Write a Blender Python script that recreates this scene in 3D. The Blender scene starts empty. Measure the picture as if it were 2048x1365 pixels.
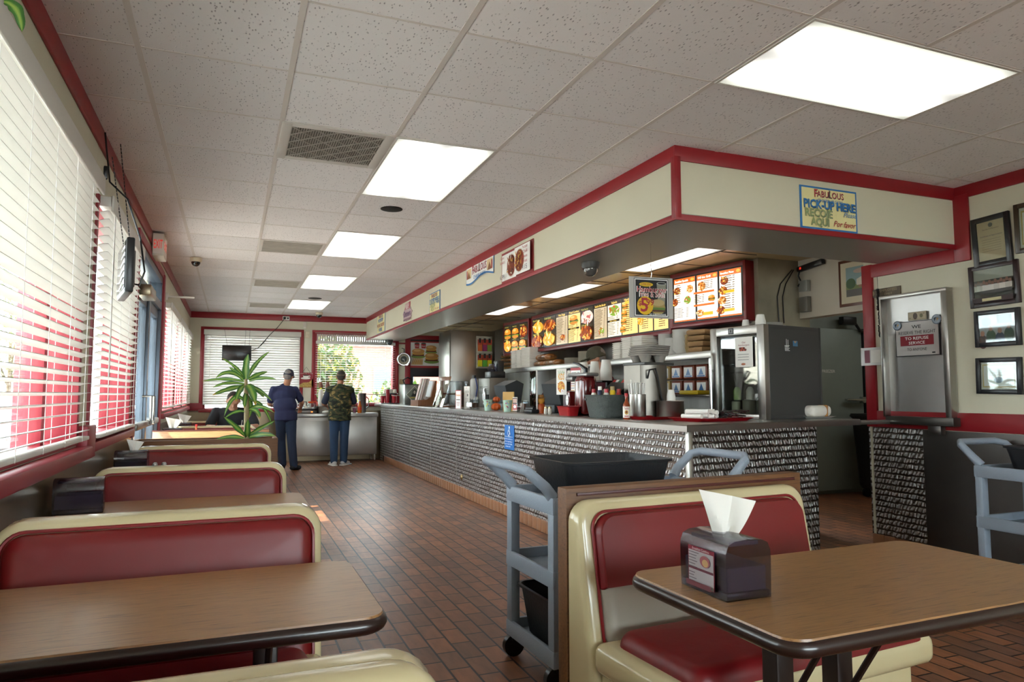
import bpy, bmesh, math, random
import numpy as np
from mathutils import Matrix, Vector
random.seed(7)
PI = math.pi
C = bpy.context.scene.collection
SC = bpy.context.scene

# ---------------------------------------------------------------- camera, world, sun, exposure
FPX = 1401.0                      # focal length in pixels of the 2048 px wide frame
EYE = 1.22
Rw = np.array([[9.28475454e-01, -2.72326113e-02, 3.70394001e-01],
               [-3.71393138e-01, -6.99170713e-02, 9.25839478e-01],
               [-6.83837095e-04, 9.97181021e-01, 7.50302895e-02]])   # rows: world x, y, z in (right, up, forward)
u_, s_, v_ = np.linalg.svd(Rw); Rw = u_ @ v_
cd = bpy.data.cameras.new('camera'); cam = bpy.data.objects.new('camera', cd); C.objects.link(cam)
cd.sensor_width = 36.0; cd.lens = FPX / 2048 * 36; cd.clip_start = 0.05; cd.clip_end = 300
M4 = Matrix.Identity(4)
for r in range(3):
    M4[r][0] = Rw[r][0]; M4[r][1] = Rw[r][1]; M4[r][2] = -Rw[r][2]
M4[2][3] = EYE
cam.matrix_world = M4
SC.camera = cam
SC.view_settings.view_transform = 'Standard'; SC.view_settings.look = 'None'
SC.view_settings.gamma = 1; SC.view_settings.use_curve_mapping = False
SC.view_settings.exposure = 0.5
SKY_STRENGTH = 14.0
LENS_STRENGTH = 1.8
SUN_STRENGTH = 16.0
w = bpy.data.worlds.new('sky'); SC.world = w; w.use_nodes = True
bg = w.node_tree.nodes['Background']; bg.inputs[0].default_value = (0.86, 0.93, 1, 1); bg.inputs[1].default_value = SKY_STRENGTH
sd = bpy.data.lights.new('sun', 'SUN'); sd.energy = SUN_STRENGTH; sd.angle = 0.01; sd.color = (1, .95, .86)
so = bpy.data.objects.new('sun', sd); C.objects.link(so)
so.rotation_euler = Vector((0.80, 0.35, -0.95)).to_track_quat('-Z', 'Y').to_euler()

# ---------------------------------------------------------------- measuring helpers
def ray(px, py): return Rw @ np.array([px - 1024, -(py - 682.5), FPX])
def onz(px, py, z):
    r = ray(px, py); t = (z - EYE) / r[2]; p = r * t; return Vector((p[0], p[1], z))
def onx(px, py, x):
    r = ray(px, py); p = r * (x / r[0]); return Vector((x, p[1], p[2] + EYE))
def ony(px, py, y):
    r = ray(px, py); p = r * (y / r[1]); return Vector((p[0], y, p[2] + EYE))
ZC = 2.663

# ---------------------------------------------------------------- materials
MATS = {}
def lin(h):
    h = h.lstrip('#'); v = [int(h[i:i + 2], 16) / 255 for i in (0, 2, 4)]
    return tuple(((c + .055) / 1.055) ** 2.4 if c > .04045 else c / 12.92 for c in v) + (1,)
def mat(name, hexc, rough=.6, metal=0, bump=0, bscale=60, var=0, vscale=8, spec=.5, coat=0, stretch=None):
    if name in MATS: return MATS[name]
    m = bpy.data.materials.new(name); m.use_nodes = True; n = m.node_tree.nodes; l = m.node_tree.links
    p = n['Principled BSDF']; p.inputs['Base Color'].default_value = lin(hexc); p.inputs['Roughness'].default_value = rough
    p.inputs['Metallic'].default_value = metal; p.inputs['Specular IOR Level'].default_value = spec; p.inputs['Coat Weight'].default_value = coat
    p.inputs['Coat Roughness'].default_value = .12
    tc = n.new('ShaderNodeTexCoord'); mp = n.new('ShaderNodeMapping'); l.new(tc.outputs['Object'], mp.inputs[0])
    if stretch: mp.inputs['Scale'].default_value = stretch
    if var:
        t = n.new('ShaderNodeTexNoise'); t.inputs['Scale'].default_value = vscale; t.inputs['Detail'].default_value = 6
        l.new(mp.outputs[0], t.inputs[0])
        mx = n.new('ShaderNodeMix'); mx.data_type = 'RGBA'; c = lin(hexc)
        mx.inputs[6].default_value = tuple(max(0, x * (1 - var)) for x in c[:3]) + (1,)
        mx.inputs[7].default_value = tuple(min(1, x * (1 + var)) for x in c[:3]) + (1,)
        l.new(t.outputs[0], mx.inputs[0]); l.new(mx.outputs[2], p.inputs['Base Color'])
    if bump:
        t = n.new('ShaderNodeTexNoise'); t.inputs['Scale'].default_value = bscale; t.inputs['Detail'].default_value = 4
        l.new(mp.outputs[0], t.inputs[0]); b = n.new('ShaderNodeBump'); b.inputs['Strength'].default_value = bump; b.inputs['Distance'].default_value = .01
        l.new(t.outputs[0], b.inputs['Height']); l.new(b.outputs[0], p.inputs['Normal'])
    MATS[name] = m; return m
def col(hexc, rough=.55, metal=0): return mat('paint_%s_%g_%g' % (hexc.strip('#'), rough, metal), hexc, rough, metal)
def glow(hexc, s):
    k = 'glow_%s_%g' % (hexc.strip('#'), s)
    if k in MATS: return MATS[k]
    m = bpy.data.materials.new(k); m.use_nodes = True; p = m.node_tree.nodes['Principled BSDF']
    p.inputs['Base Color'].default_value = tuple(c * .3 for c in lin(hexc)[:3]) + (1,); p.inputs['Roughness'].default_value = .25
    p.inputs['Emission Color'].default_value = lin(hexc); p.inputs['Emission Strength'].default_value = s
    MATS[k] = m; return m
def glassy(name, hexc, alpha, rough=.03, fac=.12):
    if name in MATS: return MATS[name]
    m = bpy.data.materials.new(name); m.use_nodes = True; n = m.node_tree.nodes; l = m.node_tree.links
    n.remove(n['Principled BSDF']); out = n['Material Output']
    t = n.new('ShaderNodeBsdfTransparent'); t.inputs[0].default_value = tuple(1 - alpha * (1 - c) for c in lin(hexc)[:3]) + (1,)
    g = n.new('ShaderNodeBsdfGlossy'); g.inputs['Roughness'].default_value = rough
    fr = n.new('ShaderNodeLayerWeight'); fr.inputs['Blend'].default_value = .5
    pw = n.new('ShaderNodeMath'); pw.operation = 'POWER'; pw.inputs[1].default_value = 4; l.new(fr.outputs['Facing'], pw.inputs[0])
    ma = n.new('ShaderNodeMath'); ma.operation = 'MULTIPLY_ADD'; ma.inputs[1].default_value = .55; ma.inputs[2].default_value = .02 + fac * .4; l.new(pw.outputs[0], ma.inputs[0])
    mx = n.new('ShaderNodeMixShader'); l.new(ma.outputs[0], mx.inputs[0]); l.new(t.outputs[0], mx.inputs[1]); l.new(g.outputs[0], mx.inputs[2])
    l.new(mx.outputs[0], out.inputs[0]); MATS[name] = m; return m
def ramp(n, stops):
    r = n.new('ShaderNodeValToRGB'); e = r.color_ramp.elements
    while len(e) < len(stops): e.new(.5)
    for i, (p, c) in enumerate(stops): e[i].position = p; e[i].color = c
    return r

WALL = mat('cream_wall_paint', '#cfcab3', .6, var=.05, vscale=2, bump=.08, bscale=40)
RED = mat('red_trim_paint', '#8f1a22', .38, var=.12, vscale=5)
REDW = mat('red_window_paint', '#8e2430', .45, var=.12, vscale=5)
CREAM = mat('cream_fibreglass', '#c6b78f', .2, var=.07, vscale=4, coat=.5)
VINYL = mat('red_vinyl', '#700c10', .42, bump=.25, bscale=9, var=.1, vscale=5)
PIPE = mat('red_piping', '#7d1418', .4)
BEIGEV = mat('beige_vinyl', '#a1988a', .45, bump=.3, bscale=8)
STEEL = mat('brushed_steel', '#a7a49e', .3, 1, bump=.05, bscale=30, var=.15, vscale=6, stretch=(1, 1, .15))
STEELD = mat('dull_steel_sheet', '#6f6a66', .38, 1, var=.3, vscale=3)
CHROME = mat('chrome', '#c9c9c9', .12, 1)
GREYAPP = mat('grey_appliance_metal', '#77736c', .4, .7, var=.1)
BLACKP = mat('black_plastic', '#141416', .35)
BLACKT = mat('black_tub_plastic', '#1a1c20', .45, bump=.15, bscale=80)
DARKEDGE = mat('dark_brown_table_edge', '#231310', .3, coat=.3)
DARKMETAL = mat('dark_brown_metal', '#241815', .35, .3)
WHITEP = mat('white_plastic', '#dcd9d2', .45)
FOAM = mat('white_foam', '#e6e2da', .6)
PAPER = mat('white_paper', '#e8e4dc', .8, bump=.15, bscale=15)
GREYCART = mat('grey_cart_plastic', '#8d97a3', .5, var=.07, bump=.2, bscale=150)
SMOKE = glassy('smoky_plastic', '#7d7492', .72, .15, .22)
DOORG = glassy('cooler_door_glass', '#dfe8e4', .5, .04, .3)
CLEAR = glassy('clear_glass', '#f4fbf8', .6, .03, .05)
PLEXI = glassy('clear_acrylic', '#e8eef0', .7, .05, .25)

def wood(name, c1, c2, axis=0, rough=.3, scale=6, coat=.3):
    if name in MATS: return MATS[name]
    m = bpy.data.materials.new(name); m.use_nodes = True; n = m.node_tree.nodes; l = m.node_tree.links; p = n['Principled BSDF']
    tc = n.new('ShaderNodeTexCoord'); mp = n.new('ShaderNodeMapping'); l.new(tc.outputs['Object'], mp.inputs[0])
    s = [26, 26, 26]; s[axis] = 1.6; mp.inputs['Scale'].default_value = s
    t = n.new('ShaderNodeTexNoise'); t.inputs['Scale'].default_value = scale; t.inputs['Detail'].default_value = 8; t.inputs['Roughness'].default_value = .7; t.inputs['Distortion'].default_value = .6
    l.new(mp.outputs[0], t.inputs[0]); r = ramp(n, [(.3, lin(c2)), (.5, lin(c1)), (.75, tuple(min(1, x * 1.15) for x in lin(c1)[:3]) + (1,))])
    l.new(t.outputs[0], r.inputs[0]); l.new(r.outputs[0], p.inputs['Base Color']); p.inputs['Roughness'].default_value = rough
    p.inputs['Coat Weight'].default_value = coat; p.inputs['Coat Roughness'].default_value = .2
    MATS[name] = m; return m
OAKT = wood('oak_laminate_tabletop', '#946a3e', '#593a20', 0, .36)
OAKP = wood('oak_laminate_panel', '#a5774f', '#6d4a2e', 0, .4, 5)
OAKD = wood('dark_oak_laminate_panel', '#6e4727', '#402614', 0, .55, 5, 0)
BROWNW = wood('brown_wood', '#7a4c2c', '#4c2c18', 2, .4, 4)

def ceiling_tile():
    m = bpy.data.materials.new('speckled_ceiling_tile'); m.use_nodes = True; n = m.node_tree.nodes; l = m.node_tree.links; p = n['Principled BSDF']
    tc = n.new('ShaderNodeTexCoord')
    v = n.new('ShaderNodeTexVoronoi'); v.inputs['Scale'].default_value = 75; v.inputs['Randomness'].default_value = 1
    mp = n.new('ShaderNodeMapping'); mp.inputs['Scale'].default_value = (1, .45, 1); l.new(tc.outputs['Object'], mp.inputs[0]); l.new(mp.outputs[0], v.inputs[0])
    ns = n.new('ShaderNodeTexNoise'); ns.inputs['Scale'].default_value = 28; ns.inputs['Detail'].default_value = 3; l.new(tc.outputs['Object'], ns.inputs[0])
    pit = ramp(n, [(.15, (0, 0, 0, 1)), (.26, (1, 1, 1, 1))]); l.new(v.outputs['Distance'], pit.inputs[0])
    gate = ramp(n, [(.38, (1, 1, 1, 1)), (.50, (0, 0, 0, 1))]); l.new(ns.outputs[0], gate.inputs[0])
    mxm = n.new('ShaderNodeMath'); mxm.operation = 'MAXIMUM'; l.new(pit.outputs[0], mxm.inputs[0]); l.new(gate.outputs[0], mxm.inputs[1])
    big = n.new('ShaderNodeTexNoise'); big.inputs['Scale'].default_value = 1.1; l.new(tc.outputs['Object'], big.inputs[0])
    mx = n.new('ShaderNodeMix'); mx.data_type = 'RGBA'; mx.inputs[6].default_value = lin('#aaa4a6'); mx.inputs[7].default_value = lin('#e6e1e1'); l.new(mxm.outputs[0], mx.inputs[0])
    # one tone per tile
    st = n.new('ShaderNodeVectorMath'); st.operation = 'SNAP'; st.inputs[1].default_value = (.6096, .6096, 10)
    of = n.new('ShaderNodeVectorMath'); of.operation = 'ADD'; of.inputs[1].default_value = (.398, -1.97 + .6096 * 10, 0)
    l.new(tc.outputs['Object'], of.inputs[0]); l.new(of.outputs[0], st.inputs[0]); wn = n.new('ShaderNodeTexWhiteNoise'); l.new(st.outputs[0], wn.inputs[0])
    mr = n.new('ShaderNodeMapRange'); mr.inputs[3].default_value = .9; mr.inputs[4].default_value = 1.02; l.new(wn.outputs[0], mr.inputs[0])
    sc = n.new('ShaderNodeVectorMath'); sc.operation = 'SCALE'; l.new(mx.outputs[2], sc.inputs[0]); l.new(mr.outputs[0], sc.inputs['Scale'])
    l.new(sc.outputs[0], p.inputs['Base Color']); p.inputs['Roughness'].default_value = .85
    b = n.new('ShaderNodeBump'); b.inputs['Strength'].default_value = .5; b.inputs['Distance'].default_value = .006
    l.new(mxm.outputs[0], b.inputs['Height']); l.new(b.outputs[0], p.inputs['Normal'])
    return m
def floor_tile():
    m = bpy.data.materials.new('brown_quarry_tile'); m.use_nodes = True; n = m.node_tree.nodes; l = m.node_tree.links; p = n['Principled BSDF']
    tc = n.new('ShaderNodeTexCoord'); mp = n.new('ShaderNodeMapping'); mp.inputs['Rotation'].default_value = (0, 0, PI / 2); l.new(tc.outputs['Object'], mp.inputs[0])
    b = n.new('ShaderNodeTexBrick'); b.offset = .5; b.inputs['Scale'].default_value = 1; b.inputs['Mortar Size'].default_value = .0055; b.inputs['Mortar Smooth'].default_value = .2
    b.inputs['Brick Width'].default_value = .205; b.inputs['Row Height'].default_value = .103; b.inputs['Bias'].default_value = -.1
    b.inputs['Color1'].default_value = lin('#96603f'); b.inputs['Color2'].default_value = lin('#6b4a38'); b.inputs['Mortar'].default_value = lin('#1c1412')
    l.new(mp.outputs[0], b.inputs[0])
    ns = n.new('ShaderNodeTexNoise'); ns.inputs['Scale'].default_value = 9; ns.inputs['Detail'].default_value = 8
    m2 = n.new('ShaderNodeMapping'); m2.inputs['Scale'].default_value = (3, .7, 1); l.new(tc.outputs['Object'], m2.inputs[0]); l.new(m2.outputs[0], ns.inputs[0])
    mr = n.new('ShaderNodeMapRange'); mr.inputs[1].default_value = .3; mr.inputs[2].default_value = .7; mr.inputs[3].default_value = .72; mr.inputs[4].default_value = 1.15; l.new(ns.outputs[0], mr.inputs[0])
    sc = n.new('ShaderNodeVectorMath'); sc.operation = 'SCALE'; l.new(b.outputs['Color'], sc.inputs[0]); l.new(mr.outputs[0], sc.inputs['Scale'])
    l.new(sc.outputs[0], p.inputs['Base Color']); p.inputs['Roughness'].default_value = .42; p.inputs['Specular IOR Level'].default_value = .4
    bp = n.new('ShaderNodeBump'); bp.inputs['Strength'].default_value = .6; bp.inputs['Distance'].default_value = .004; bp.invert = True
    l.new(b.outputs['Fac'], bp.inputs['Height'])
    b2 = n.new('ShaderNodeBump'); b2.inputs['Strength'].default_value = .12; b2.inputs['Distance'].default_value = .01; l.new(ns.outputs[0], b2.inputs['Height']); l.new(bp.outputs[0], b2.inputs['Normal'])
    l.new(b2.outputs[0], p.inputs['Normal'])
    return m
def cladding():
    """stainless sheet embossed with rows of overlapping crescents"""
    m = bpy.data.materials.new('embossed_steel_cladding'); m.use_nodes = True; n = m.node_tree.nodes; l = m.node_tree.links; p = n['Principled BSDF']
    tc = n.new('ShaderNodeTexCoord'); sp = n.new('ShaderNodeSeparateXYZ'); l.new(tc.outputs['Object'], sp.inputs[0])
    ad = n.new('ShaderNodeMath'); ad.operation = 'ADD'; l.new(sp.outputs[0], ad.inputs[0]); l.new(sp.outputs[1], ad.inputs[1])
    cb = n.new('ShaderNodeCombineXYZ'); l.new(ad.outputs[0], cb.inputs[0]); l.new(sp.outputs[2], cb.inputs[1])
    # rows of crescents: a smooth band across, slanting ripples along
    wv = n.new('ShaderNodeTexWave'); wv.bands_direction = 'Y'; wv.inputs['Scale'].default_value = 7.2; wv.inputs['Distortion'].default_value = 1.8; wv.inputs['Detail'].default_value = 3; wv.inputs['Detail Scale'].default_value = 4; l.new(cb.outputs[0], wv.inputs[0])
    mp = n.new('ShaderNodeMapping'); mp.inputs['Scale'].default_value = (1, .45, 1); l.new(cb.outputs[0], mp.inputs[0])
    dg = n.new('ShaderNodeTexWave'); dg.bands_direction = 'DIAGONAL'; dg.inputs['Scale'].default_value = 20; dg.inputs['Distortion'].default_value = 8; dg.inputs['Detail'].default_value = 4; dg.inputs['Detail Scale'].default_value = 1.0; l.new(mp.outputs[0], dg.inputs[0])
    row = ramp(n, [(.12, (0, 0, 0, 1)), (.42, (1, 1, 1, 1))]); l.new(wv.outputs['Fac'], row.inputs[0])
    mu = n.new('ShaderNodeMath'); mu.operation = 'MULTIPLY'; l.new(row.outputs[0], mu.inputs[0]); l.new(dg.outputs['Fac'], mu.inputs[1])
    a2 = n.new('ShaderNodeMath'); a2.operation = 'MULTIPLY_ADD'; a2.inputs[1].default_value = .35; l.new(row.outputs[0], a2.inputs[0]); l.new(mu.outputs[0], a2.inputs[2])
    b = n.new('ShaderNodeBump'); b.inputs['Strength'].default_value = .8; b.inputs['Distance'].default_value = .007; l.new(a2.outputs[0], b.inputs['Height']); l.new(b.outputs[0], p.inputs['Normal'])
    p.inputs['Metallic'].default_value = 1; p.inputs['Roughness'].default_value = .34
    r = ramp(n, [(.0, lin('#6d645e')), (.3, lin('#a5a09b')), (.8, lin('#eff0f3'))]); l.new(mu.outputs[0], r.inputs[0]); l.new(r.outputs[0], p.inputs['Base Color'])  # bright window glints on the crescents are painted into the base colour
    return m
CEIL, FLOOR, CLAD = ceiling_tile(), floor_tile(), cladding()
def translucent(name, hexc, t=.35):
    m = bpy.data.materials.new(name); m.use_nodes = True; n = m.node_tree.nodes; l = m.node_tree.links; p = n['Principled BSDF']
    p.inputs['Base Color'].default_value = lin(hexc); p.inputs['Roughness'].default_value = .4
    tr = n.new('ShaderNodeBsdfTranslucent'); tr.inputs[0].default_value = lin(hexc); mx = n.new('ShaderNodeMixShader'); mx.inputs[0].default_value = t
    l.new(p.outputs[0], mx.inputs[1]); l.new(tr.outputs[0], mx.inputs[2]); l.new(mx.outputs[0], n['Material Output'].inputs[0]); return m
SLAT = translucent('white_blind_slat', '#d4d2cc', .12)

# ---------------------------------------------------------------- mesh builder
class MB:
    def __init__(s, M=None): s.v = []; s.f = []; s.fm = []; s.mats = []; s.cur = -1; s.M = M or Matrix(); s.layer = 0
    def use(s, m):
        if m not in s.mats: s.mats.append(m)
        s.cur = s.mats.index(m); return s
    def add(s, vs, fs):
        o = len(s.v); s.v += [tuple(s.M @ Vector(p)) for p in vs]; s.f += [tuple(i + o for i in q) for q in fs]; s.fm += [s.cur] * len(fs); return s
    def box(s, c, d, bev=0, rz=0, rx=0, ry=0, seg=2):
        bm = bmesh.new(); bmesh.ops.create_cube(bm, size=1)
        for v in bm.verts: v.co = Vector((v.co.x * d[0], v.co.y * d[1], v.co.z * d[2]))
        if bev: bmesh.ops.bevel(bm, geom=bm.edges[:], offset=min(bev, min(d) * .49), segments=seg, profile=.5, affect='EDGES')
        T = Matrix.Translation(c) @ Matrix.Rotation(rz, 4, 'Z') @ Matrix.Rotation(ry, 4, 'Y') @ Matrix.Rotation(rx, 4, 'X')
        bm.verts.index_update(); s.add([T @ v.co for v in bm.verts], [[v.index for v in f.verts] for f in bm.faces]); bm.free(); return s
    def bx(s, x0, x1, y0, y1, z0, z1, bev=0):        # each bar a hair larger than the last, so crossing bars never share a face
        s.k = getattr(s, 'k', -1) + 1; e = (s.k % 7) * .0003
        return s.box(((x0 + x1) / 2, (y0 + y1) / 2, (z0 + z1) / 2), (abs(x1 - x0) + e, abs(y1 - y0) + e, abs(z1 - z0) + e), bev)
    def loft(s, rings, cap=True, closed=True):
        vs = [p for r in rings for p in r]; n = len(rings[0]); fs = []
        for i in range(len(rings) - 1):
            for j in range(n if closed else n - 1):
                k = (j + 1) % n; fs.append((i * n + j, i * n + k, (i + 1) * n + k, (i + 1) * n + j))
        if cap: fs.append(tuple(range(n))[::-1]); fs.append(tuple(range((len(rings) - 1) * n, len(rings) * n)))
        return s.add(vs, fs)
    def lathe(s, prof, c=(0, 0, 0), n=20, cap=True):
        return s.loft([[(c[0] + r * math.cos(2 * PI * j / n), c[1] + r * math.sin(2 * PI * j / n), c[2] + z) for j in range(n)] for r, z in prof], cap)
    def tube(s, pts, r, n=8, cap=True):
        pts = [Vector(p) for p in pts]; rings = []; up = None
        rs = r if isinstance(r, (list, tuple)) else [r] * len(pts)
        for i, p in enumerate(pts):
            t = (pts[min(i + 1, len(pts) - 1)] - pts[max(i - 1, 0)]).normalized()
            if up is None: up = t.orthogonal().normalized()
            up = (up - t * up.dot(t)).normalized(); b = t.cross(up)
            rings.append([p + (up * math.cos(2 * PI * j / n) + b * math.sin(2 * PI * j / n)) * rs[i] for j in range(n)])
        return s.loft(rings, cap)
    def cyl(s, a, b, r, n=12, r2=None): return s.tube([a, b], [r, r if r2 is None else r2], n)
    def ell(s, c, r, n=14, m=9, rot=None):
        if not isinstance(r, (tuple, list)): r = (r, r, r)
        rings = []
        for i in range(1, m):
            a = PI * i / m
            rings.append([Vector((r[0] * math.sin(a) * math.cos(2 * PI * j / n), r[1] * math.sin(a) * math.sin(2 * PI * j / n), -r[2] * math.cos(a))) for j in range(n)])
        if rot: rings = [[rot @ p for p in q] for q in rings]
        c = Vector(c); return s.loft([[p + c for p in q] for q in rings])
    def prism(s, poly, y0, y1):           # polygon in local x, z pushed along y
        n = len(poly); vs = [(p[0], y0, p[1]) for p in poly] + [(p[0], y1, p[1]) for p in poly]
        return s.add(vs, [tuple(range(n)), tuple(range(n, 2 * n))[::-1]] + [(i, i + n, (i + 1) % n + n, (i + 1) % n) for i in range(n)])
    # flat print on a card whose face looks along local -y
    def nl(s): s.layer -= .0006; return s.layer
    def rect(s, x0, z0, x1, z1, m):
        s.use(m); y = s.nl(); return s.add([(x0, y, z0), (x1, y, z0), (x1, y, z1), (x0, y, z1)], [(0, 1, 2, 3)])
    def poly(s, pts, m): s.use(m); y = s.nl(); return s.add([(p[0], y, p[1]) for p in pts], [tuple(range(len(pts)))])
    def disc(s, x, z, rx, rz, m, n=18, ang=0):
        return s.poly([(x + rx * math.cos(t) * math.cos(ang) - rz * math.sin(t) * math.sin(ang), z + rx * math.cos(t) * math.sin(ang) + rz * math.sin(t) * math.cos(ang)) for t in [2 * PI * k / n for k in range(n)]], m)
    def text(s, body, x, z, size, m, bold=0, sx=1, align='CENTER', rot=0, shear=0, width=None):
        bold *= .5
        key = (body, round(bold, 4), shear); 
        if key not in TXT:
            cu = bpy.data.curves.new('t', 'FONT'); cu.body = body; cu.size = 1; cu.align_x = 'CENTER'; cu.align_y = 'CENTER'; cu.offset = bold; cu.resolution_u = 2; cu.shear = shear
            o = bpy.data.objects.new('t', cu); me = bpy.data.meshes.new_from_object(o)
            TXT[key] = ([v.co.copy() for v in me.vertices], [tuple(p.vertices) for p in me.polygons]); bpy.data.objects.remove(o); bpy.data.meshes.remove(me)
        vs, fs = TXT[key]
        if not vs: return s
        xs = [v.x for v in vs]; w0 = max(xs) - min(xs)
        if width: sx = width / (w0 * size)
        off = {'CENTER': 0, 'LEFT': -min(xs), 'RIGHT': -max(xs)}[align]
        s.use(m); y = s.nl(); cr, sr = math.cos(rot), math.sin(rot)
        P = [((v.x + off) * size * sx, v.y * size) for v in vs]
        return s.add([(x + a * cr - b * sr, y, z + a * sr + b * cr) for a, b in P], fs)
    def build(s, name, m=None, parent=None, loc=None, rz=0, smooth=40, M=None):
        me = bpy.data.meshes.new(name); me.from_pydata(s.v, [], s.f)
        if -1 in s.fm:
            if m is not None and m not in s.mats: s.mats.append(m)
            d_ = s.mats.index(m) if m is not None else 0; s.fm = [d_ if q < 0 else q for q in s.fm]
        for k in s.mats: me.materials.append(k)
        if len(s.mats) > 1: me.polygons.foreach_set('material_index', s.fm)
        me.validate(); me.update()
        if smooth:
            me.polygons.foreach_set('use_smooth', [True] * len(me.polygons)); me.set_sharp_from_angle(angle=math.radians(smooth))
        o = bpy.data.objects.new(name, me); C.objects.link(o)
        if parent: o.parent = parent
        if loc is not None: o.location = loc
        if rz: o.rotation_euler = (0, 0, rz)
        return o
TXT = {}
def tag(o, label=None, cat=None, group=None, kind=None):
    if label: o['label'] = label
    if cat: o['category'] = cat
    if group: o['group'] = group
    if kind: o['kind'] = kind
    return o
def thing(name, label, cat, loc=(0, 0, 0), rz=0, group=None):
    o = bpy.data.objects.new(name, None); C.objects.link(o); o.location = loc; o.rotation_euler = (0, 0, rz); o.empty_display_size = .1
    return tag(o, label, cat, group)
def struct(name, mb, m=None, parent=None, label=None, **k):
    o = mb.build(name, m, parent, **k)
    if not parent: tag(o, label, None, None, 'structure')
    return o
def dup(o, loc, label, rz=None, parent=None):
    r = o.copy(); C.objects.link(r)
    if parent: r.parent = parent
    else:
        r.location = loc; r['label'] = label
        if rz is not None: r.rotation_euler = (0, 0, rz)
    for ch in list(o.children): dup(ch, None, None, None, r)
    return r
def rrect(w, h, r, n=6, cx=0, cz=0):
    r = min(r, w / 2 - 1e-4, h / 2 - 1e-4); out = []
    for sx, sz, a0 in ((1, 1, 0), (-1, 1, PI / 2), (-1, -1, PI), (1, -1, 1.5 * PI)):
        for k in range(n + 1):
            a = a0 + PI / 2 * k / n; out.append((cx + sx * (w / 2 - r) + r * math.cos(a), cz + sz * (h / 2 - r) + r * math.sin(a)))
    return out
def puff(mb, w, h, r, t, y0=0, n=6, T=None):
    """padded cushion: rounded outline in x, z bulging towards -y"""
    rings = []
    for i in range(n + 1):
        a = PI / 2 * i / n; ins = min(r * .9, .05) * (1 - math.cos(a)) ; dy = -t * math.sin(a)
        rings.append([(p[0], y0 + dy, p[1]) for p in rrect(w - 2 * ins, h - 2 * ins, max(r - ins, .008))])
    rings.append([(p[0] * .55, y0 - t * 1.12, p[1] * .6) for p in rings_xy(rings[-1])])
    if T: rings = [[T @ Vector(p) for p in q] for q in rings]
    return mb.loft(rings)
def rings_xy(r): return [(p[0], p[2]) for p in r]
def blob(parts, voxel=.007, it=6):
    """one continuous skin grown over overlapping shapes"""
    me = bpy.data.meshes.new('b'); me.from_pydata(parts.v, [], parts.f); me.validate(); o = bpy.data.objects.new('b', me); C.objects.link(o)
    bm = bmesh.new(); bm.from_mesh(me); bmesh.ops.recalc_face_normals(bm, faces=bm.faces); bm.to_mesh(me); bm.free()
    r = o.modifiers.new('r', 'REMESH'); r.mode = 'VOXEL'; r.voxel_size = voxel; r.use_smooth_shade = True
    s = o.modifiers.new('s', 'SMOOTH'); s.factor = .5; s.iterations = it
    dg = bpy.context.evaluated_depsgraph_get(); out = bpy.data.meshes.new_from_object(o.evaluated_get(dg)); bpy.data.objects.remove(o)
    out.polygons.foreach_set('use_smooth', [True] * len(out.polygons)); return out

# ================================================================ the room
LW, RWX, BW, RY = -.70, 4.705, 13.4, -3.2     # left wall, right wall, back wall, rear wall
FX, FY, SZ = 2.365, 3.35, 2.235               # counter soffit: left face, front face, underside
struct('floor', MB().bx(LW - .2, 9.2, RY, BW + .2, -.1, 0), FLOOR)
mb = MB(); mb.bx(LW, RWX, RY, FY + .01, ZC, ZC + .08); mb.bx(LW, FX + .01, FY + .0102, BW, ZC, ZC + .08); struct('ceiling', mb, CEIL)
# the lay-in grid of the ceiling
TB = mat('white_ceiling_bar', '#cfc6c0', .5)
g = MB().use(TB)
gx = [-.398 + .6096 * i for i in range(0, 9)]; gy = [1.97 + .6096 * j for j in range(-8, 19)]
for k, x in enumerate(gx):
    g.bx(x - .012, x + .012, RY, BW if x < FX else FY, ZC - .003, ZC + .002)
for y in gy:
    if y < RY or y > BW: continue
    g.bx(LW, FX if y > FY else RWX, y - (.005), y + .005, ZC - .0015, ZC + .002)
struct('trim_1', g, label='thin white grid bars between the ceiling tiles')

# ---- left wall with its windows and the door
W1 = (1.3, 4.0, .97, 2.30); W2 = (4.24, 5.86, .97, 2.30)
W3, W4, W5 = (8.42, 9.93, 1.02, 2.22), (10.1, 11.55, 1.02, 2.22), (11.75, 13.0, 1.02, 2.22)
DR = (6.08, 8.05, 0, 2.42)
def wall_with_holes(name, x0, x1, a0, a1, z0, z1, holes, axis='y', m=WALL):
    mb = MB(); hs = sorted(holes); cur = a0
    def B(u0, u1, w0, w1):
        if u1 - u0 < 1e-4 or w1 - w0 < 1e-4: return
        if axis == 'y': mb.bx(x0, x1, u0, u1, w0, w1)
        else: mb.bx(u0, u1, x0, x1, w0, w1)
    for h in hs:
        B(cur, h[0], z0, z1); B(h[0], h[1], z0, h[2]); B(h[0], h[1], h[3], z1); cur = h[1]
    B(cur, a1, z0, z1); return struct(name, mb, m)
wall_with_holes('wall_left', LW - .14, LW, RY, BW + .14, 0, ZC + .08, [W1, W2, W3, W4, W5, DR])
W6, W7 = (-.47, 1.17, .95, 2.35), (1.42, 2.93, 1.03, 2.35)
D2 = (3.22, 3.95, 0, 2.30)
wall_with_holes('wall_back', BW, BW + .14, LW, 9.2, 0, ZC + .08, [W6, W7, D2], 'x')
W8 = (.2, 3.6, .9, 2.3)
wall_with_holes('wall_rear', RY - .14, RY, LW, RWX + .14, 0, ZC + .08, [W8], 'x')
struct('wall_right', MB().bx(RWX, RWX + .14, RY, 4.135, 0, ZC + .08), WALL)
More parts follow.
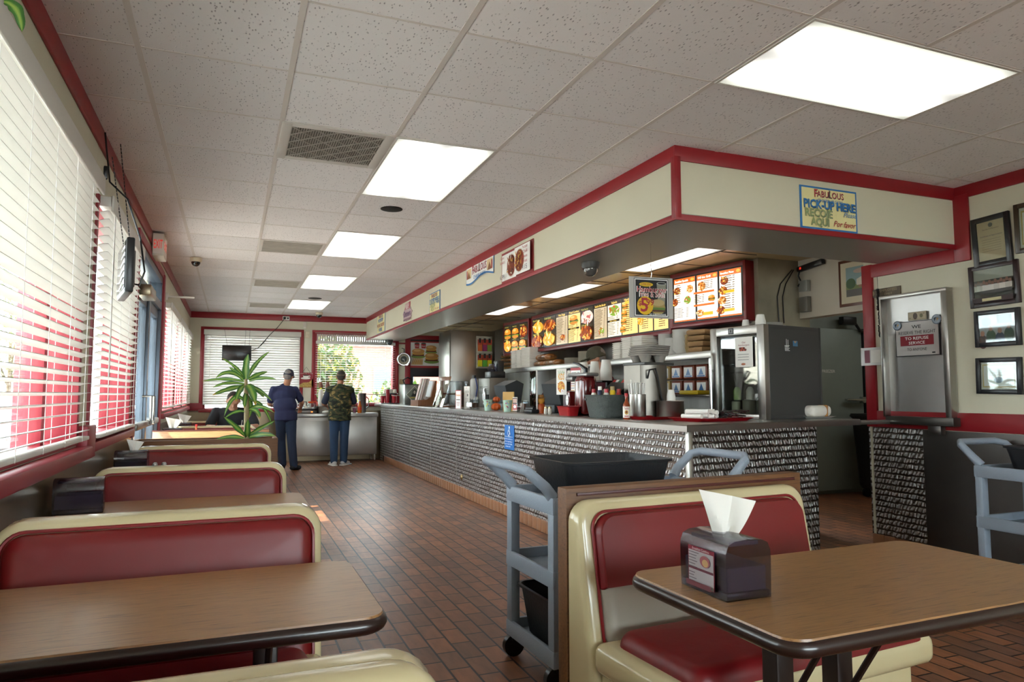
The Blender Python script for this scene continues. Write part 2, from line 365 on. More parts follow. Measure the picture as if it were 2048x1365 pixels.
# lintel over the kitchen passage and the end wall beside the menu boards
mb = MB(); mb.bx(4.87, 4.99, 4.135, 5.0, 1.91, 2.62); mb.bx(RWX + .1, 4.99, 4.0, 4.135, 1.91, 2.62); struct('wall_passage', mb, mat('smudged_white_wall', '#b9b0a0', .6, var=.12, vscale=3))
struct('wall_kitchen_end', MB().bx(4.40, 4.99, 5.0, 5.1, 1.3, 2.62), mat('smoke_stained_wall', '#8d8470', .55, var=.6, vscale=3.5))
struct('wall_kitchen', MB().bx(4.75, 4.87, 5.1, BW, 0, 2.62), mat('steel_wall_lining', '#8a8782', .33, 1, bump=.1, bscale=12, var=.3, vscale=7, stretch=(1, 1.4, .1)))
struct('wall_walk_in_cooler', MB().bx(5.3, 9.2, 6.6, 6.75, 0, 2.7), mat('grey_cooler_panel', '#8c9590', .45, .2, var=.1))
struct('wall_far_right', MB().bx(9.1, 9.2, 3.9, 6.6, 0, 2.7), WALL)
struct('wall_passage_side', MB().bx(RWX + .14, 9.2, 3.9, 4.0, 0, 2.7), WALL)
mb = MB(); mb.bx(FX + .62, 4.9, 3.97, BW, 2.45, 2.5); mb.bx(4.87, 9.2, 3.97, 6.7, 2.62, 2.7)
struct('ceiling_kitchen', mb, mat('glossy_kitchen_ceiling_panel', '#dcc497', .22, 0, bump=.03, bscale=7))
sl = MB().use(col('#4c4237', .4))
for y in [4.9 + .61 * k for k in range(14)]: sl.bx(FX + .62, 4.3, y - .003, y + .003, 2.445, 2.451)
sl.bx(3.895, 3.901, 3.97, BW, 2.444, 2.451); struct('trim_2', sl)
# soffit: cream fascia, red bands, steel underside
mb = MB(); mb.bx(FX, FX + .05, FY, BW, SZ + .03, ZC); mb.bx(FX, RWX, FY, FY + .05, SZ + .03, ZC); struct('wall_fascia', mb, WALL)
mb = MB(); mb.bx(FX + .002, FX + .63, FY + .002, BW, SZ, SZ + .03); mb.bx(FX + .6, 4.87, FY + .002, 3.98, SZ, SZ + .03)
mb.bx(FX + .60, FX + .63, 3.95, BW, SZ, 2.5); mb.bx(FX + .6, 4.87, 3.95, 3.98, SZ, 2.5)
struct('ceiling_soffit', mb, mat('soffit_underside_metal', '#a5a39a', .33, .45, bump=.06, bscale=6))
tr = MB().use(RED); e = .012
tr.bx(FX - e, FX, FY - e, BW, 2.575, ZC, .003); tr.bx(FX - e, RWX, FY - e, FY, 2.575, ZC, .003)
tr.bx(FX - e, FX, FY - e, BW, SZ - .012, SZ + .022, .003); tr.bx(FX - e, RWX, FY - e, FY, SZ - .012, SZ + .022, .003)
tr.bx(FX - e, FX, FY - e, FY + .03, SZ, 2.6, .003); tr.bx(FX - e, FX + .028, FY - e, FY, SZ, 2.6, .003)
struct('trim_3', tr)
tr = MB().use(RED)
tr.bx(LW, LW + .016, RY, BW, 2.555, ZC, .004); tr.bx(LW, FX, BW - .016, BW, 2.555, ZC, .004)
tr.bx(RWX - .016, RWX, RY, FY, 2.575, ZC, .004); struct('trim_4', tr)
tr = MB().use(RED)
tr.bx(RWX - .02, RWX, 3.245, FY + .01, SZ - .1, 2.6, .004); tr.bx(RWX - .021, RWX - .001, 3.36, 4.05, 2.135, SZ - .0, .004)
tr.bx(RWX - .02, RWX + .03, 4.045, 4.14, .96, 2.24, .004); tr.bx(RWX - .018, RWX, RY, 4.10, .96, 1.085, .004)
struct('trim_5', tr)
# red sill band and the tan and steel wainscot of the left wall
WAIN = mat('tan_metallic_wainscot', '#8b7a62', .28, .75, bump=.12, bscale=5, var=.25, vscale=4)
mb = MB().use(WAIN)
for a, b in ((RY, 6.0), (8.15, BW)): mb.bx(LW, LW + .012, a, b, 0, .905)
mb.bx(LW, 3.0, BW - .012, BW, 0, .905); struct('trim_6', mb)
mb = MB().use(REDW)
mb.bx(LW, LW + .075, 1.1, 4.01, .905, .965, .008); mb.bx(LW, LW + .05, 4.01, 4.235, .895, 1.06, .006); mb.bx(LW, LW + .045, 4.235, 5.9, .915, .965, .006); mb.bx(LW, LW + .03, 5.9, 6.02, .895, 1.06, .006)
mb.bx(LW, LW + .045, 8.3, BW, .955, 1.01, .006); mb.bx(LW, -.45, BW - .03, BW, .93, 1.06, .004)
mb.bx(LW + .0, LW + .018, 6.0, 6.07, .9, 2.46, .003); mb.bx(LW, LW + .03, 8.06, 8.16, 0, 2.46, .003); mb.bx(LW, LW + .018, 6.0, 8.16, 2.43, 2.5, .003)
struct('trim_7', mb)
# tile cove base along the counter
CB = mat('cove_tile', '#94674a', .35, var=.12, vscale=30)
mb = MB().use(CB); y = 3.72
while y < 12.6: mb.bx(2.588, 2.602, y + .002, y + .101, 0, .105, .004); y += .103
mb.use(col('#4c382c', .8)); mb.bx(2.594, 2.61, 3.6, 12.8, 0, .1); struct('trim_8', mb, label='brown tile cove base along the counter')
mb = MB().use(CB)
y = 3.0
while y < 4.1: mb.bx(RWX - .014, RWX, y + .002, y + .101, 0, .13, .004); y += .103
struct('trim_9', mb)
# right wall metal sheets
mb = MB().use(CLAD); mb.bx(RWX - .006, RWX, 3.67, 4.1, .13, .962); mb.bx(RWX - .003, RWX + .14, 4.13, 4.139, .0, .962); mb.bx(RWX - .015, RWX - .006, 3.665, 3.93, .13, 1.0)
mb.use(STEELD); mb.bx(RWX - .014, RWX - .006, 1.2, 3.665, .12, .955); struct('trim_10', mb)

# ---- windows
def window(n, hole, wall, side, mull=(), sill=True, thick=.14):
    a0, a1, z0, z1 = hole
    root = thing('window_%d' % n, None, None); tag(root, kind='structure')
    if side == 'left': root.location = (LW, 0, 0); T = Matrix(((0, -1, 0, 0), (1, 0, 0, 0), (0, 0, 1, 0), (0, 0, 0, 1)))
    else: root.location = (0, wall, 0); T = Matrix.Identity(4)
    # local: x along the opening, y outwards
    f = MB(T).use(REDW); t = .05
    f.bx(a0, a0 + t, -.012, .15, z0, z1, .004); f.bx(a1 - t, a1, -.012, .15, z0, z1, .004); f.bx(a0, a1, -.012, .15, z1 - t, z1, .004); f.bx(a0, a1, -.012, .15, z0, z0 + .02, .004)
    for q in mull: f.bx(q - .03, q + .03, .08, .13, z0, z1, .004)
    f.build('window_frame', None, root)
    MB(T).bx(a0 + .03, a1 - .03, .10, .106, z0, z1).build('window_pane', CLEAR, root)
    return root
window(1, W1, LW, 'left', (3.72,)); window(2, W2, LW, 'left', (5.5,)); window(3, W3, LW, 'left'); window(4, W4, LW, 'left'); window(5, W5, LW, 'left')
window(6, W6, BW, 'back', (.35,)); window(7, W7, BW, 'back', ()); window(8, (W8[0], W8[1], W8[2], W8[3]), RY - .14, 'back')

# ---- blinds
def blind(hole, wall, side, label, pitch=.045, tilt=.15, zb=None, zt=None, yoff=-.035, depth=.05, ladders=4, valance=True, a0=None, a1=None):
    a0 = hole[0] + .015 if a0 is None else a0; a1 = hole[1] - .015 if a1 is None else a1; zt = zt or hole[3] - .005; zb = zb or hole[2] + .05
    root = thing('window_blind', label, 'blind', group='white slatted blinds')
    if side == 'left': root.location = (LW, a0, zt); T = Matrix(((0, -1, 0, 0), (1, 0, 0, 0), (0, 0, 1, 0), (0, 0, 0, 1)))
    else: root.location = (a0, wall, zt); T = Matrix.Identity(4)
    L = a1 - a0; H = zt - zb
    s = MB(T); n = int((H - .09) / pitch)
    for i in range(n + 1):
        z = -.085 - i * pitch; ring = []
        tt = tilt + random.uniform(-.03, .03)
        pr = [(-.5, 0), (-.25, .1), (0, .13), (.25, .1), (.5, 0)]; pts = [(a * depth, b * depth * .5 + .0012) for a, b in pr] + [(a * depth, b * depth * .5 - .0012) for a, b in pr[::-1]]
        pts = [(yoff + p * math.cos(tt) - q * math.sin(tt), z + p * math.sin(tt) + q * math.cos(tt)) for p, q in pts]
        dz = random.uniform(-.002, .002)
        s.loft([[(0.0, p, q) for p, q in pts], [(L, p, q + dz) for p, q in pts]])
    s.build('slats', SLAT, root, smooth=50)
    hr = MB(T).use(mat('white_headrail', '#d5d2ca', .4)); hr.bx(0, L, yoff - .03, yoff + .03, -.055, 0, .003)
    if valance: hr.bx(-.012, L + .012, yoff - .045, yoff - .033, -.085, .004, .004)
    hr.build('headrail', None, root)
    MB(T).bx(0, L, yoff - .025, yoff + .025, -H, -H + .018, .004).build('bottom_rail', MATS['white_headrail'], root)
    c = MB(T)
    for k in range(ladders):
        x = L * (k + .5) / ladders
        for d in (-.5, .5): c.cyl((x, yoff + d * depth * 1.02, -.04), (x, yoff + d * depth * 1.02, -H), .0012, 5)
    c.build('ladder_cord', WHITEP, root)
    w_ = MB(T); w_.cyl((L * .06, yoff - .04, -.05), (L * .06, yoff - .04, -H * .75), .004, 6); w_.build('tilt_wand', WHITEP, root)
    return root
blind(W1, LW, 'left', 'large white slatted blind in the nearest side window', a0=1.4, a1=3.93, tilt=-.22, zb=1.0, ladders=7, yoff=-.045)
blind(W2, LW, 'left', 'white slatted blind behind the small television by the entrance door', a0=4.3, a1=5.78, tilt=-.22, zb=.985, ladders=4)
blind(W3, LW, 'left', 'narrow white blind in the first side window past the entrance door', tilt=-.2, zb=1.06, ladders=3)
blind(W4, LW, 'left', 'narrow white blind in the middle side window past the entrance door', tilt=-.2, zb=1.06, ladders=3)
blind(W5, LW, 'left', 'narrow white blind in the side window at the far room corner', tilt=-.2, zb=1.06, ladders=3)
blind(W6, BW, 'back', 'closed white blind behind the television on the far wall', tilt=1.06, zb=1.03, ladders=4, pitch=.043)
blind(W7, BW, 'back', 'open white blind above the coffee station showing trees outside', tilt=-.06, zb=1.2, zt=2.2, ladders=4, valance=False, pitch=.043)
vl = MB(); 
for k in range(34): vl.box((W7[0] + .05 + k * .042, BW - .03, 2.255), (.036, .004, .15), rz=.22)
tag(vl.build('valance', SLAT), 'short vertical strip valance over the coffee station window', 'valance')

# ---- entrance door in the left wall
ALU = mat('grey_aluminium_frame', '#57606b', .32, .7)
root = thing('door_1', None, None, (LW, 0, 0)); tag(root, kind='structure')
f = MB(Matrix(((0, -1, 0, 0), (1, 0, 0, 0), (0, 0, 1, 0), (0, 0, 0, 1)))); f.use(ALU); Y0, Y1 = DR[0], DR[1]
f.bx(Y0, Y0 + .06, -.01, .12, 0, 2.42, .003); f.bx(Y1 - .06, Y1, -.01, .12, 0, 2.42, .003); f.bx(Y0, Y1, -.01, .12, 2.36, 2.42, .003); f.bx(Y0, Y1, -.01, .12, 2.08, 2.16, .003); f.bx(Y0 + .92, Y0 + 1.02, 0, .1, 0, 2.1, .003)
f.build('door_frame', None, root)
for q, (a, b) in enumerate(((Y0 + .06, Y0 + .95), (Y0 + .98, Y1 - .06))):
    d = MB(f.M).use(ALU); d.bx(a, a + .07, .02, .065, .02, 2.08, .003); d.bx(b - .07, b, .02, .065, .02, 2.08, .003); d.bx(a, b, .02, .065, 1.99, 2.08, .003); d.bx(a, b, .02, .065, .02, .27, .003)
    lf = d.build('door_leaf', None, root)
    MB(f.M).bx(a + .07, b - .07, .04, .046, .27, 1.99).build('door_pane', CLEAR, lf)
    MB(f.M).tube([(b - .12 if q == 0 else a + .12, .02, .95), (b - .12 if q == 0 else a + .12, -.05, .95), (b - .12 if q == 0 else a + .12, -.05, 1.2), (b - .12 if q == 0 else a + .12, .02, 1.2)], .012).build('door_handle', CHROME, lf)
    MB(f.M).bx(a + .05, b - .05, -.03, .02, .93, .985, .01).build('push_bar', GREYAPP, lf)
MB(f.M).bx(Y0 + .1, Y0 + .5, -.09, .01, 2.0, 2.09, .01).build('door_closer', mat('bronze_closer', '#8d7f68', .3, .8), root)
MB(f.M).bx(Y0 + .06, Y1 - .06, .04, .046, 2.16, 2.36).build('door_transom_pane', CLEAR, root)
struct('added_sun_eave', MB().bx(LW - 1.75, LW - .14, RY, 6.0, 2.66, 2.8).bx(LW - .6, LW - .14, 6.0, BW + .5, 2.66, 2.8), col('#cfc8ba', .8))  # unseen eave, added and sized to keep the sun off the near windows
# ---- far door by the steel cabinet
root = thing('door_2', None, None, (0, BW, 0)); tag(root, kind='structure')
f = MB().use(col('#151415', .4)); f.bx(D2[0], D2[0] + .06, -.02, .1, 0, 2.3); f.bx(D2[1] - .06, D2[1], -.02, .1, 0, 2.3); f.bx(D2[0], D2[1], -.02, .1, 2.24, 2.3); f.bx(D2[0], D2[1], 0, .06, 1.55, 1.74); f.bx(D2[0] + .06, D2[1], 0, .06, 0, 1.1); f.build('door_frame', None, root)
MB().bx(D2[0] + .06, D2[1] - .06, .03, .036, 1.1, 1.55).build('door_pane', CLEAR, root)
mb = MB().use(RED); mb.bx(3.12, 3.22, BW - .03, BW, 0, 2.36, .003); mb.bx(3.12, 4.0, BW - .03, BW, 2.28, 2.36, .003); mb.bx(2.94, 3.13, BW - .02, BW, 2.18, 2.21, .002)
mb.bx(2.93, 2.99, BW - .03, BW + .0, .98, 2.37, .003); mb.bx(1.37, 1.42, BW - .02, BW, .98, 2.4, .003); mb.bx(1.37, 2.99, BW - .02, BW, 2.36, 2.4, .003); mb.bx(1.37, 2.99, BW - .05, BW, .98, 1.03, .003)
mb.bx(W6[0] - .05, W6[0], BW - .02, BW, .9, 2.4, .003); mb.bx(W6[1], W6[1] + .05, BW - .02, BW, .9, 2.4, .003); mb.bx(W6[0] - .05, W6[1] + .05, BW - .02, BW, 2.35, 2.4, .003); mb.bx(W6[0] - .05, W6[1] + .05, BW - .05, BW, .9, .95, .003)
struct('trim_11', mb)

# ================================================================ outside
struct('ground', MB().bx(-40, 40, -30, 60, -.25, -.15), mat('pale_asphalt', '#a09c95', .9, var=.15, vscale=1))
LEAF = translucent('outdoor_leaf', '#3c5422', .3); LEAFY = translucent('outdoor_yellow_leaf', '#6e6a22', .3)
LEAF2 = translucent('street_tree_leaf', '#7f9a52', .4)
def tree(name, x, y, h, rw, label, n=1500, z0=.4, ry=1):
    root = thing(name, label, 'tree', (x, y, -.15), group='trees outside the windows')
    t = MB(); t.tube([(0, 0, 0), (.05, 0, h * .35), (0, .03, h * .7)], [.09, .06, .03]); 
    for k in range(5): a = k * 1.3; t.tube([(0, 0, h * .3), (.4 * rw * math.cos(a), .4 * rw * math.sin(a), h * .65)], [.04, .015])
    t.build('trunk', mat('bark', '#4c3a2a', .9), root)
    lf = MB(); 
    for k in range(n):
        a, b = random.uniform(0, 2 * PI), random.uniform(-1, 1); q = random.random() ** .4
        c = Vector((rw * q * math.cos(a) * math.sqrt(1 - b * b), rw * ry * q * math.sin(a) * math.sqrt(1 - b * b), z0 + (h - z0) * (.5 + .5 * b * q)))
        R = Matrix.Rotation(random.uniform(0, 6.28), 3, 'Z') @ Matrix.Rotation(random.uniform(-1.2, 1.2), 3, 'X'); s = random.uniform(.07, .13)
        lf.use(LEAF2 if x < 0 else (LEAF if random.random() < .6 else LEAFY)); lf.add([c + R @ Vector(p) * s for p in ((-.5, 0, 0), (0, -1, .2), (.5, 0, 0), (0, 1, .2))], [(0, 1, 2, 3)])
    lf.build('foliage', None, root)
tree('garden_tree', 1.9, 16.0, 2.75, .85, 'leafy tree outside the window above the coffee station', 2200)
tree('garden_bush', 4.1, 17.6, 1.75, 1.0, 'low green bush beside the tree outside the coffee station window', 1700, .1)
tree('street_tree', -6.2, 25, 5.5, 2.4, 'tree across the parking area behind the far side windows', 1500, 1.8)
tree('parking_tree', -6.6, 15.5, 3.9, 1.0, 'tree in the parking area seen through the nearest side window', 1400, 1.6)
root = thing('brick_building', 'low red brick building beyond the bushes outside the back window', 'building', (4.5, 24, -.15))
bm_ = mat('pink_red_brick', '#8c4a40', .85, var=.15, vscale=20); MB().bx(-2.6, 9, 0, 6, 0, 3.0).build('wall', bm_, root); MB().bx(-2.7, 9.1, -.1, 6, 3.0, 3.15).build('roof', col('#6f6a64'), root)
for x in (0, 3.5): MB().bx(x, x + 1.4, -.03, .02, 1.1, 2.3).build('window', col('#40464d', .2), root)
root = thing('shop_building', 'pale shop building across the parking area', 'building', (-24, 4, -.15))
MB().bx(-5, 0, -12, 16, 0, 4).build('wall', col('#c4b7a6', .8), root); MB().bx(-.1, .6, -10, 14, 2.7, 3.3).build('awning', col('#9c3b34', .7), root)
for k in range(5): MB().bx(0, .03, -9 + k * 4.6, -6 + k * 4.6, .6, 2.5).build('window', col('#3c444c', .2), root)
def car(x, y, rz, hexc, label):
    root = thing('parked_car', label, 'car', (x, y, -.15), rz, 'cars in the parking area')
    b = MB(); prof = [(-2.1, .35), (-2.15, .75), (-1.9, .9), (-1.2, .95), (-.6, 1.4), (.8, 1.42), (1.4, .98), (2.05, .85), (2.15, .5), (2.1, .3)]
    b.prism(prof, -.85, .85); b.build('body', mat('car_paint_' + hexc, '#' + hexc, .25, .3, coat=1), root)
    g_ = MB(); g_.prism([(-1.05, .96), (-.55, 1.33), (.75, 1.35), (1.2, .98)], -.86, .86); g_.build('window', col('#1b2026', .1), root)
    for wx in (-1.35, 1.35):
        for wy in (-.8, .8): MB().cyl((wx, wy - .1, .32), (wx, wy + .1, .32), .32, 20).build('wheel', col('#1a1a1a', .7), root)
car(-7.2, 2.4, PI / 2 + .1, 'b8bcc2', 'silver car parked outside the nearest side window'); car(-7.4, 8.6, PI / 2, '9a9c9e', 'grey car parked outside the entrance door'); car(-5.6, 19.6, PI / 2, '7b8696', 'pale blue car parked outside the far side windows')
for k, (y, wn) in enumerate(((3.55, 'nearest side window'), (5.55, 'window with the small television'), (9.95, 'far side windows'))):
    root = thing('red_post', 'square red post standing outside the ' + wn, 'post', (LW - 1.6, y, -.15), group='red posts outside the side windows')
    MB().bx(-.09, .09, -.09, .09, 0, 2.8, .01).build('shaft', REDW, root); MB().bx(-.13, .13, -.13, .13, 0, .12, .01).build('base', REDW, root)

# ================================================================ booths
def rr2(w, h, rt, rb, n=6):
    out = []
    for sx, sz, a0, r in ((1, 1, 0, rt), (-1, 1, PI / 2, rt), (-1, -1, PI, rb), (1, -1, 1.5 * PI, rb)):
        for k in range(n + 1):
            a = a0 + PI / 2 * k / n; out.append((sx * (w / 2 - r) + r * math.cos(a), sz * (h / 2 - r) + r * math.sin(a)))
    return out
def pad(mb, w, h, rt, rb, t, T):
    rings = []
    for i in range(7):
        a = PI / 2 * i / 6; ins = .045 * (1 - math.cos(a)); ins = min(ins, rb * .95)
        rings.append([(p[0], -t * math.sin(a), p[1]) for p in rr2(w - 2 * ins, h - 2 * ins, max(rt - ins, .006), max(rb - ins, .006))])
    rings.append([(p[0] * .7, -t * 1.1, p[2] * .6) for p in rings[-1]])
    rings.append([(p[0] * .3, -t * 1.14, p[2] * .3) for p in rings[-2]])
    return mb.loft([[T @ Vector(p) for p in q] for q in rings])
LEAN = .24
def bench_parts(root, W, flip=False, beige=False, seat=True, height=.86):
    F = Matrix.Rotation(PI, 4, 'Z') if flip else Matrix()
    H = height - .10; cz = .10 + H / 2
    fr = lambda z: -(.055 + (height - z) * math.tan(LEAN) * .75)
    s = MB(F)
    s.loft([[(p[0], yy if yy == 0 else fr(p[1]) + yy, p[1]) for p in rrect(W - 2 * i, H - 2 * i, .075 - i, 6, 0, cz)] for yy, i in ((0, .004), (.0001 - .0002, 0))][:1] +
           [[(p[0], fr(p[1]) + d, p[1]) for p in rrect(W - 2 * i, H - 2 * i, .075 - i, 6, 0, cz)] for d, i in ((.03, 0), (.012, .004), (.003, .013), (0, .028))])
    s.build('shell_back', CREAM, root)
    if seat:
        b = MB(F); b.box((0, -.36, .385), (W, .44, .10), .035, seg=4); b.box((0, -.33, .175), (W - .05, .36, .34), .02); b.build('shell_seat', CREAM, root)
        c = MB(F); pad(c, W - .10, .40, .06, .06, .055, Matrix.Translation((0, -.385, .425)) @ Matrix.Rotation(-PI / 2, 4, 'X')); c.build('seat_cushion', VINYL, root)
    h = .40; T = F @ Matrix.Translation((0, fr(.60), .60)) @ Matrix.Rotation(-math.atan(math.tan(LEAN) * .75), 4, 'X')
    h = .44
    if beige:
        c = MB(); pad(c, W - .11, h, .07, .07, .030, T); o = c.build('back_cushion', BEIGEV, root); tag(o, 'beige lower part of the cushion')
        c = MB(); pad(c, W - .11, h * .56, .07, .012, .036, T @ Matrix.Translation((0, -.002, h * .22))); o2 = c.build('back_cushion', VINYL, root); tag(o2, 'red upper part of the cushion')
    else:
        c = MB(); pad(c, W - .068, h + .02, .055, .055, .036, T); o = c.build('back_cushion', VINYL, root)
    p = MB(); pts = [T @ Vector((q[0], -.006, q[1])) for q in rrect(W - (.10 if beige else .058), h + (.012 if beige else .032), .06)]; p.tube(pts + pts[:2], .0055, 6); p.build('piping', PIPE, o)
XW, BWd = -.163, .895
def booth(y, label, first=False):
    root = thing('booth_bench', label, 'bench', (XW, y, 0), 0, 'double booth benches along the windows')
    bench_parts(root, BWd); bench_parts(root, BWd, True)
    root.children[0].location  # front half faces the camera
    for o in list(root.children)[4 if True else 0:]: pass
    return root
def double(y, label):
    root = thing('booth_bench', label, 'bench', (XW, y, 0), 0, 'double booth benches along the windows')
    bench_parts(root, BWd)
    n = len(root.children)
    bench_parts(root, BWd, True)
    for o in [c for c in C.objects if c.parent == root][n:]: o.location = (0, .002, 0)
    return root
b0 = double(.985, 'booth bench nearest the bottom edge, only its cream top and red pad showing')
specs = [(2.47, 'cream and red booth bench behind the nearest window table'), (3.995, 'second booth bench, just beyond the nearest napkin dispenser by the wall'), (5.51, 'booth bench directly in front of the wooden planter divider')]
for y, lb in specs: dup(b0, (XW, y - .045, 0), lb)
dup(b0, (XW, 8.68, 0), 'booth bench just beyond the far oak partition, empty'); dup(b0, (XW, 10.25, 0), 'booth bench behind the seated man in black')

def table(name, label, loc, rz, L, W, posts, group=None, z=.73, legmat=None):
    root = thing(name, label, 'table', (loc[0], loc[1], 0), rz, group)
    t = MB(); t.loft([[(p[0], p[1], zz) for p in rrect(L - 2 * i, W - 2 * i, .06 - i)] for zz, i in ((z - .006, .004), (z, .006))]); t.build('tabletop', OAKT, root)
    e = MB(); r = .019; e.loft([[(p[0], p[1], z - .021 - r * math.cos(a)) for p in rrect(L + .012 - 2 * (r - r * math.sin(a)), W + .012 - 2 * (r - r * math.sin(a)), .07 - (r - r * math.sin(a)))] for a in [PI * k / 10 for k in range(11)]], True); e.build('edge_band', DARKEDGE, root, smooth=60)
    for q in posts:
        p = MB(); p.box((q[0], q[1], z / 2 - .02), (.055, .055, z - .06), .006); p.box((q[0], q[1], z - .06), (.10, .30, .045), .006); p.box((q[0], q[1], .015), (.09, .42, .03), .008)
        p.tube([(q[0], q[1] - .02, z - .3), (q[0], q[1] - .16, z - .075)], .008, 6); p.build('leg', DARKMETAL, root)
    return root
tb = table('booth_table', 'oak laminate booth table nearest the camera on the window side', (-.155, 1.865), 0, .99, .575, [(.25, 0)], 'booth tables along the windows')
for y, lb in ((3.40, 'oak booth table under the nearest napkin dispenser by the wall'), (4.92, 'oak booth table under the second napkin dispenser by the wall'), (8.05, 'oak booth table between the far oak partition and an empty bench'), (9.52, 'oak booth table in front of the seated man in black')):
    dup(tb, (-.155, y, 0), lb)
table('dining_table', 'oak laminate table with dark rounded edge carrying the near napkin dispenser', (1.575, 1.425), math.radians(1.2), 1.09, .61, [(-.28, .02), (-.08, .02)])
# right booth bench with its wooden backboard
root = thing('booth_bench', 'single booth bench with red and beige back beside the dining table', 'bench', (1.60, 2.215, 0), math.radians(4.5))
bench_parts(root, 1.06, beige=True)
root = thing('wooden_partition', 'dark oak laminate board standing behind the single booth bench', 'partition', (1.63, 2.26, 0), math.radians(4.5))
m = MB(); m.bx(-.56, .56, -.03, .03, 0, .895, .003); m.build('board', OAKD, root)
m = MB(); m.bx(-.52, .52, -.038, -.03, .868, .878, .001); m.build('edge_strip', mat('dark_red_edge', '#4d1c1a', .4), root)
# planter divider behind the third bench, and the far partition
root = thing('planter_divider', 'oak laminate planter box divider holding the tall leafy plant', 'divider', (-.19, 6.06, 0))
m = MB(); m.bx(-.5, .55, -.10, -.07, 0, .865, .003); m.bx(-.5, .55, .17, .2, 0, .865, .003); m.bx(-.5, -.47, -.07, .17, 0, .865); m.bx(.52, .55, -.07, .17, 0, .865, .002); m.build('box', OAKD, root)
MB().bx(-.47, .52, -.07, .17, .0, .79).build('soil', mat('potting_soil', '#2b1f17', .95, bump=.5), root)
root = thing('wooden_partition', 'light oak laminate partition beyond the plant and the entrance aisle', 'partition', (-.16, 7.60, 0))
MB().bx(-.53, .53, -.02, .02, 0, .86, .003).build('board', OAKP, root); MB().bx(-.535, .535, -.024, .024, .86, .868).build('edge_strip', MATS['dark_red_edge'], root)

# ================================================================ napkin dispensers
def dispenser(label, loc, rz, group=None):
    root = thing('napkin_dispenser', label, 'napkin dispenser', loc, rz, group)
    prof = [(-.065, 0), (-.067, .09), (-.066, .112), (-.058, .13), (-.04, .138), (0, .141), (.04, .138), (.058, .13), (.066, .112), (.067, .09), (.065, 0)]
    s = MB(); s.prism(prof, -.09, .09); s.build('cover', SMOKE, root, smooth=35)
    s = MB(); s.box((0, 0, .010), (.130, .178, .018), .006); s.build('base', mat('smoky_base', '#2c2833', .3), root)
    s = MB(); s.box((0, 0, .045), (.116, .166, .06), .004); s.build('napkin_stack', mat('napkins_in_dispenser', '#5b5560', .8), root)
    s = MB(); s.box((0, 0, .128), (.09, .15, .012), .004); s.build('top_plate', mat('smoky_top', '#57505e', .2), root)
    # printed menu card on the side facing local -x
    c = MB(Matrix.Translation((-.0695, 0, 0)) @ Matrix.Rotation(-PI / 2, 4, 'Z')); c.rect(-.052, .012, .052, .108, col('#7b2636', .3)); c.rect(-.049, .014, .049, .098, col('#a39a9c', .35))
    c.text('Breakfast Combos', 0, .103, .009, col('#d8c8c8')); c.rect(-.049, .052, .049, .058, col('#5a1a2c')); c.disc(.018, .078, .02, .014, col('#8d4a50')); c.disc(.02, .075, .012, .009, col('#b08a5a'))
    for k in range(11):
        z = .094 - k * .0068
        if abs(z - .055) > .005: c.rect(-.045, z - .001, random.uniform(-.02, .0), z + .0006, col('#4a3a44'))
    c.rect(-.049, .014, .049, .026, col('#6a3038')); c.build('menu_card', None, root)
    return root
def napkin(label, loc, rz, s=1):
    """a paper napkin standing up out of a dispenser"""
    m = MB(); n = 10; rows = []
    for i in range(n + 1):
        v = i / n; row = []
        for j in range(n + 1):
            u = j / n - .5; wdt = .045 + .075 * v
            x = u * 2 * wdt * .62 + .012 * v; y = .012 * math.sin(u * 9 + v * 2) * (1 - .5 * v) + .018 * v * v * (1 if u > 0 else .4)
            z = v * .088 + (.02 * v * (-u) * 1.6); row.append((x * s, y * s, z * s))
        rows.append(row)
    m.loft(rows, False, False); back = [[(p[0], p[1] + .0012, p[2]) for p in r] for r in rows]; m.loft(back, False, False)
    o = m.build('paper_napkin', PAPER, loc=loc, rz=rz); tag(o, label, 'napkin', 'napkins standing in the dispensers'); return o
dispenser('smoky napkin dispenser with printed card on the near dining table', (1.158, 1.465, .731), 0)
napkin('white paper napkin sticking up from the dining table dispenser', (1.172, 1.475, .868), -.3, 1.05)
dispenser('smoky napkin dispenser by the wall in front of the second booth bench', (-.575, 3.42, .731), -PI / 2 + .1, 'napkin dispensers along the window wall')
dispenser('smoky napkin dispenser by the wall in front of the third booth bench', (-.56, 4.95, .731), -PI / 2, 'napkin dispensers along the window wall')
napkin('crumpled napkin on the dispenser in front of the third booth bench', (-.55, 4.95, .868), .4, .7)
dispenser('smoky napkin dispenser on the table just beyond the far oak partition', (-.55, 8.05, .731), -PI / 2, 'napkin dispensers along the window wall')
napkin('white napkin standing in the dispenser just beyond the far oak partition', (-.55, 8.05, .868), .2, 1.1)
dispenser('smoky napkin dispenser on the seated man\'s table', (-.53, 9.5, .731), -PI / 2, 'napkin dispensers along the window wall')
napkin('white napkin standing in the dispenser on the seated man\'s table', (-.53, 9.5, .868), .3, 1.1)
def shaker(x, y, z, label, body='#d9d4c8', capc='#b9b9b9'):
    root = thing('salt_shaker', label, 'shaker', (x, y, z), group='shakers')
    MB().lathe([(.014, 0), (.019, .01), (.017, .045), (.013, .055)], n=12).build('body', col(body, .3), root); MB().lathe([(.015, .052), (.016, .06), (.01, .07), (.002, .072)], n=12).build('cap', col(capc, .25, .6), root)
shaker(-.42, 4.83, .731, 'left white shaker by the dispenser in front of the third booth bench'); shaker(-.37, 4.83, .731, 'right white shaker by the dispenser in front of the third booth bench')
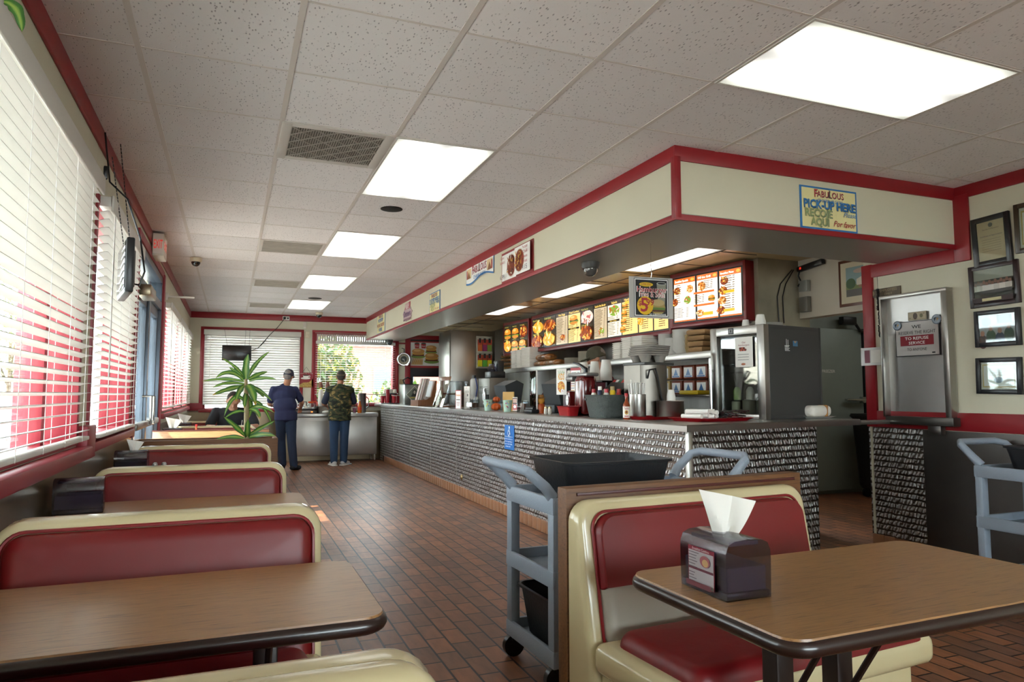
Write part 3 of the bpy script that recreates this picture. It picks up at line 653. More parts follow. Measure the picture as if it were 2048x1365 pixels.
root = thing('sauce_bottle', 'small sauce bottle with red cap on the seated man\'s table', 'bottle', (-.33, 8.1, .731)); MB().lathe([(.02, 0), (.022, .08), (.01, .12), (.01, .15)], n=12).build('body', col('#a8512c', .2), root); MB().lathe([(.012, .148), (.012, .17)], n=12).build('cap', col('#b02020', .3), root)
root = thing('food_basket', 'white paper food tray on the table beyond the far oak partition', 'food tray', (-.2, 8.05, .731)); MB().loft([[(p[0], p[1], z) for p in rrect(.16 + q, .12 + q, .01)] for z, q in ((0, 0), (.045, .04))]).build('tray', PAPER, root)
root = thing('drink_cup', 'small white cup with straw in front of the seated man', 'cup', (.12, 9.45, .731)); MB().lathe([(.028, 0), (.038, .09), (.04, .092)], n=16).build('cup', FOAM, root); MB().cyl((0, 0, .02), (.02, 0, .16), .003, 6).build('straw', WHITEP, root)

# ================================================================ bus carts and tubs
def cart(label, loc, rz):
    root = thing('service_cart', label, 'cart', loc, rz, 'grey plastic service carts')
    for z in (.77, .47, .15):
        s = MB(); s.bx(-.47, .47, -.235, .235, z - .05, z - .03, .004)
        for a in ((-.48, .48, -.245, -.225), (-.48, .48, .225, .245), (-.48, -.46, -.245, .245), (.46, .48, -.245, .245)): s.bx(*a, z - .055, z + .015, .006)
        s.build('shelf', GREYCART, root)
    for x in (-.455, .455):
        for y in (-.215, .215):
            p = MB(); p.box((x, y, .43), (.045, .055, .62), .006); p.build('post', GREYCART, root)
            wl = MB(); wl.cyl((x, y - .015, .05), (x, y + .015, .05), .05, 18); wl.box((x, y, .09), (.03, .045, .03), .004); wl.build('wheel', BLACKP, root)
    for sx in (-1, 1):
        h = MB(); h.tube([(sx * .46, -.20, .785), (sx * .50, -.215, .83), (sx * .58, -.205, .90), (sx * .615, -.16, .915), (sx * .62, 0, .915), (sx * .615, .16, .915), (sx * .58, .205, .90), (sx * .50, .215, .83), (sx * .46, .20, .785)], [.026, .024, .022, .021, .021, .021, .022, .024, .026], 12); h.build('handle', GREYCART, root)
    return root
def tub(label, loc, rz, w=.54, d=.40, h=.18):
    root = thing('bus_tub', label, 'tub', loc, rz, 'black plastic bus tubs')
    s = MB(); s.loft([[(p[0], p[1], z) for p in rrect(w + a, d + a, max(.05 + b, .02))] for z, a, b in ((0, -.07, 0), (.01, -.055, 0), (h - .015, 0, .0), (h - .012, .03, .01), (h, .034, .01), (h, .004, 0), (h - .02, -.012, 0), (.012, -.07, 0), (.010, -.12, 0))]); s.build('body', BLACKT, root, smooth=35)
    return root
cart1 = (1.72, 2.93)
cart('grey plastic service cart with a black tub behind the single booth bench', (cart1[0], cart1[1], 0), math.radians(2))
tub('open black bus tub on the top shelf of the cart behind the bench', (1.62, 2.94, .742), math.radians(2))
tub('black bus tub on the bottom shelf of the cart behind the bench', (1.58, 2.93, .122), math.radians(2), .6, .38, .22)
cart('grey plastic service cart against the right wall below the framed pictures', (4.44, 2.47, 0), PI / 2)
tub('black bus tub on the cart against the right wall', (4.44, 2.52, .742), PI / 2, .56, .40, .17)

# ================================================================ main counter
D1 = Vector((.984, .176, 0)).normalized(); N1 = Vector((-D1.y, D1.x, 0))
CZ = 1.035
P0 = Vector((2.50, 3.475, 0)); P1 = P0 + D1 * 1.75; P2 = P1 + N1 * .66; inn = Vector((3.16, 4.28, 0))
root = thing('steel_counter', 'long stainless service counter wrapped in embossed steel sheet', 'counter', (0, 0, 0))
top = MB(); out = [(P0.x, P0.y), (P1.x, P1.y), (P2.x, P2.y), (inn.x, inn.y), (inn.x, 13.2), (2.50, 13.2)]
def poly_slab(mb, pts, z0, z1, ins=.006):
    n = len(pts); cx = [Vector((p[0], p[1], 0)) for p in pts]; rin = []
    for i in range(n):
        a, b, c = cx[i - 1], cx[i], cx[(i + 1) % n]; d1 = (b - a).normalized(); d2 = (c - b).normalized(); nn = (Vector((-d1.y, d1.x, 0)) + Vector((-d2.y, d2.x, 0))).normalized(); rin.append(b + nn * ins)
    mb.loft([[(p.x, p.y, z0) for p in cx], [(p.x, p.y, z1 - ins) for p in cx], [(p.x, p.y, z1) for p in rin]])
poly_slab(top, out, .993, CZ, .008); top.build('worktop', mat('worktop_steel', '#928d88', .34, 1, var=.12, vscale=2), root, smooth=30)
S0 = Vector((2.602, 3.585, 0)); S1 = S0 + D1 * 1.24; S2 = S1 + N1 * .5
sk = MB().use(CLAD)
def vwall(mb, a, b, z0, z1, t=.02):
    d = (b - a).normalized(); nn = Vector((-d.y, d.x, 0)) * t
    mb.loft([[(a.x, a.y, z0), (b.x, b.y, z0), (b.x + nn.x, b.y + nn.y, z0), (a.x + nn.x, a.y + nn.y, z0)], [(a.x, a.y, z1), (b.x, b.y, z1), (b.x + nn.x, b.y + nn.y, z1), (a.x + nn.x, a.y + nn.y, z1)]])
vwall(sk, Vector((2.602, 13.1, 0)), Vector((2.602, 3.585, 0)), .0, .993); vwall(sk, S0, S1, .0, .993); vwall(sk, S1, S2, 0, .993)
sk.build('cladding', None, root)
bd = MB().use(STEELD)
vwall(bd, Vector((2.63, 13.0, 0)), Vector((2.63, 3.80, 0)), .05, .99, .45)
bd.build('body', None, root)
for y in (4.75, 5.95, 7.15, 8.35, 9.55, 10.75, 11.95): MB().bx(2.598, 2.603, y - .004, y + .004, .1, .993).build('seam_strip', STEEL, root)
MB().box((2.602, 3.60, .5), (.035, .035, .98), .004).build('corner_strip', STEEL, root)
for q in (.07, 1.15): 
    p = S0 + D1 * q; MB().box((p.x, p.y, .5), (.006, .006, .98), 0, rz=.176).build('seam_strip', STEEL, root)
root = thing('passage_gate_bar', 'short steel bar joining the counter end to the wall', 'bar', (4.2, 3.87, .99)); MB().bx(0, .52, 0, .07, 0, .03, .004).build('bar', STEEL, root)
# outlet cover low on the counter and the blue wheelchair notice
p = onx(924, 955, 2.60); o = MB().lathe([(.035, 0), (.033, .008), (.02, .018), (.006, .02)], n=20)
o = o.build('drain_cover', mat('dull_brass', '#a58f68', .35, .9), loc=(2.598, p.y, p.z)); o.rotation_euler = (0, -PI / 2, 0); tag(o, 'small round brass cover low on the counter front', 'cover')
BLUE = col('#1b6bb8', .4); WH = col('#f2f2ee', .5)
a, b = onx(1010, 850, 2.60), onx(1029, 902, 2.60); w_, h_ = abs(a.y - b.y), a.z - b.z
c = MB(); c.use(BLUE); c.bx(-w_ / 2, w_ / 2, 0, .002, -h_ / 2, h_ / 2)
c.disc(0, h_ * .41, w_ * .05, w_ * .05, WH); c.poly([(-.006, h_ * .37), (.004, h_ * .37), (.006, h_ * .25), (-.004, h_ * .25)], WH)
ar = [(.034 * math.cos(t) - .002, h_ * .20 + .034 * math.sin(t)) for t in [2.2 + 4.1 * k / 12 for k in range(13)]] + [(.027 * math.cos(t) - .002, h_ * .20 + .027 * math.sin(t)) for t in [2.2 + 4.1 * k / 12 for k in range(13)]][::-1]
for k in range(12): c.poly([ar[k], ar[k + 1], ar[24 - k], ar[25 - k]], WH)
c.poly([(0, h_ * .265), (.03, h_ * .265), (.03, h_ * .245), (0, h_ * .245)], WH); c.poly([(.024, h_ * .25), (.034, h_ * .25), (.048, h_ * .13), (.038, h_ * .13)], WH)
for k, t in enumerate(('We are pleased to', 'provide assistance in', 'access regarding it', 'if you need help,', 'please ask.')): c.text(t, 0, h_ * (.04 - .1 * k), .018, WH, width=w_ * (.86 if k < 4 else .5), bold=.01)
o = c.build('accessibility_notice', loc=(2.596, (a.y + b.y) / 2, (a.z + b.z) / 2), rz=-PI / 2); tag(o, 'blue wheelchair access notice on the counter front', 'notice')

# ================================================================ ceiling fittings
def lens_mat():
    m = bpy.data.materials.new('lit_prismatic_lens'); m.use_nodes = True; n = m.node_tree.nodes; l = m.node_tree.links; p = n['Principled BSDF']
    tc = n.new('ShaderNodeTexCoord'); sp = n.new('ShaderNodeSeparateXYZ'); l.new(tc.outputs['Object'], sp.inputs[0])
    # two lamp tubes behind the diffuser: brighter along local y = +-.15, dim towards the rim
    ab = n.new('ShaderNodeMath'); ab.operation = 'ABSOLUTE'; l.new(sp.outputs[1], ab.inputs[0])
    r = ramp(n, [(0, (.36, .36, .36, 1)), (.13, (1, 1, 1, 1)), (.20, (1, 1, 1, 1)), (.288, (.30, .31, .28, 1))]); r.color_ramp.interpolation = 'EASE'; l.new(ab.outputs[0], r.inputs[0])
    ax = n.new('ShaderNodeMath'); ax.operation = 'ABSOLUTE'; l.new(sp.outputs[0], ax.inputs[0])
    r2 = ramp(n, [(.50, (1, 1, 1, 1)), (.60, (.4, .4, .38, 1))]); l.new(ax.outputs[0], r2.inputs[0])
    mx = n.new('ShaderNodeMix'); mx.data_type = 'RGBA'; mx.blend_type = 'MULTIPLY'; mx.inputs[0].default_value = 1; l.new(r.outputs[0], mx.inputs[6]); l.new(r2.outputs[0], mx.inputs[7])
    tint = n.new('ShaderNodeMix'); tint.data_type = 'RGBA'; tint.blend_type = 'MULTIPLY'; tint.inputs[0].default_value = 1; tint.inputs[7].default_value = (1, 1, .95, 1); l.new(mx.outputs[2], tint.inputs[6])
    l.new(tint.outputs[2], p.inputs['Emission Color']); p.inputs['Emission Strength'].default_value = LENS_STRENGTH; p.inputs['Base Color'].default_value = (.7, .7, .7, 1); return m
LENS = lens_mat()
FRAME = mat('white_fixture_frame', '#c9c3bd', .45)
def fixture(x, y, rz, label, z=ZC, gr='lit ceiling panels in rows'):
    root = thing('ceiling_light', label, 'ceiling light', (x, y, z), rz, gr)
    f = MB()
    for a in ((-.607, .607, -.302, -.288), (-.607, .607, .288, .302), (-.607, -.593, -.302, .302), (.593, .607, -.302, .302)): f.bx(*a, -.007, .001, .002)
    f.build('frame', FRAME, root)
    MB().bx(-.594, .594, -.289, .289, -.006, -.003).build('diffuser', LENS, root)
gxx = lambda i: -.398 + .6096 * i
gyy = lambda j: 1.97 + .6096 * j
fixture((gxx(4) + gxx(6)) / 2, (gyy(0) + gyy(1)) / 2, 0, 'largest lit ceiling panel, above and right of the bench in front of the counter')
for j, lb in ((3, 'lit ceiling panel beside the dark return air grille'), (7, 'lit ceiling panel beyond the large round black ceiling hole'), (11, 'third lit ceiling panel along the aisle, before the small black ceiling hole'), (15, 'lit ceiling panel closest to the far wall')):
    fixture((gxx(2) + gxx(3)) / 2, gyy(j + 1), PI / 2, lb)
fixture(1.2, -1.4, PI / 2, 'lit ceiling panel at the rear of the room near the rear window')
for y, lb in ((5.42, 'kitchen light panel nearest the hanging burger sign'), (7.5, 'middle kitchen light panel above the counter'), (9.6, 'kitchen light panel nearest the steel cabinet')):
    fixture(3.58, y, PI / 2, lb, 2.452, 'kitchen light panels')
fixture(6.6, 5.3, 0, 'kitchen light panel in the passage towards the walk-in cooler', 2.62, 'kitchen light panels'); fixture(7.9, 5.3, 0, 'unseen light panel added deepest inside the passage to brighten it', 2.62, 'kitchen light panels')  # second panel is unseen, added to brighten the dark passage walls
# return air grille
root = thing('return_air_grille', 'dark metal return air grille with a diamond mesh in a pale frame', 'vent', ((gxx(1) + gxx(2)) / 2, (gyy(3) + gyy(4)) / 2, ZC), 0)
f = MB()
for a in ((-.302, .302, -.302, -.25), (-.302, .302, .25, .302), (-.302, -.25, -.302, .302), (.25, .302, -.302, .302)): f.bx(*a, -.007, .001, .002)
f.build('frame', FRAME, root)
MB().bx(-.255, .255, -.255, .255, -.004, -.001).build('backing', col('#5c5751', .7), root)
gr = MB()
for k in range(-4, 5):
    for s in (1, -1):
        pts = [(x, k * .125 + s * x) for x in np.linspace(-.25, .25, 21) if abs(k * .125 + s * x) <= .25]
        if len(pts) > 1: gr.tube([(pts[0][0], pts[0][1], -.006), (pts[-1][0], pts[-1][1], -.006)], .0035, 4)
for k in range(40): gr.bx(-.25 + k * .0128, -.2475 + k * .0128, -.25, .25, -.0055, -.004)
gr.build('mesh', col('#a29c93', .5), root)
VN = mat('dusty_vent_panel', '#b9b2a8', .7, var=.25, vscale=9)
for j, lb in ((8, 'pale dusty supply vent beside the second lit panel of the aisle'), (12, 'pale dusty supply vent beside the third lit panel of the aisle'), (16, 'pale supply vent closest to the far wall')):
    root = thing('supply_vent', lb, 'vent', ((gxx(1) + gxx(2)) / 2, gyy(j) + .305, ZC), 0, 'pale supply vents in the ceiling'); f = MB()
    for a in ((-.302, .302, -.302, -.27), (-.302, .302, .27, .302), (-.302, -.27, -.302, .302), (.27, .302, -.302, .302)): f.bx(*a, -.007, .001, .002)
    f.build('frame', FRAME, root); f = MB(); f.bx(-.27, .27, -.27, .27, -.005, -.001)
    for k in range(18): f.bx(-.27, .27, -.262 + k * .03, -.256 + k * .03, -.009, -.005)
    f.build('louvre_panel', VN, root)
for x, y, r, lb in ((1.126, 5.35, .085, 'large round black hole in the ceiling beyond the nearest aisle light'), (1.141, 10.88, .10, 'small round black hole in the ceiling near the far wall')):
    o = MB().lathe([(r, 0), (r, -.004), (r * .92, -.006)], n=28).build('ceiling_speaker', col('#0e0d0d', .8), loc=(x, y, ZC)); tag(o, lb, 'speaker', 'round black ceiling speakers')
def dome(x, y, z, label, base, shell, s=1.0, gr='dome security cameras'):
    root = thing('security_camera', label, 'security camera', (x, y, z), 0, gr)
    MB().lathe([(.062 * s, 0), (.062 * s, -.03 * s), (.055 * s, -.045 * s), (.045 * s, -.048 * s)], n=24).build('housing', col(base, .45), root)
    MB().lathe([(.048 * s, -.044 * s), (.046 * s, -.065 * s), (.034 * s, -.085 * s), (.015 * s, -.096 * s), (.001, -.098 * s)], n=20).build('dome', mat('dark_camera_dome_' + shell, '#' + shell, .08, coat=1), root)
dome(-.383, 8.047, ZC - .006, 'cream dome camera on the ceiling above the entrance side', '#cdbfa4', '15161a', .95)
dome(1.41, 12.7, ZC - .006, 'cream dome camera on the ceiling above the far windows', '#cdbfa4', '15161a', 1.0)
dome(2.56, 4.76, SZ, 'dark grey dome camera under the counter soffit near its corner', '#45423f', '4a4744', 1.15)
dome(2.75, 13.1, SZ, 'dark dome camera under the far end of the counter soffit', '#45423f', '3a4248', 1.1)
# exit sign over the entrance door
root = thing('exit_sign', 'white exit sign box with red letters above the entrance door', 'sign', (LW + .02, 7.0, 2.55), 0)
MB().bx(0, .09, -.16, .16, -.11, .09, .006).build('box', mat('exit_sign_housing', '#d8cfbe', .5), root)
for side, M in ((0, Matrix.Translation((.0905, 0, -.01)) @ Matrix.Rotation(PI / 2, 4, 'Z')), (1, Matrix.Translation((.045, -.1605, -.01)))):
    c = MB(M); c.rect(-.14 if side == 0 else -.04, -.08, .14 if side == 0 else .04, .08, col('#e6ddd0', .5)); c.text('EXIT', 0, 0, .11, glow('#d23a2e', .6), bold=.02, width=.24 if side == 0 else .07); c.build('face', None, root)
# entry bell rod on the wall above the door
p = onx(391, 508, LW); o = MB().cyl((0, 0, 0), (.28, 0, 0), .013, 10); o.bx(-.01, .01, -.02, .02, -.04, .04); o = o.build('wall_bracket', WHITEP, loc=(LW + .01, 8.6, 2.30)); tag(o, 'short white rod bracket on the wall past the entrance door', 'bracket')
# televisions
CHAIN = mat('black_chain', '#1c1a1a', .4, .6)
def chain(mb, a, b, n):
    a, b = Vector(a), Vector(b)
    for i in range(n):
        p, q = a.lerp(b, i / n), a.lerp(b, (i + .8) / n); mb.cyl(p, q, .0035, 4)
root = thing('television', 'small flat television hanging on chains in front of the side window blind', 'television', (-.555, 4.32, 1.90), math.radians(12))
MB().box((0, 0, -.005), (.04, .46, .29), .008).build('casing', BLACKP, root)
MB().box((-.022, 0, 0), (.004, .42, .25), .001).build('screen', col('#0c0c10', .1), root)
bq = MB(); bq.box((.024, -.0, -.01), (.02, .26, .2), .006); bq.use(WHITEP); bq.box((.035, .08, -.05), (.002, .05, .03)); bq.build('rear_cover', mat('grey_tv_rear', '#3c3a38', .4), root)
for a_, b_ in (((0, -.15, .14), (-.06, -.13, .66)), ((0, .15, .14), (-.08, .13, .66))): h = MB(); chain(h, a_, b_, 26); h.build('chain', CHAIN, root)
h = MB(); h.tube([(.03, .08, -.06), (.07, .0, -.08), (.08, -.12, -.02), (.05, -.16, .15), (-.02, -.18, .35), (-.1, -.1, .45), (-.13, -.08, .72)], .005, 6); h.box((-.12, -.085, .5), (.02, .03, .07), .004); h.build('power_cable', BLACKP, root)
root = thing('television', 'black flat television hanging before the closed blind on the far wall', 'television', (.075, 13.2, 1.935), 0)
MB().box((0, 0, 0), (.48, .045, .27), .008).build('casing', BLACKP, root); MB().box((0, -.024, .005), (.45, .003, .235), .001).build('screen', mat('tv_screen', '#17130f', .25), root)
h = MB()
for x in (-.16, .13, .2): chain(h, (x, 0, .13), (x - .05 * (1 if x < 0 else -.2), .1, .42), 12)
h.build('chain', CHAIN, root)
root = thing('power_outlet', 'white double outlet on the red band of the far wall', 'outlet', (.90, BW - .018, 2.60)); MB().box((0, -.004, 0), (.12, .008, .075), .003).build('cover_plate', WHITEP, root)
m = MB(); m.box((-.03, -.02, 0), (.045, .03, .045), .006); m.cyl((.03, -.006, 0), (.03, -.01, 0), .016, 10); m.build('socket', BLACKP, root)
o = MB().tube([(.87, 13.35, 2.59), (.75, 13.3, 2.42), (.62, 13.28, 2.28), (.5, 13.26, 2.12), (.42, 13.24, 2.03), (.3, 13.23, 1.98)], [.006, .006, .006, .012, .006, .006], 6).build('extension_cable', BLACKP); tag(o, 'dark power cord running from the wall outlet down to the far television', 'cord')
for z, s, lb in ((2.50, (.05, .04, .11), 'small white motion sensor above the far windows'), (2.33, (.085, .04, .12), 'beige alarm box between the two far windows')):
    o = MB().box((0, -.02, 0), s, .008); o.box((0, -.045, -.02), (s[0] * .5, .012, .04), .004); o = o.build('wall_sensor', col('#d8ceb4' if z < 2.4 else '#ddd6c8', .5), loc=(1.285 if z < 2.4 else 1.23, BW, z - .02)); tag(o, lb, 'sensor')
# coffee plaque
root = thing('coffee_plaque', 'red hanging plaque with a painted coffee cup between the far windows', 'plaque', (1.275, BW - .02, 1.475))
c = MB(); c.use(col('#8b2028', .5)); c.bx(-.135, .135, 0, .012, -.14, .135, .004); c.poly([(-.13, -.135), (.13, -.135), (.13, .03), (.05, -.045), (-.05, -.05), (-.13, -.1)], col('#c9a95a'))
c.disc(-.01, .03, .085, .02, col('#e6e0d4')); c.poly([(-.06, .085), (.05, .085), (.035, .035), (-.045, .035)], col('#f0eade')); c.disc(-.005, .085, .055, .012, col('#50342a')); c.disc(.06, .065, .014, .018, col('#efe9dc')); c.disc(.06, .065, .008, .011, col('#8b2028'))
c.text('One Coffee', .0, -.075, .045, col('#8a5a20'), bold=.02, width=.2); c.text('Fills the Spirit', .0, -.115, .035, col('#8a5a20'), bold=.02, width=.22); c.text('morning  cup  of  coffee', 0, .118, .02, col('#e9d9c4'), width=.23); c.build('board', None, root)
m = MB(); m.tube([(-.07, 0, .135), (0, 0, .235), (.07, 0, .135)], .003, 5); m.build('hanger', CHAIN, root)

# ================================================================ printed signs on the fascia
YEL, BLU, DRD, GRN = col('#e9dfa4', .5), col('#2f74b5', .5), col('#a92a35', .5), col('#93a06c', .5)
LBL, SHD = col('#8aa7c4', .5), col('#2b3d59', .5)
def logo(c, x, z, w_):
    c.text('FABULOUS', x + w_ * .012, z - w_ * .012, w_ * .23, SHD, bold=.005, width=w_ * .98); c.text('FABULOUS', x, z, w_ * .23, DRD, bold=.01, width=w_ * .98); c.text('F', x - w_ * .44, z, w_ * .3, DRD, bold=.02)
    c.poly([(x - .02 * w_, z - .08 * w_), (x + .05 * w_, z - .08 * w_), (x + .03 * w_, z + .03 * w_), (x + .05 * w_, z + .10 * w_), (x + .01 * w_, z + .13 * w_), (x - .01 * w_, z + .05 * w_)], col('#5b4b45'))
    c.text('CHARBURGERS', x + w_ * .03, z - w_ * .17, w_ * .12, BLU, bold=.012, width=w_ * .85)
def card(name, label, cat, loc, rz, w_, h_, base, t=.006, group=None):
    c = MB(); c.use(base); c.bx(-w_ / 2, w_ / 2, 0, t, -h_ / 2, h_ / 2); c.meta = (name, label, cat, loc, rz, group); return c
def done(c):
    n, lb, ct, loc, rz, gp = c.meta; o = c.build(n, None, loc=loc, rz=rz); return tag(o, lb, ct, gp)
def fascia(px0, px1, pt, pb):      # rectangle seen on the long fascia -> centre, width, height
    a, b = onx(px0, pt[0], FX), onx(px1, pt[1], FX); d = onx(px0, pb[0], FX); e_ = onx(px1, pb[1], FX)
    return (FX - .008, (a.y + b.y) / 2, (a.z + b.z + d.z + e_.z) / 4), abs(a.y - b.y), (a.z - d.z + b.z - e_.z) / 2
# front: pick-up here
c = card('pickup_sign', 'yellow and blue pick-up here sign on the front fascia', 'sign', (3.527, FY - .008, 2.396), 0, .475, .275, BLU); c.rect(-.226, -.126, .226, .126, YEL)
logo(c, 0, .092, .25); c.text('PICK-UP HERE', .004, .018, .075, SHD, bold=.045, width=.435); c.text('PICK-UP HERE', 0, .022, .075, BLU, bold=.05, width=.43)
c.text('RECOJE', -.092, -.038, .07, SHD, bold=.03, width=.225); c.text('RECOJE', -.095, -.035, .07, GRN, bold=.05, width=.222); c.text('AQUI', -.082, -.094, .07, SHD, bold=.03, width=.15); c.text('AQUI', -.085, -.091, .07, GRN, bold=.05, width=.148)
c.text('Please', .165, -.028, .045, BLU, shear=.4, width=.11); c.text('Por favor', .115, -.093, .055, DRD, bold=.01, shear=.4, width=.19); done(c)
# photo sign with two dishes
loc, w_, h_ = fascia(1005, 1068, (500, 486), (571, 546)); c = card('dish_sign', 'photo sign with a sandwich and chili cheese fries on the long fascia', 'sign', loc, -PI / 2, w_, h_ * .98, col('#8c2a2c')); 
for sx, lines, pr, cols in ((-1, ('Gyro', 'Sandwich'), '6.99', ('#8d3b1f', '#e2dccf', '#5d2a1a', '#c9923c')), (1, ('Pastrami', 'Chili', 'Cheese', 'Fries'), '9.15', ('#8f3e16', '#d99a35', '#e5b44d', '#7d2d12'))):
    x0 = sx * w_ / 4; c.rect(x0 - w_ * .235, -h_ * .40, x0 + w_ * .235, h_ * .42, WH); px_ = x0 - sx * w_ * .08
    c.disc(px_, 0, w_ * .15, h_ * .36, col('#d8d2c6')); c.disc(px_, 0, w_ * .135, h_ * .33, col(cols[0]))
    for k in range(34):
        a, r = random.uniform(0, 6.28), random.random() ** .5; c.disc(px_ + r * w_ * .115 * math.cos(a), r * h_ * .29 * math.sin(a), .022, .008, col(random.choice(cols)), 6, random.uniform(0, 3))
    tx = x0 + sx * w_ * .15
    for k, t in enumerate(lines): c.text(t, tx, h_ * (.3 - .14 * k), .04, DRD, bold=.01, width=min(w_ * .15, .022 * len(t)))
    c.text(pr, tx, -h_ * .3, .06, col('#3a2a4a'), bold=.01, width=w_ * .14)
done(c)
# banner with wavy lower edge
loc, w_, h_ = fascia(934, 989, (541, 513), (572, 545)); h2 = h_
c = MB(); c.layer = 0; xs = np.linspace(-w_ / 2, w_ / 2, 17); wave = lambda x: -h2 * .5 + .03 + .028 * math.sin((x / w_) * 2 * PI * 1.0 + .6)
c.use(BLU); c.poly([(x, wave(x) - .018) for x in xs] + [(w_ / 2, h2 * .6), (-w_ / 2, h2 * .6)], BLU); c.poly([(x * .98, wave(x)) for x in xs] + [(w_ * .49, h2 * .55), (-w_ * .49, h2 * .55)], WH); c.use(BLU); c.bx(-w_ / 2, w_ / 2, 0, .004, -h2 * .2, h2 * .6)
logo(c, 0, .04, w_ * .52)
for sx in (-1, 1): 
    c.rect(sx * w_ * .38 - w_ * .09, -.03, sx * w_ * .38 + w_ * .09, .075, col('#dfc79a')); c.poly([(sx * w_ * .38 - .06, -.03), (sx * w_ * .38 + .06, -.03), (sx * w_ * .38 + .0, .05)], col('#8a5a34')); c.rect(sx * w_ * .45 - .01, -.03, sx * w_ * .45 + .02, .06, DRD)
o = c.build('shop_banner', None, loc=loc, rz=-PI / 2); tag(o, 'white shop banner with wavy blue lower edge on the long fascia', 'sign')
# order here
loc, w_, h_ = fascia(860, 881, (590, 579), (628, 621)); c = card('order_sign', 'order here sign on the long fascia beside the wavy banner', 'sign', loc, -PI / 2, w_, h_, BLU); c.rect(-w_ * .47, -h_ * .46, w_ * .47, h_ * .46, YEL)
logo(c, 0, h_ * .34, w_ * .55); c.text('ORDER HERE', 0, h_ * .06, .1, BLU, bold=.03, width=w_ * .9); c.text('ORDENE', -w_ * .15, -h_ * .13, .07, GRN, bold=.03, width=w_ * .5); c.text('AQUI', -w_ * .15, -h_ * .32, .07, GRN, bold=.03, width=w_ * .35); c.text('Please', w_ * .33, -h_ * .08, .04, BLU, shear=.4); c.text('Por favor', w_ * .28, -h_ * .36, .045, DRD, shear=.4, width=w_ * .4); done(c)
# pastry shaped sign
loc, w_, h_ = fascia(807, 825, (606, 602), (645, 640)); c = MB(); c.use(col('#b59a9e')); c.prism([(w_ * .48 * math.cos(t) * (1 + .08 * math.sin(9 * t)), -h_ * .12 + h_ * .36 * math.sin(t) * (1 + .08 * math.sin(9 * t))) for t in [2 * PI * k / 40 for k in range(40)]], 0, .008); c.use(col('#b04a56')); c.prism([(-w_ * .28, h_ * .12), (w_ * .28, h_ * .12), (w_ * .3, h_ * .46), (-w_ * .22, h_ * .42)], -.001, .006)
c.layer = -.002; c.text('HAVE A', 0, h_ * .34, .06, WH, bold=.02, width=w_ * .42); c.text('TREAT', 0, h_ * .2, .06, WH, bold=.02, width=w_ * .42); c.text('Dessert', 0, -h_ * .12, .13, col('#6b4a78'), bold=.03, width=w_ * .75); c.rect(-w_ * .4, -h_ * .46, w_ * .4, -h_ * .36, col('#7b5560'))
o = c.build('dessert_sign', None, loc=loc, rz=-PI / 2); tag(o, 'round pink and mauve dessert sign on the long fascia', 'sign')
# phone orders
loc, w_, h_ = fascia(755, 771, (628, 624), (668, 665)); c = card('phone_order_sign', 'pick-up phone orders here sign at the far end of the long fascia', 'sign', loc, -PI / 2, w_, h_, LBL); c.rect(-w_ * .47, -h_ * .47, w_ * .47, h_ * .47, YEL)
logo(c, 0, h_ * .34, w_ * .5); c.text('PICK-UP', 0, h_ * .12, .08, BLU, bold=.03, width=w_ * .6); c.text('PHONE ORDERS', 0, -h_ * .12, .08, DRD, bold=.03, width=w_ * .88); c.text('HERE', 0, -h_ * .34, .08, BLU, bold=.03, width=w_ * .4); done(c)
# hanging hamburger sign
A, B_, D_ = ony(1260, 552, 3.99), ony(1343, 552, 3.99), ony(1260, 635, 3.99); w_ = B_.x - A.x; h_ = A.z - D_.z
root = thing('hanging_price_sign', 'white framed hamburger special sign hanging on a hook under the soffit', 'sign', ((A.x + B_.x) / 2, 3.99, (A.z + D_.z) / 2), math.radians(-4))
c = MB(); c.use(mat('grey_white_card', '#b4b0aa', .6)); c.bx(-w_ / 2, w_ / 2, 0, .006, -h_ / 2, h_ / 2); K = col('#1b1a1c', .5)
q = w_ * .395; c.rect(-q, -q, q, q, K); c.rect(-q + .004, -q + .004, q - .004, q - .004, WH); c.rect(-q + .01, -q + .01, q - .01, q - .01, K)
c.disc(-w_ * .12, w_ * .27, w_ * .16, w_ * .045, col('#d8b41c')); c.text('SUPER DEAL', -w_ * .12, w_ * .27, .02, DRD, width=w_ * .24)
CUP = col('#8f8d7c'); c.poly([(w_ * .12, w_ * .3), (w_ * .34, w_ * .3), (w_ * .30, -w_ * .2), (w_ * .15, -w_ * .2)], CUP); c.disc(w_ * .23, w_ * .3, w_ * .11, w_ * .03, col('#c8c8c0')); c.disc(w_ * .23, w_ * .3, w_ * .095, w_ * .02, K)
c.disc(w_ * .14, -w_ * .2, w_ * .17, w_ * .15, col('#a08a4e')); c.rect(-w_ * .02, -w_ * .25, w_ * .3, -w_ * .2, col('#5c7a34')); c.rect(-w_ * .02, -w_ * .29, w_ * .3, -w_ * .25, col('#5a3622')); c.disc(w_ * .14, -w_ * .1, w_ * .15, w_ * .07, col('#b8a070'))
for t_, z_, wd in (('Hamburger', w_ * .16, w_ * .68), ('Fries & Soda', w_ * .06, w_ * .56)): c.text(t_, 0, z_, .055, WH, bold=.05, width=wd + .012); c.text(t_, 0, z_, .05, col('#b3262c') if 'H' in t_ else col('#c98a88'), bold=.02, width=wd)
c.disc(-w_ * .16, -w_ * .17, w_ * .185, w_ * .19, col('#e0b21a')); c.text('$', -w_ * .28, -w_ * .13, .045, DRD, bold=.03); c.text('5', -w_ * .18, -w_ * .17, .13, DRD, bold=.04); c.text('99', -w_ * .05, -w_ * .11, .06, DRD, bold=.03)
c.text('NO SUBSTITUTIONS', w_ * .12, -w_ * .35, .016, WH, bold=.02, width=w_ * .38); c.build('board', None, root)
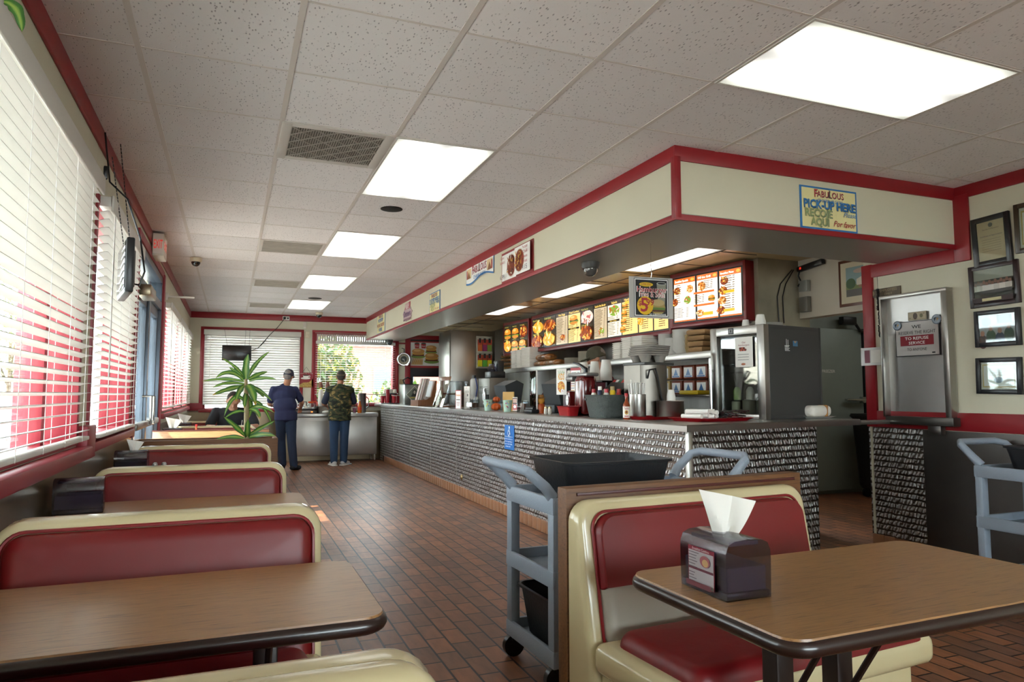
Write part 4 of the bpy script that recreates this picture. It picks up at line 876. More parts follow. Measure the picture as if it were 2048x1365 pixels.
m = MB(); m.tube([(.0, .003, h_ / 2 - .01), (.0, -.01, h_ / 2 + .02), (0, .003, h_ / 2 + .09)], .002, 5); m.tube([(0, 0, h_ / 2 + .08), (0, 0, SZ - (A.z + D_.z) / 2)], .0012, 4); m.build('hook', CHROME, root)

# ================================================================ back-lit menu boards
def food(c, x, z, rx, rz, kind, e=1.0):
    G = lambda h: glow(h, e)
    if kind == 'burger':
        for k in range(12): a = random.uniform(0, 6.28); c.disc(x + rx * .75 * math.cos(a), z + rz * (.7 * math.sin(a) - .2), rx * .3, rz * .14, G(random.choice(('#d8902a', '#8a4a1a', '#6d8a2a', '#c25a24', '#f0c060'))), 7, random.uniform(0, 3))
        c.disc(x, z - rz * .55, rx * .95, rz * .4, G('#5d8a2a')); c.disc(x, z - rz * .75, rx * .85, rz * .3, G('#c9812e')); c.rect(x - rx * .9, z - rz * .35, x + rx * .9, z - rz * .1, G('#5a2410')); c.rect(x - rx * .9, z - rz * .1, x + rx * .9, z + rz * .02, G('#e0a020')); c.disc(x, z + rz * .3, rx * .85, rz * .55, G('#e08a2a')); c.disc(x - rx * .2, z + rz * .45, rx * .45, rz * .25, G('#f3b860'))
    else:
        pal = dict(fries=('#f2a030', '#f7c45a', '#d97a18', '#ffe09a'), salad=('#7fa03a', '#c3502e', '#f0e0c0', '#a86a2a'), plate=('#8a3a14', '#d8782a', '#f4c25a', '#6a240c'), pink=('#f0c8b8', '#b8605a', '#8a4a30', '#fff0e8'), pancake=('#d88a3a', '#f2c078', '#8a3c14', '#ffe8c0'))[kind]
        c.disc(x, z, rx, rz, G(pal[0]))
        for k in range(26):
            a, r = random.uniform(0, 6.28), random.random() ** .5 * .95; c.disc(x + rx * r * math.cos(a), z + rz * r * math.sin(a), rx * random.uniform(.12, .34), rz * random.uniform(.06, .24), G(random.choice(pal)), 7, random.uniform(0, 3))
def menu_panel(c, x0, x1, z0, z1, kind, title, e):
    w_, h_ = x1 - x0, z1 - z0; bgc = dict(dark=glow('#2b2114', .8), amber=glow('#ffd385', e), pale=glow('#fff0cf', e), grey=glow('#d9c4a0', e * .8), white=glow('#fff6e6', e * 1.15))
    def lines(xa, xb, za, zb, n, dk='#6a4a22', price=True):
        for k in range(n):
            z = zb - (zb - za) * (k + .5) / n; L = random.uniform(.55, .78) * (xb - xa); hh = (zb - za) / n * .16
            c.rect(xa, z - hh, xa + L, z + hh, glow(dk, .5))
            if price: c.rect(xb - w_ * .1, z - hh, xb, z + hh, glow(dk, .5))
    if kind[0] == 'photo2':
        c.rect(x0, z0, x1, z1, bgc['dark']); food(c, (x0 + x1) / 2, z0 + h_ * .70, w_ * .5, h_ * .2, kind[1], e); food(c, (x0 + x1) / 2, z0 + h_ * .22, w_ * .5, h_ * .21, kind[2], e)
        for zz in (.93, .455): c.text(random.choice(('Combo Special', 'Fresh Daily', 'House Favorite')), (x0 + x1) / 2, z0 + h_ * zz, w_ * .1, glow('#d8d060', .8), width=w_ * .55)
    elif kind[0] == 'list':
        c.rect(x0, z0, x1, z1, bgc[kind[1]]); c.rect(x0, z1 - h_ * .11, x1, z1, glow('#3a2414', .6)); c.text(title, (x0 + x1) / 2, z1 - h_ * .055, w_ * .12, glow('#ffd76a', 1.2), bold=.01, width=min(w_ * .85, w_ * .07 * len(title)))
        if kind[2] == 'left':
            for k in range(kind[3]): food(c, x0 + w_ * .24, z0 + h_ * (.78 - .85 * k / kind[3]), w_ * .21, h_ * .36 / kind[3], kind[4], e)
            lines(x0 + w_ * .5, x1 - w_ * .06, z0 + h_ * .05, z1 - h_ * .14, 15); c.rect(x0 + w_ * .5, z1 - h_ * .2, x1 - w_ * .04, z1 - h_ * .13, glow('#f4b830', e))
        elif kind[2] == 'top':
            food(c, (x0 + x1) / 2, z0 + h_ * .72, w_ * .38, h_ * .15, kind[4], e); c.rect(x0 + .01, z0 + h_ * .40, x1 - .01, z0 + h_ * .46, glow('#20160c', .5)); c.text('Side Orders', (x0 + x1) / 2, z0 + h_ * .43, w_ * .08, glow('#ffd76a', 1), width=w_ * .5); lines(x0 + w_ * .08, x1 - w_ * .08, z0 + h_ * .03, z0 + h_ * .38, 8); lines(x0 + w_ * .08, x1 - w_ * .08, z0 + h_ * .47, z0 + h_ * .56, 2)
        else:
            lines(x0 + w_ * .08, x1 - w_ * .08, z0 + h_ * .04, z1 - h_ * .14, 20); food(c, x1 - w_ * .28, z0 + h_ * .2, w_ * .2, h_ * .1, kind[4], e)
    else:
        c.rect(x0, z0, x1, z1, bgc['white']); c.rect(x0, z1 - h_ * .12, x1, z1, glow('#e8742c', e * .9)); c.rect(x0, z0, x1, z0 + h_ * .03, glow('#e8742c', e * .9)); c.text(title, x0 + w_ * .06, z1 - h_ * .065, w_ * .11, glow('#fff4e0', 2), bold=.02, align='LEFT', width=w_ * .62); c.disc(x1 - w_ * .12, z1 - h_ * .06, w_ * .09, h_ * .035, glow('#f2b84a', e))
        if kind[1] == 0:
            for fx, fz, kd in ((.16, .72, 'plate'), (.82, .72, 'pancake'), (.16, .45, 'plate'), (.82, .46, 'salad')): food(c, x0 + w_ * fx, z0 + h_ * fz, w_ * .15, h_ * .09, kd, e)
            lines(x0 + w_ * .35, x0 + w_ * .66, z0 + h_ * .4, z0 + h_ * .84, 9, '#a08060', False); lines(x0 + w_ * .06, x1 - w_ * .06, z0 + h_ * .06, z0 + h_ * .30, 7)
        elif kind[1] == 1:
            food(c, x0 + w_ * .25, z0 + h_ * .74, w_ * .19, h_ * .1, 'pancake', e); food(c, x1 - w_ * .2, z0 + h_ * .44, w_ * .18, h_ * .07, 'burger', e); food(c, x0 + w_ * .25, z0 + h_ * .13, w_ * .18, h_ * .08, 'pancake', e)
            for zz in (.56, .28): c.rect(x0, z0 + h_ * zz, x1, z0 + h_ * (zz + .045), glow('#e8742c', e * .9))
            lines(x0 + w_ * .5, x1 - w_ * .06, z0 + h_ * .64, z0 + h_ * .84, 5); lines(x0 + w_ * .06, x0 + w_ * .55, z0 + h_ * .35, z0 + h_ * .54, 5); c.rect(x0 + w_ * .5, z0 + h_ * .06, x1 - w_ * .03, z0 + h_ * .13, glow('#f4b830', e))
        else:
            for k in range(4): food(c, x0 + w_ * .24, z0 + h_ * (.77 - .215 * k), w_ * .19, h_ * .09, ('plate', 'plate', 'pancake', 'plate')[k], e)
            lines(x0 + w_ * .5, x1 - w_ * .05, z0 + h_ * .08, z0 + h_ * .85, 16); 
            for zz in (.46, .07): c.rect(x0 + w_ * .48, z0 + h_ * zz, x1 - w_ * .02, z0 + h_ * (zz + .06), glow('#f4b830', e))
def menu_board(name, label, a, b, z0, z1, panels, e, rail=.05):
    """a, b: far and near end of the board's front face in plan"""
    a, b = Vector((a[0], a[1], 0)), Vector((b[0], b[1], 0)); d = (b - a).normalized(); L = (b - a).length; root = thing(name, label, 'menu board', (a.x, a.y, 0), math.atan2(d.y, d.x))
    # local x runs from the far to the near end, local -y faces the customers
    bx_ = MB(); bx_.bx(0, L, .0, .14, z0, z1, .006); 
    for q in ((0, L, z0, z0 + rail * .9), (0, L, z1 - rail, z1), (0, .03, z0, z1), (L - .03, L, z0, z1)): bx_.bx(q[0], q[1], -.012, .01, q[2], q[3], .004)
    bx_.build('cabinet', mat('red_menu_cabinet', '#701419', .32), root)
    fr = MB(); fr.bx(.028, L - .028, -.008, -.001, z0 + rail * .8, z1 - rail * .95); fr.build('black_frame', col('#12100e', .4), root)
    x = .04; tot = sum(p[0] for p in panels); av = L - .08
    for wt, kd, tt in panels:
        w_ = av * wt / tot; c = MB(); c.layer = -.009; menu_panel(c, x + .012, x + w_ - .012, z0 + rail + .012, z1 - rail - .014, kd, tt, e); c.build('panel', None, root, smooth=0); x += w_
E1 = .9
menu_board('menu_board', 'long back-lit amber menu board above the kitchen, between the two smaller boards', (4.20, 9.68), (4.20, 6.06), 1.835, 2.385,
    [(.95, ('photo2', 'fries', 'plate'), ''), (1.0, ('photo2', 'plate', 'fries'), ''), (.9, ('list', 'grey', 'plain', 0, 'plate'), 'Hot Dogs'), (.88, ('list', 'amber', 'top', 0, 'burger'), 'Fried Combos'), (.84, ('photo2', 'pink', 'plate'), ''),
     (.82, ('list', 'grey', 'plain', 0, 'salad'), 'South of the Border'), (.8, ('list', 'pale', 'top', 0, 'salad'), 'Salads'), (.84, ('list', 'amber', 'left', 4, 'burger'), 'Hamburgers'), (.72, ('list', 'amber', 'left', 2, 'fries'), 'Sandwiches'), (.68, ('list', 'amber', 'left', 1, 'burger'), 'Chicken')], E1)
menu_board('breakfast_menu_board', 'bright breakfast menu board with orange headings nearest the camera', (4.15, 5.99), (4.30, 5.04), 1.88, 2.43, [(1, ('bk', 0), 'Breakfast Specials'), (.92, ('bk', 1), 'Off the Grill'), (.9, ('bk', 2), 'Breakfast Plates')], .85, .045)
menu_board('photo_menu_board', 'small back-lit board of burger photos at the far left of the menu', (4.12, 10.66), (4.20, 9.78), 1.83, 2.37, [(1, ('photo2', 'burger', 'fries'), ''), (1, ('photo2', 'burger', 'burger'), ''), (1, ('photo2', 'plate', 'burger'), '')], E1, .045)

# ================================================================ kitchen side
FWD = Vector(tuple(Rw[:, 2])); RGT = Vector(tuple(Rw[:, 0])); UPV = Vector(tuple(Rw[:, 1]))
def proj(p):
    q = Vector(p) - Vector((0, 0, EYE)); d = q.dot(FWD); return 1024 + FPX * q.dot(RGT) / d, 682.5 - FPX * q.dot(UPV) / d
def mpp(p): return (Vector(p) - Vector((0, 0, EYE))).dot(FWD) / FPX
def spot(px, x, z=CZ):
    y = onx(px, 820, x).y
    for _ in range(4): y += (px - proj((x, y, z))[0]) * -.002 * y * .5 if False else 0
    lo, hi = .5, 40
    for _ in range(50):
        mid = (lo + hi) / 2
        if proj((x, mid, z))[0] > px: lo = mid
        else: hi = mid
    p = Vector((x, (lo + hi) / 2, z)); return p, mpp(p)
YAW = -.3
def item(name, label, cat, px, x, z=CZ, group=None, rz=0):
    p, m = spot(px, x, z); return thing(name, label, cat, p, rz, group), m
# steel shelf with take-away things
root = thing('steel_shelf', 'long steel shelf below the menu boards holding bread and foam boxes', 'shelf', (0, 0, 0))
m = MB(); m.bx(3.98, 4.50, 5.12, 10.9, 1.575, 1.60, .004); m.bx(3.975, 3.99, 5.12, 10.9, 1.54, 1.605, .003); m.build('board', STEEL, root)
for y in (5.2, 7.2, 9.2, 10.8): MB().bx(4.02, 4.06, y, y + .04, .9, 1.575).build('post', STEEL, root)
root = thing('steel_shelf', 'lower steel shelf with a yellow package beside the glass door cooler', 'shelf', (0, 0, 0)); MB().bx(4.1, 4.7, 5.12, 6.9, 1.19, 1.21, .004).build('board', STEEL, root)
root = thing('prep_counter', 'steel preparation counter under the long shelf', 'counter', (0, 0, 0)); m = MB(); m.bx(3.95, 4.74, 5.12, 11.0, .86, .90, .004); m.build('worktop', STEEL, root); MB().bx(4.0, 4.72, 5.15, 10.9, .05, .86).build('body', STEELD, root)
SH = 1.6
BREAD = mat('bread_in_bags', '#9a6536', .3, var=.35, vscale=14, coat=.6)
def bread_bag(y, z, label, x=4.2, l=.30, gr='bread bags on the long shelf', t=.05):
    root = thing('bread_bag', label, 'bread', (x, y, z), 0, gr); m = MB()
    for k in range(4): m.ell((0, -l * .38 + l * .25 * k, t), (.10, l * .17, t), 12, 8)
    m.build('loaf', BREAD, root); b = MB(); b.ell((0, 0, t), (.115, l * .58, t * 1.04), 14, 8); b.tube([(0, l * .55, .05), (0, l * .72, .06), (0, l * .8, .09)], [.05, .012, .03], 8); b.build('plastic_bag', PLEXI, root)
p0, _ = spot(1014, 4.2, SH)
for k, lb in enumerate(('bottom bread bag of the left pile on the long shelf', 'second bread bag from the bottom of the left pile on the shelf', 'third bread bag from the bottom of the left pile on the shelf', 'top bread bag of the left pile on the long shelf')): bread_bag(p0.y - .16, SH + .066 * k, lb, l=.5, t=.03)
for k, (px, z, lb) in enumerate(((1080, 0, 'bread bag right of the white foam boxes, lying lowest'), (1090, .09, 'bread bag resting on top of the right bread pile'), (1106, 0, 'single bread bag at the right end of the shelf bread'))): p, _ = spot(px, 4.18, SH); bread_bag(p.y, SH + z, lb, l=.42)
def foam_stack(px, x, z, n, label, w_=.21, gr='stacks of white foam take-away boxes', tall=.022):
    p, _ = spot(px, x, z); root = thing('foam_box_stack', label, 'foam boxes', p, 0, gr)
    for k in range(n):
        m = MB(); m.loft([[(q[0], q[1], tall * k + zz) for q in rrect(w_ - a, w_ - a, .02)] for zz, a in ((0, .03), (tall * .8, 0), (tall * .98, .002))]); m.build('foam_box', FOAM, root)
for i, (px, n) in enumerate(((1037, 13), (1048, 13), (1058, 14), (1066, 14))): foam_stack(px, 4.15, SH, n, ('leftmost', 'second from left', 'third from left', 'rightmost')[i] + ' of the four foam box stacks between the bread piles', .20)
for i, (px, n, w_) in enumerate(((1246, 9, .19), (1268, 11, .22), (1290, 11, .22))): foam_stack(px, 4.15, SH, n, ('smaller foam box stack just right of the server\'s cap', 'tall foam box stack beside the grey cup carriers', 'tall foam box stack behind the grey cup carriers')[i], w_)
def dish_stack(name, px, x, z, n, r, pitch, label, hexc, cat='dishes', bowl=False, gr='stacks of dishes on the shelf'):
    p, _ = spot(px, x, z); root = thing(name, label, cat, p, 0, gr)
    for k in range(n):
        m = MB(); zz = k * pitch
        m.lathe([(r * .5, zz), (r * (.85 if bowl else .8), zz + (.04 if bowl else .008)), (r, zz + (.055 if bowl else .018)), (r * .97, zz + (.055 if bowl else .02)), (r * .4, zz + .004)], n=22); m.build('bowl' if bowl else 'plate', col(hexc, .4), root)
dish_stack('plate_stack', 1148, 4.15, SH, 9, .13, .008, 'short stack of grey plates left of the server\'s head', '#b9b4a8')
dish_stack('plate_stack', 1180, 4.12, SH, 13, .15, .010, 'wider stack of plates directly left of the server\'s cap', '#c4beb0')
dish_stack('bowl_stack', 1333, 4.2, SH, 15, .085, .013, 'stack of white bowls behind the grey cup carriers', '#d6d3cc', bowl=True)
dish_stack('bowl_stack', 1345, 4.05, SH, 9, .075, .014, 'shorter stack of white bowls in front of the others', '#d6d3cc', bowl=True)
dish_stack('bowl_stack', 1366, 4.1, SH, 14, .105, .0145, 'tallest stack of wide white bowls on the shelf', '#dedbd4', bowl=True)
dish_stack('bowl_stack', 1384, 4.15, SH, 13, .095, .011, 'stack of tan paper bowls right of the tallest white bowls', '#b79d6c', bowl=True)
dish_stack('cup_stack', 1397, 4.1, SH, 6, .05, .018, 'short stack of paper cups beside the brown paper bags', '#c9b98e', bowl=True)
p, _ = spot(1412, 4.15, SH)
for k in range(4):
    o = MB().box((0, 0, 0), (.26, .22, .05), .018); o = o.build('paper_bag', mat('kraft_paper', '#8a6a44', .8, bump=.6, bscale=25), loc=(p.x, p.y + .01 * k, SH + .03 + .055 * k), rz=.1 * k); tag(o, ('lowest', 'second lowest', 'second highest', 'highest')[k] + ' of the brown paper bag bundles on the shelf', 'paper bag', 'brown paper bag bundles')
# sliced bread packages between the shelves
bm1, bm2, bm3 = col('#3d6fa5', .3), col('#b89a5c', .35), col('#7f3a22', .35)
n_ = 0
for rw_ in range(2):
    for k in range(6):
        y = 6.75 - .21 * k; root = thing('bread_package', ('upper' if rw_ else 'lower') + ' row bread package, ' + ('first', 'second', 'third', 'fourth', 'fifth', 'last')[k] + ' from the steel tower side', 'bread package', (4.28, y, 1.21 + .155 * rw_), 0, 'bread packages on the lower shelf')
        c = MB(); c.use(bm3 if k > 2 else bm2); c.bx(0, .3, -.095, .095, 0, .145, .02); c.build('loaf', None, root)
        c = MB(Matrix.Translation((-.001, 0, 0)) @ Matrix.Rotation(-PI / 2, 4, 'Z')); c.rect(-.07, .02, .07, .12, WH); c.poly([(-.04, .04), (.04, .04), (0, .11)], bm1); c.rect(-.06, .022, .06, .036, bm1); c.build('label', None, root)
root = thing('yellow_package', 'yellow package lying on the lower shelf by the cooler', 'package', (4.15, 5.6, 1.21)); MB().box((0, 0, .02), (.2, .3, .04), .01).build('wrap', col('#d0b41a', .4), root)
# glass door cooler on the counter
K0 = Vector((3.54, 3.958, CZ))
def solve(d, px, z=CZ):
    lo, hi = 0, 3; s = 1 if proj(K0 + d)[0] > proj(K0)[0] else -1
    for _ in range(40):
        mid = (lo + hi) / 2
        if (proj(K0 + d * mid)[0] - px) * s < 0: lo = mid
        else: hi = mid
    return lo
fw, fd = solve(N1, 1428), solve(D1, 1646); fh = .682
root = thing('display_cooler', 'countertop cooler with glass door and dark grey side beside the wrapped sandwich', 'cooler', K0, .176)
# local: x along the side away from the door, y away from the camera; the door faces local -x
DG = mat('dark_grey_cabinet', '#3a3937', .5, var=.08)
m = MB().use(DG); m.bx(.03, fd, 0, .02, 0, fh, .004); m.bx(.03, fd, fw - .02, fw, 0, fh, .004); m.bx(.03, fd, 0, fw, fh - .03, fh, .004); m.bx(.03, fd, 0, fw, 0, .03, .004); m.bx(fd - .02, fd, 0, fw, 0, fh); m.build('cabinet', None, root)
m = MB(); m.bx(.05, fd - .03, .025, fw - .025, .035, fh - .035); bm0 = None
inr = MB().use(mat('cooler_inside', '#b9b8a4', .5)); inr.bx(fd - .035, fd - .025, .02, fw - .02, .03, fh - .03); inr.build('rear_liner', None, root)
m = MB().use(STEEL); t = .065; m.bx(-.025, .03, 0, fw, fh - t, fh, .005); m.bx(-.025, .03, 0, fw, 0, .035, .005); m.bx(-.025, .03, 0, t, 0, fh, .005); m.bx(-.025, .03, fw - t, fw, 0, fh, .005); d = m.build('door', None, root)
MB().bx(0, .006, t, fw - t, .03, fh - t).build('door_pane', DOORG, d)
m = MB(); m.tube([(-.06, fw - .03, .01), (-.06, fw - .03, .4)], .01, 10); m.cyl((-.06, fw - .03, .36), (0, fw - .03, .36), .008); m.cyl((-.06, fw - .03, .05), (0, fw - .03, .05), .008); m.build('door_handle', CHROME, d)
c = MB(Matrix.Translation((-.026, .2, 0)) @ Matrix.Rotation(-PI / 2, 4, 'Z')); c.rect(-.12, fh - .055, -.07, fh - .01, col('#2a2a2c')); c.rect(-.112, fh - .048, -.078, fh - .017, col('#8c8c8c')); c.rect(-.1, fh - .042, -.09, fh - .023, col('#2a2a2c')); c.build('maker_badge', None, d)
for z in (.13, .34): m = MB(); m.bx(.04, fd - .04, .02, fw - .02, z, z + .006); m.build('glass_shelf', PLEXI, root)
m = MB(Matrix.Translation((-.012, .17, .50)) @ Matrix.Rotation(-PI / 2, 4, 'Z')); m.rect(-.1, -.12, .06, .1, PAPER); m.text('Our', -.02, .06, .02, col('#8c2a2a'), bold=.01); m.text('Hamburgers', -.02, .04, .02, col('#8c2a2a'), width=.1)
for k in range(9): m.disc(-.05 + .012 * (k % 5), .005 + .012 * (k // 5), .011, .009, col(random.choice(('#8c3a2a', '#c25a3a', '#6a2a20'))), 7)
for k in range(3): m.rect(-.07, -.03 - .02 * k, .03, -.026 - .02 * k, col('#8a8a88'))
m.disc(-.02, -.1, .02, .008, col('#b06a4a')); m.build('taped_paper', None, d)
c = MB(Matrix.Translation((0, -.0005, 0))); c.use(WH)
for k in range(5): c.rect(.20, fh - .15 - k * .009, .20 + (.045 if k % 2 else .055), fh - .146 - k * .009, WH)
c.rect(.215, fh - .16, .22, fh - .10, WH); c.rect(.232, fh - .16, .237, fh - .105, WH); c.rect(.29, fh - .15, .345, fh - .11, col('#3f6f93')); c.poly([(.30, fh - .112), (.335, fh - .112), (.315, fh - .13)], col('#a98a68')); c.build('stickers', None, root)
for k, (x, y, r, hh, h) in enumerate(((.12, .12, .06, .12, '#6d6f60'), (.13, .27, .05, .10, '#7a7566'), (.14, .4, .035, .09, '#b9b49a'))):
    o = MB().lathe([(r * .8, 0), (r, .01), (r, hh), (r * .6, hh + .01)], n=18); q = K0 + D1 * x + N1 * y; o = o.build('storage_jar', col(h, .35), loc=(q.x, q.y, CZ + .032)); tag(o, ('wide dark jar on the cooler floor nearest the camera', 'middle jar on the cooler floor', 'small pale jar on the cooler floor')[k], 'jar', 'jars inside the cooler')
for k, (x, y, h) in enumerate(((.12, .14, '#c8b83a'), (.13, .26, '#a9a79a'), (.13, .38, '#6f8a3a'))):
    q = K0 + D1 * x + N1 * y; o = MB().lathe([(.028, 0), (.03, .01), (.03, .07), (.02, .09), (.012, .1)], n=16).build('condiment_bottle', col(h, .35), loc=(q.x, q.y, CZ + .136)); tag(o, ('yellow', 'grey', 'green')[k] + ' bottle on the lower glass shelf of the cooler', 'bottle', 'bottles inside the cooler')
# on top of the cooler
def cups(name, loc, n, r, label, hexc='#e3dfd6', pitch=.016, h=.10, gr=None, up=False, cat='cups'):
    root = thing(name, label, cat, loc, 0, gr)
    for k in range(n):
        m = MB(); z = k * pitch; r0, r1 = (r * .72, r) if up else (r, r * .72)
        m.lathe([(r0, z), (r1, z + h), (r1 * 1.03 if up else r1 * .9, z + h + .002)] if up else [(r0 * 1.04, z), (r0, z + .005), (r1, z + h), (r1 * .8, z + h + .001)], n=20); m.build('cup', col(hexc, .55), root)
    return root
q = K0 + D1 * .12 + N1 * (fw * .55); cups('foam_cup_stack', (q.x, q.y, CZ + fh), 1, .032, 'single foam cup upside down on the cooler', h=.06)
q = K0 + D1 * .1 + N1 * (fw * .25); cups('foam_cup_stack', (q.x, q.y, CZ + fh), 4, .038, 'taller foam cup stack on top of the cooler', h=.055, pitch=.01)
q = K0 + D1 * .26 + N1 * .2; m = MB(); 
for k in range(6): m.lathe([(.11, .006 * k), (.12, .006 * k + .004), (.1, .006 * k + .005)], n=24)
o = m.build('lid_pile', WHITEP, loc=(q.x, q.y, CZ + fh)); tag(o, 'flat pile of white lids on top of the cooler', 'lids')
q = K0 + D1 * .42 + N1 * .25; o = MB().tube([(0, 0, .012), (.1, .02, .03), (.2, 0, .012)], .012, 8).build('white_tube', WHITEP, loc=(q.x, q.y, CZ + fh)); tag(o, 'white plastic handle lying on the cooler beside the lids', 'tube')
# wrapped sandwich on a plate
p = onz(1637, 837, CZ); root = thing('serving_plate', 'small white plate under the wrapped sandwich on the counter', 'plate', (p.x - .03, p.y - .02, CZ), .176); m = MB(); m.loft([[(a[0], a[1], z) for a in rrect(.25 + q, .13 + q, .02)] for z, q in ((0, -.05), (.012, 0), (.016, .02), (.014, 0))]); m.build('plate', WHITEP, root)
root = thing('wrapped_sandwich', 'sandwich in white paper with a brown band on the counter end', 'sandwich', (p.x - .03, p.y - .02, CZ + .013), .176); m = MB(); m.box((0, 0, .042), (.235, .10, .084), .034, seg=4); m.build('wrapping', mat('crumpled_wrap', '#e4ddd2', .6, bump=.8, bscale=22), root); MB().box((.05, 0, .043), (.018, .106, .087), .034, seg=3).build('paper_band', col('#a5713a'), root)
# red trays, napkins and cutlery
TRAY = mat('red_tray_plastic', '#9c161c', .35)
def tray(label, loc, rz, w_, d_):
    root = thing('serving_tray', label, 'tray', loc, rz, 'red serving trays'); m = MB(); m.loft([[(a[0], a[1], z) for a in rrect(w_ + q, d_ + q, .04)] for z, q in ((0, -.05), (.018, 0), (.022, .01), (.022, -.004), (.006, -.05))]); m.build('tray', TRAY, root, smooth=30)
T1 = (3.06, 3.98, CZ); tray('red tray with rolled napkins and cutlery in front of the cooler', T1, .176, .50, .34)
p, _ = spot(1287, 2.80); tray('red tray beside the hot sauce bottle, with a white paper on it', (2.86, 4.36, CZ), .176, .36, .26)
o = MB().box((0, 0, 0), (.2, .13, .004), .001).build('paper_sheet', PAPER, loc=(2.9, 4.36, CZ + .010), rz=.2); tag(o, 'white paper sheet lying on the smaller red tray', 'paper')
for k in range(9):
    root = thing('napkin_roll', 'white napkin roll in the heap on the red tray in front of the cooler', 'napkin roll', (2.92 + .028 * (k % 5) + .015 * (k // 5), 4.0 - .02 * (k % 3), CZ + .03 + .026 * (k // 5) + .008 * (k % 2)), .3 + .25 * (k % 4), 'napkin rolls on the tray'); MB().tube([(0, -.08, 0), (0, .08, 0)], .016, 10).build('napkin', PAPER, root)
CUT = mat('cutlery_steel', '#8f8f92', .2, 1)
def cutlery(kind):
    m = MB(); m.tube([(0, -.09, 0), (0, 0, .004), (0, .04, 0)], [.005, .0025, .003], 6)
    if kind == 0: m.ell((0, .065, 0), (.017, .028, .004), 12, 7); return m, 'spoon'
    if kind == 1:
        for q in (-.009, -.003, .003, .009): m.tube([(q * .5, .04, 0), (q, .055, -.002), (q, .09, .004)], .0015, 5)
        return m, 'fork'
    m.box((0, .075, 0), (.014, .085, .002), .001); return m, 'knife'
for k in range(40):
    kd = k % 3; m, nm = cutlery(kd); o = m.build(nm, CUT, loc=(3.06 + .20 * random.random(), 3.97 + .09 * (random.random() - .5), CZ + .012 + .0014 * k)); o.rotation_euler = (random.uniform(-.08, .08), random.uniform(-.1, .1), random.uniform(.6, 2.4)); tag(o, 'steel %s in the cutlery heap on the red tray' % nm, nm, 'cutlery heaped on the red tray')
# steel tower with cup carriers
p, mp_ = spot(1298, 2.98); root = thing('steel_drink_tower', 'tall steel drink dispenser with a black hose beside the pot', 'dispenser', p, .1)
m = MB(); m.loft([[(a * .135, b * .13, z) for a, b in ((-1, -.55), (-.35, -1), (.5, -1), (1, -.45), (1, 1), (-1, 1))] for z in (0, .40)]); m.build('body', mat('tower_steel', '#666059', .32, 1, var=.3, vscale=5), root); MB().bx(-.14, .14, -.135, .14, .40, .42, .004).build('lid', col('#3b3a38', .4), root)
m = MB(); m.tube([(-.10, -.115, .30), (-.11, -.15, .36), (-.06, -.16, .37), (-.03, -.15, .30), (0, -.15, .16), (.06, -.15, .05), (.12, -.15, .02)], .007, 7); m.build('hose', BLACKP, root)
for k in range(5):
    o = MB(); GR = mat('grey_pulp', '#8f8880', .9, bump=.3)
    o.loft([[(a[0], a[1], z) for a in rrect(.26 + q, .24 + q, .05)] for z, q in ((0, -.01), (.012, 0), (.014, -.02))])
    if k == 0:
        for sx in (-1, 1):
            for sy in (-1, 1): o.lathe([(.03, -.052), (.05, 0)], (sx * .065, sy * .06, 0), 14)
    o = o.build('cup_carrier', GR, loc=(p.x + .005 * k, p.y, CZ + .474 + .016 * k), rz=.08 * k); tag(o, ('lowest', 'second lowest', 'middle', 'second highest', 'top')[k] + ' grey pulp cup carrier in the pile on the steel tower', 'cup carrier', 'grey cup carriers')
# steel pot with cups
p = Vector((3.02, 4.40, CZ)); root = thing('steel_pot', 'round stainless pot behind the napkin rolls', 'pot', p); MB().lathe([(.098, 0), (.10, .005), (.10, .125), (.104, .13), (.10, .132), (.01, .134)], n=32).build('pot', STEEL, root)
q = Vector((3.03, 4.40, CZ + .134)); cups('paper_cup_stack', q, 3, .032, 'small stack of pale paper cups standing on the steel pot', h=.055, pitch=.012)
# straws, hot sauce, basket
p, mp_ = spot(1275, 2.80); root = thing('straw_holder', 'perforated steel straw holder beside the hot sauce bottle', 'straw holder', p); MB().lathe([(.062, 0), (.064, .005), (.064, .18), (.058, .18), (.058, .02)], n=28, cap=False).build('holder', STEEL, root)
for k in range(26):
    a, r = k * 2.4, .045 * (k / 26) ** .5; ln = .245 + .012 * random.random() + (.03 if k == 25 else 0); o = MB().cyl((0, 0, 0), (math.cos(a) * r * .5, math.sin(a) * r * .5, ln), .0055, 7).build('drinking_straw', WHITEP, loc=(p.x + r * math.cos(a), p.y + r * math.sin(a), CZ + .01)); tag(o, 'white wrapped straw standing in the steel straw holder', 'straw', 'straws in the steel holder')
p = Vector((2.66, 4.42, CZ)); root = thing('hot_sauce_bottle', 'hot sauce bottle with red cap and white label on the counter', 'bottle', p)
MB().lathe([(.024, 0), (.026, .01), (.026, .10), (.02, .118), (.011, .132), (.010, .165)], n=20).build('bottle', col('#8c3a18', .15), root); MB().lathe([(.0125, .163), (.0125, .185), (.011, .187)], n=16).build('cap', col('#b01e22', .35), root); MB().lathe([(.0265, .012), (.0265, .092)], n=20, cap=False).build('label', col('#e6dfd2', .5), root)
c = MB(Matrix.Rotation(-.55, 4, 'Z') @ Matrix.Translation((0, -.0268, 0))); c.text('Tapatio', 0, .078, .02, DRD, bold=.02, width=.036); c.disc(0, .05, .013, .016, col('#c9a040')); c.disc(0, .052, .007, .009, col('#7a3020')); c.rect(-.015, .02, .015, .026, DRD); c.build('label_print', None, root)
p, mp_ = spot(1214, 2.74); root = thing('plastic_basket', 'grey woven plastic basket full of sauce bottles', 'basket', p); GB = mat('grey_woven_plastic', '#565c58', .55, bump=1, bscale=120)
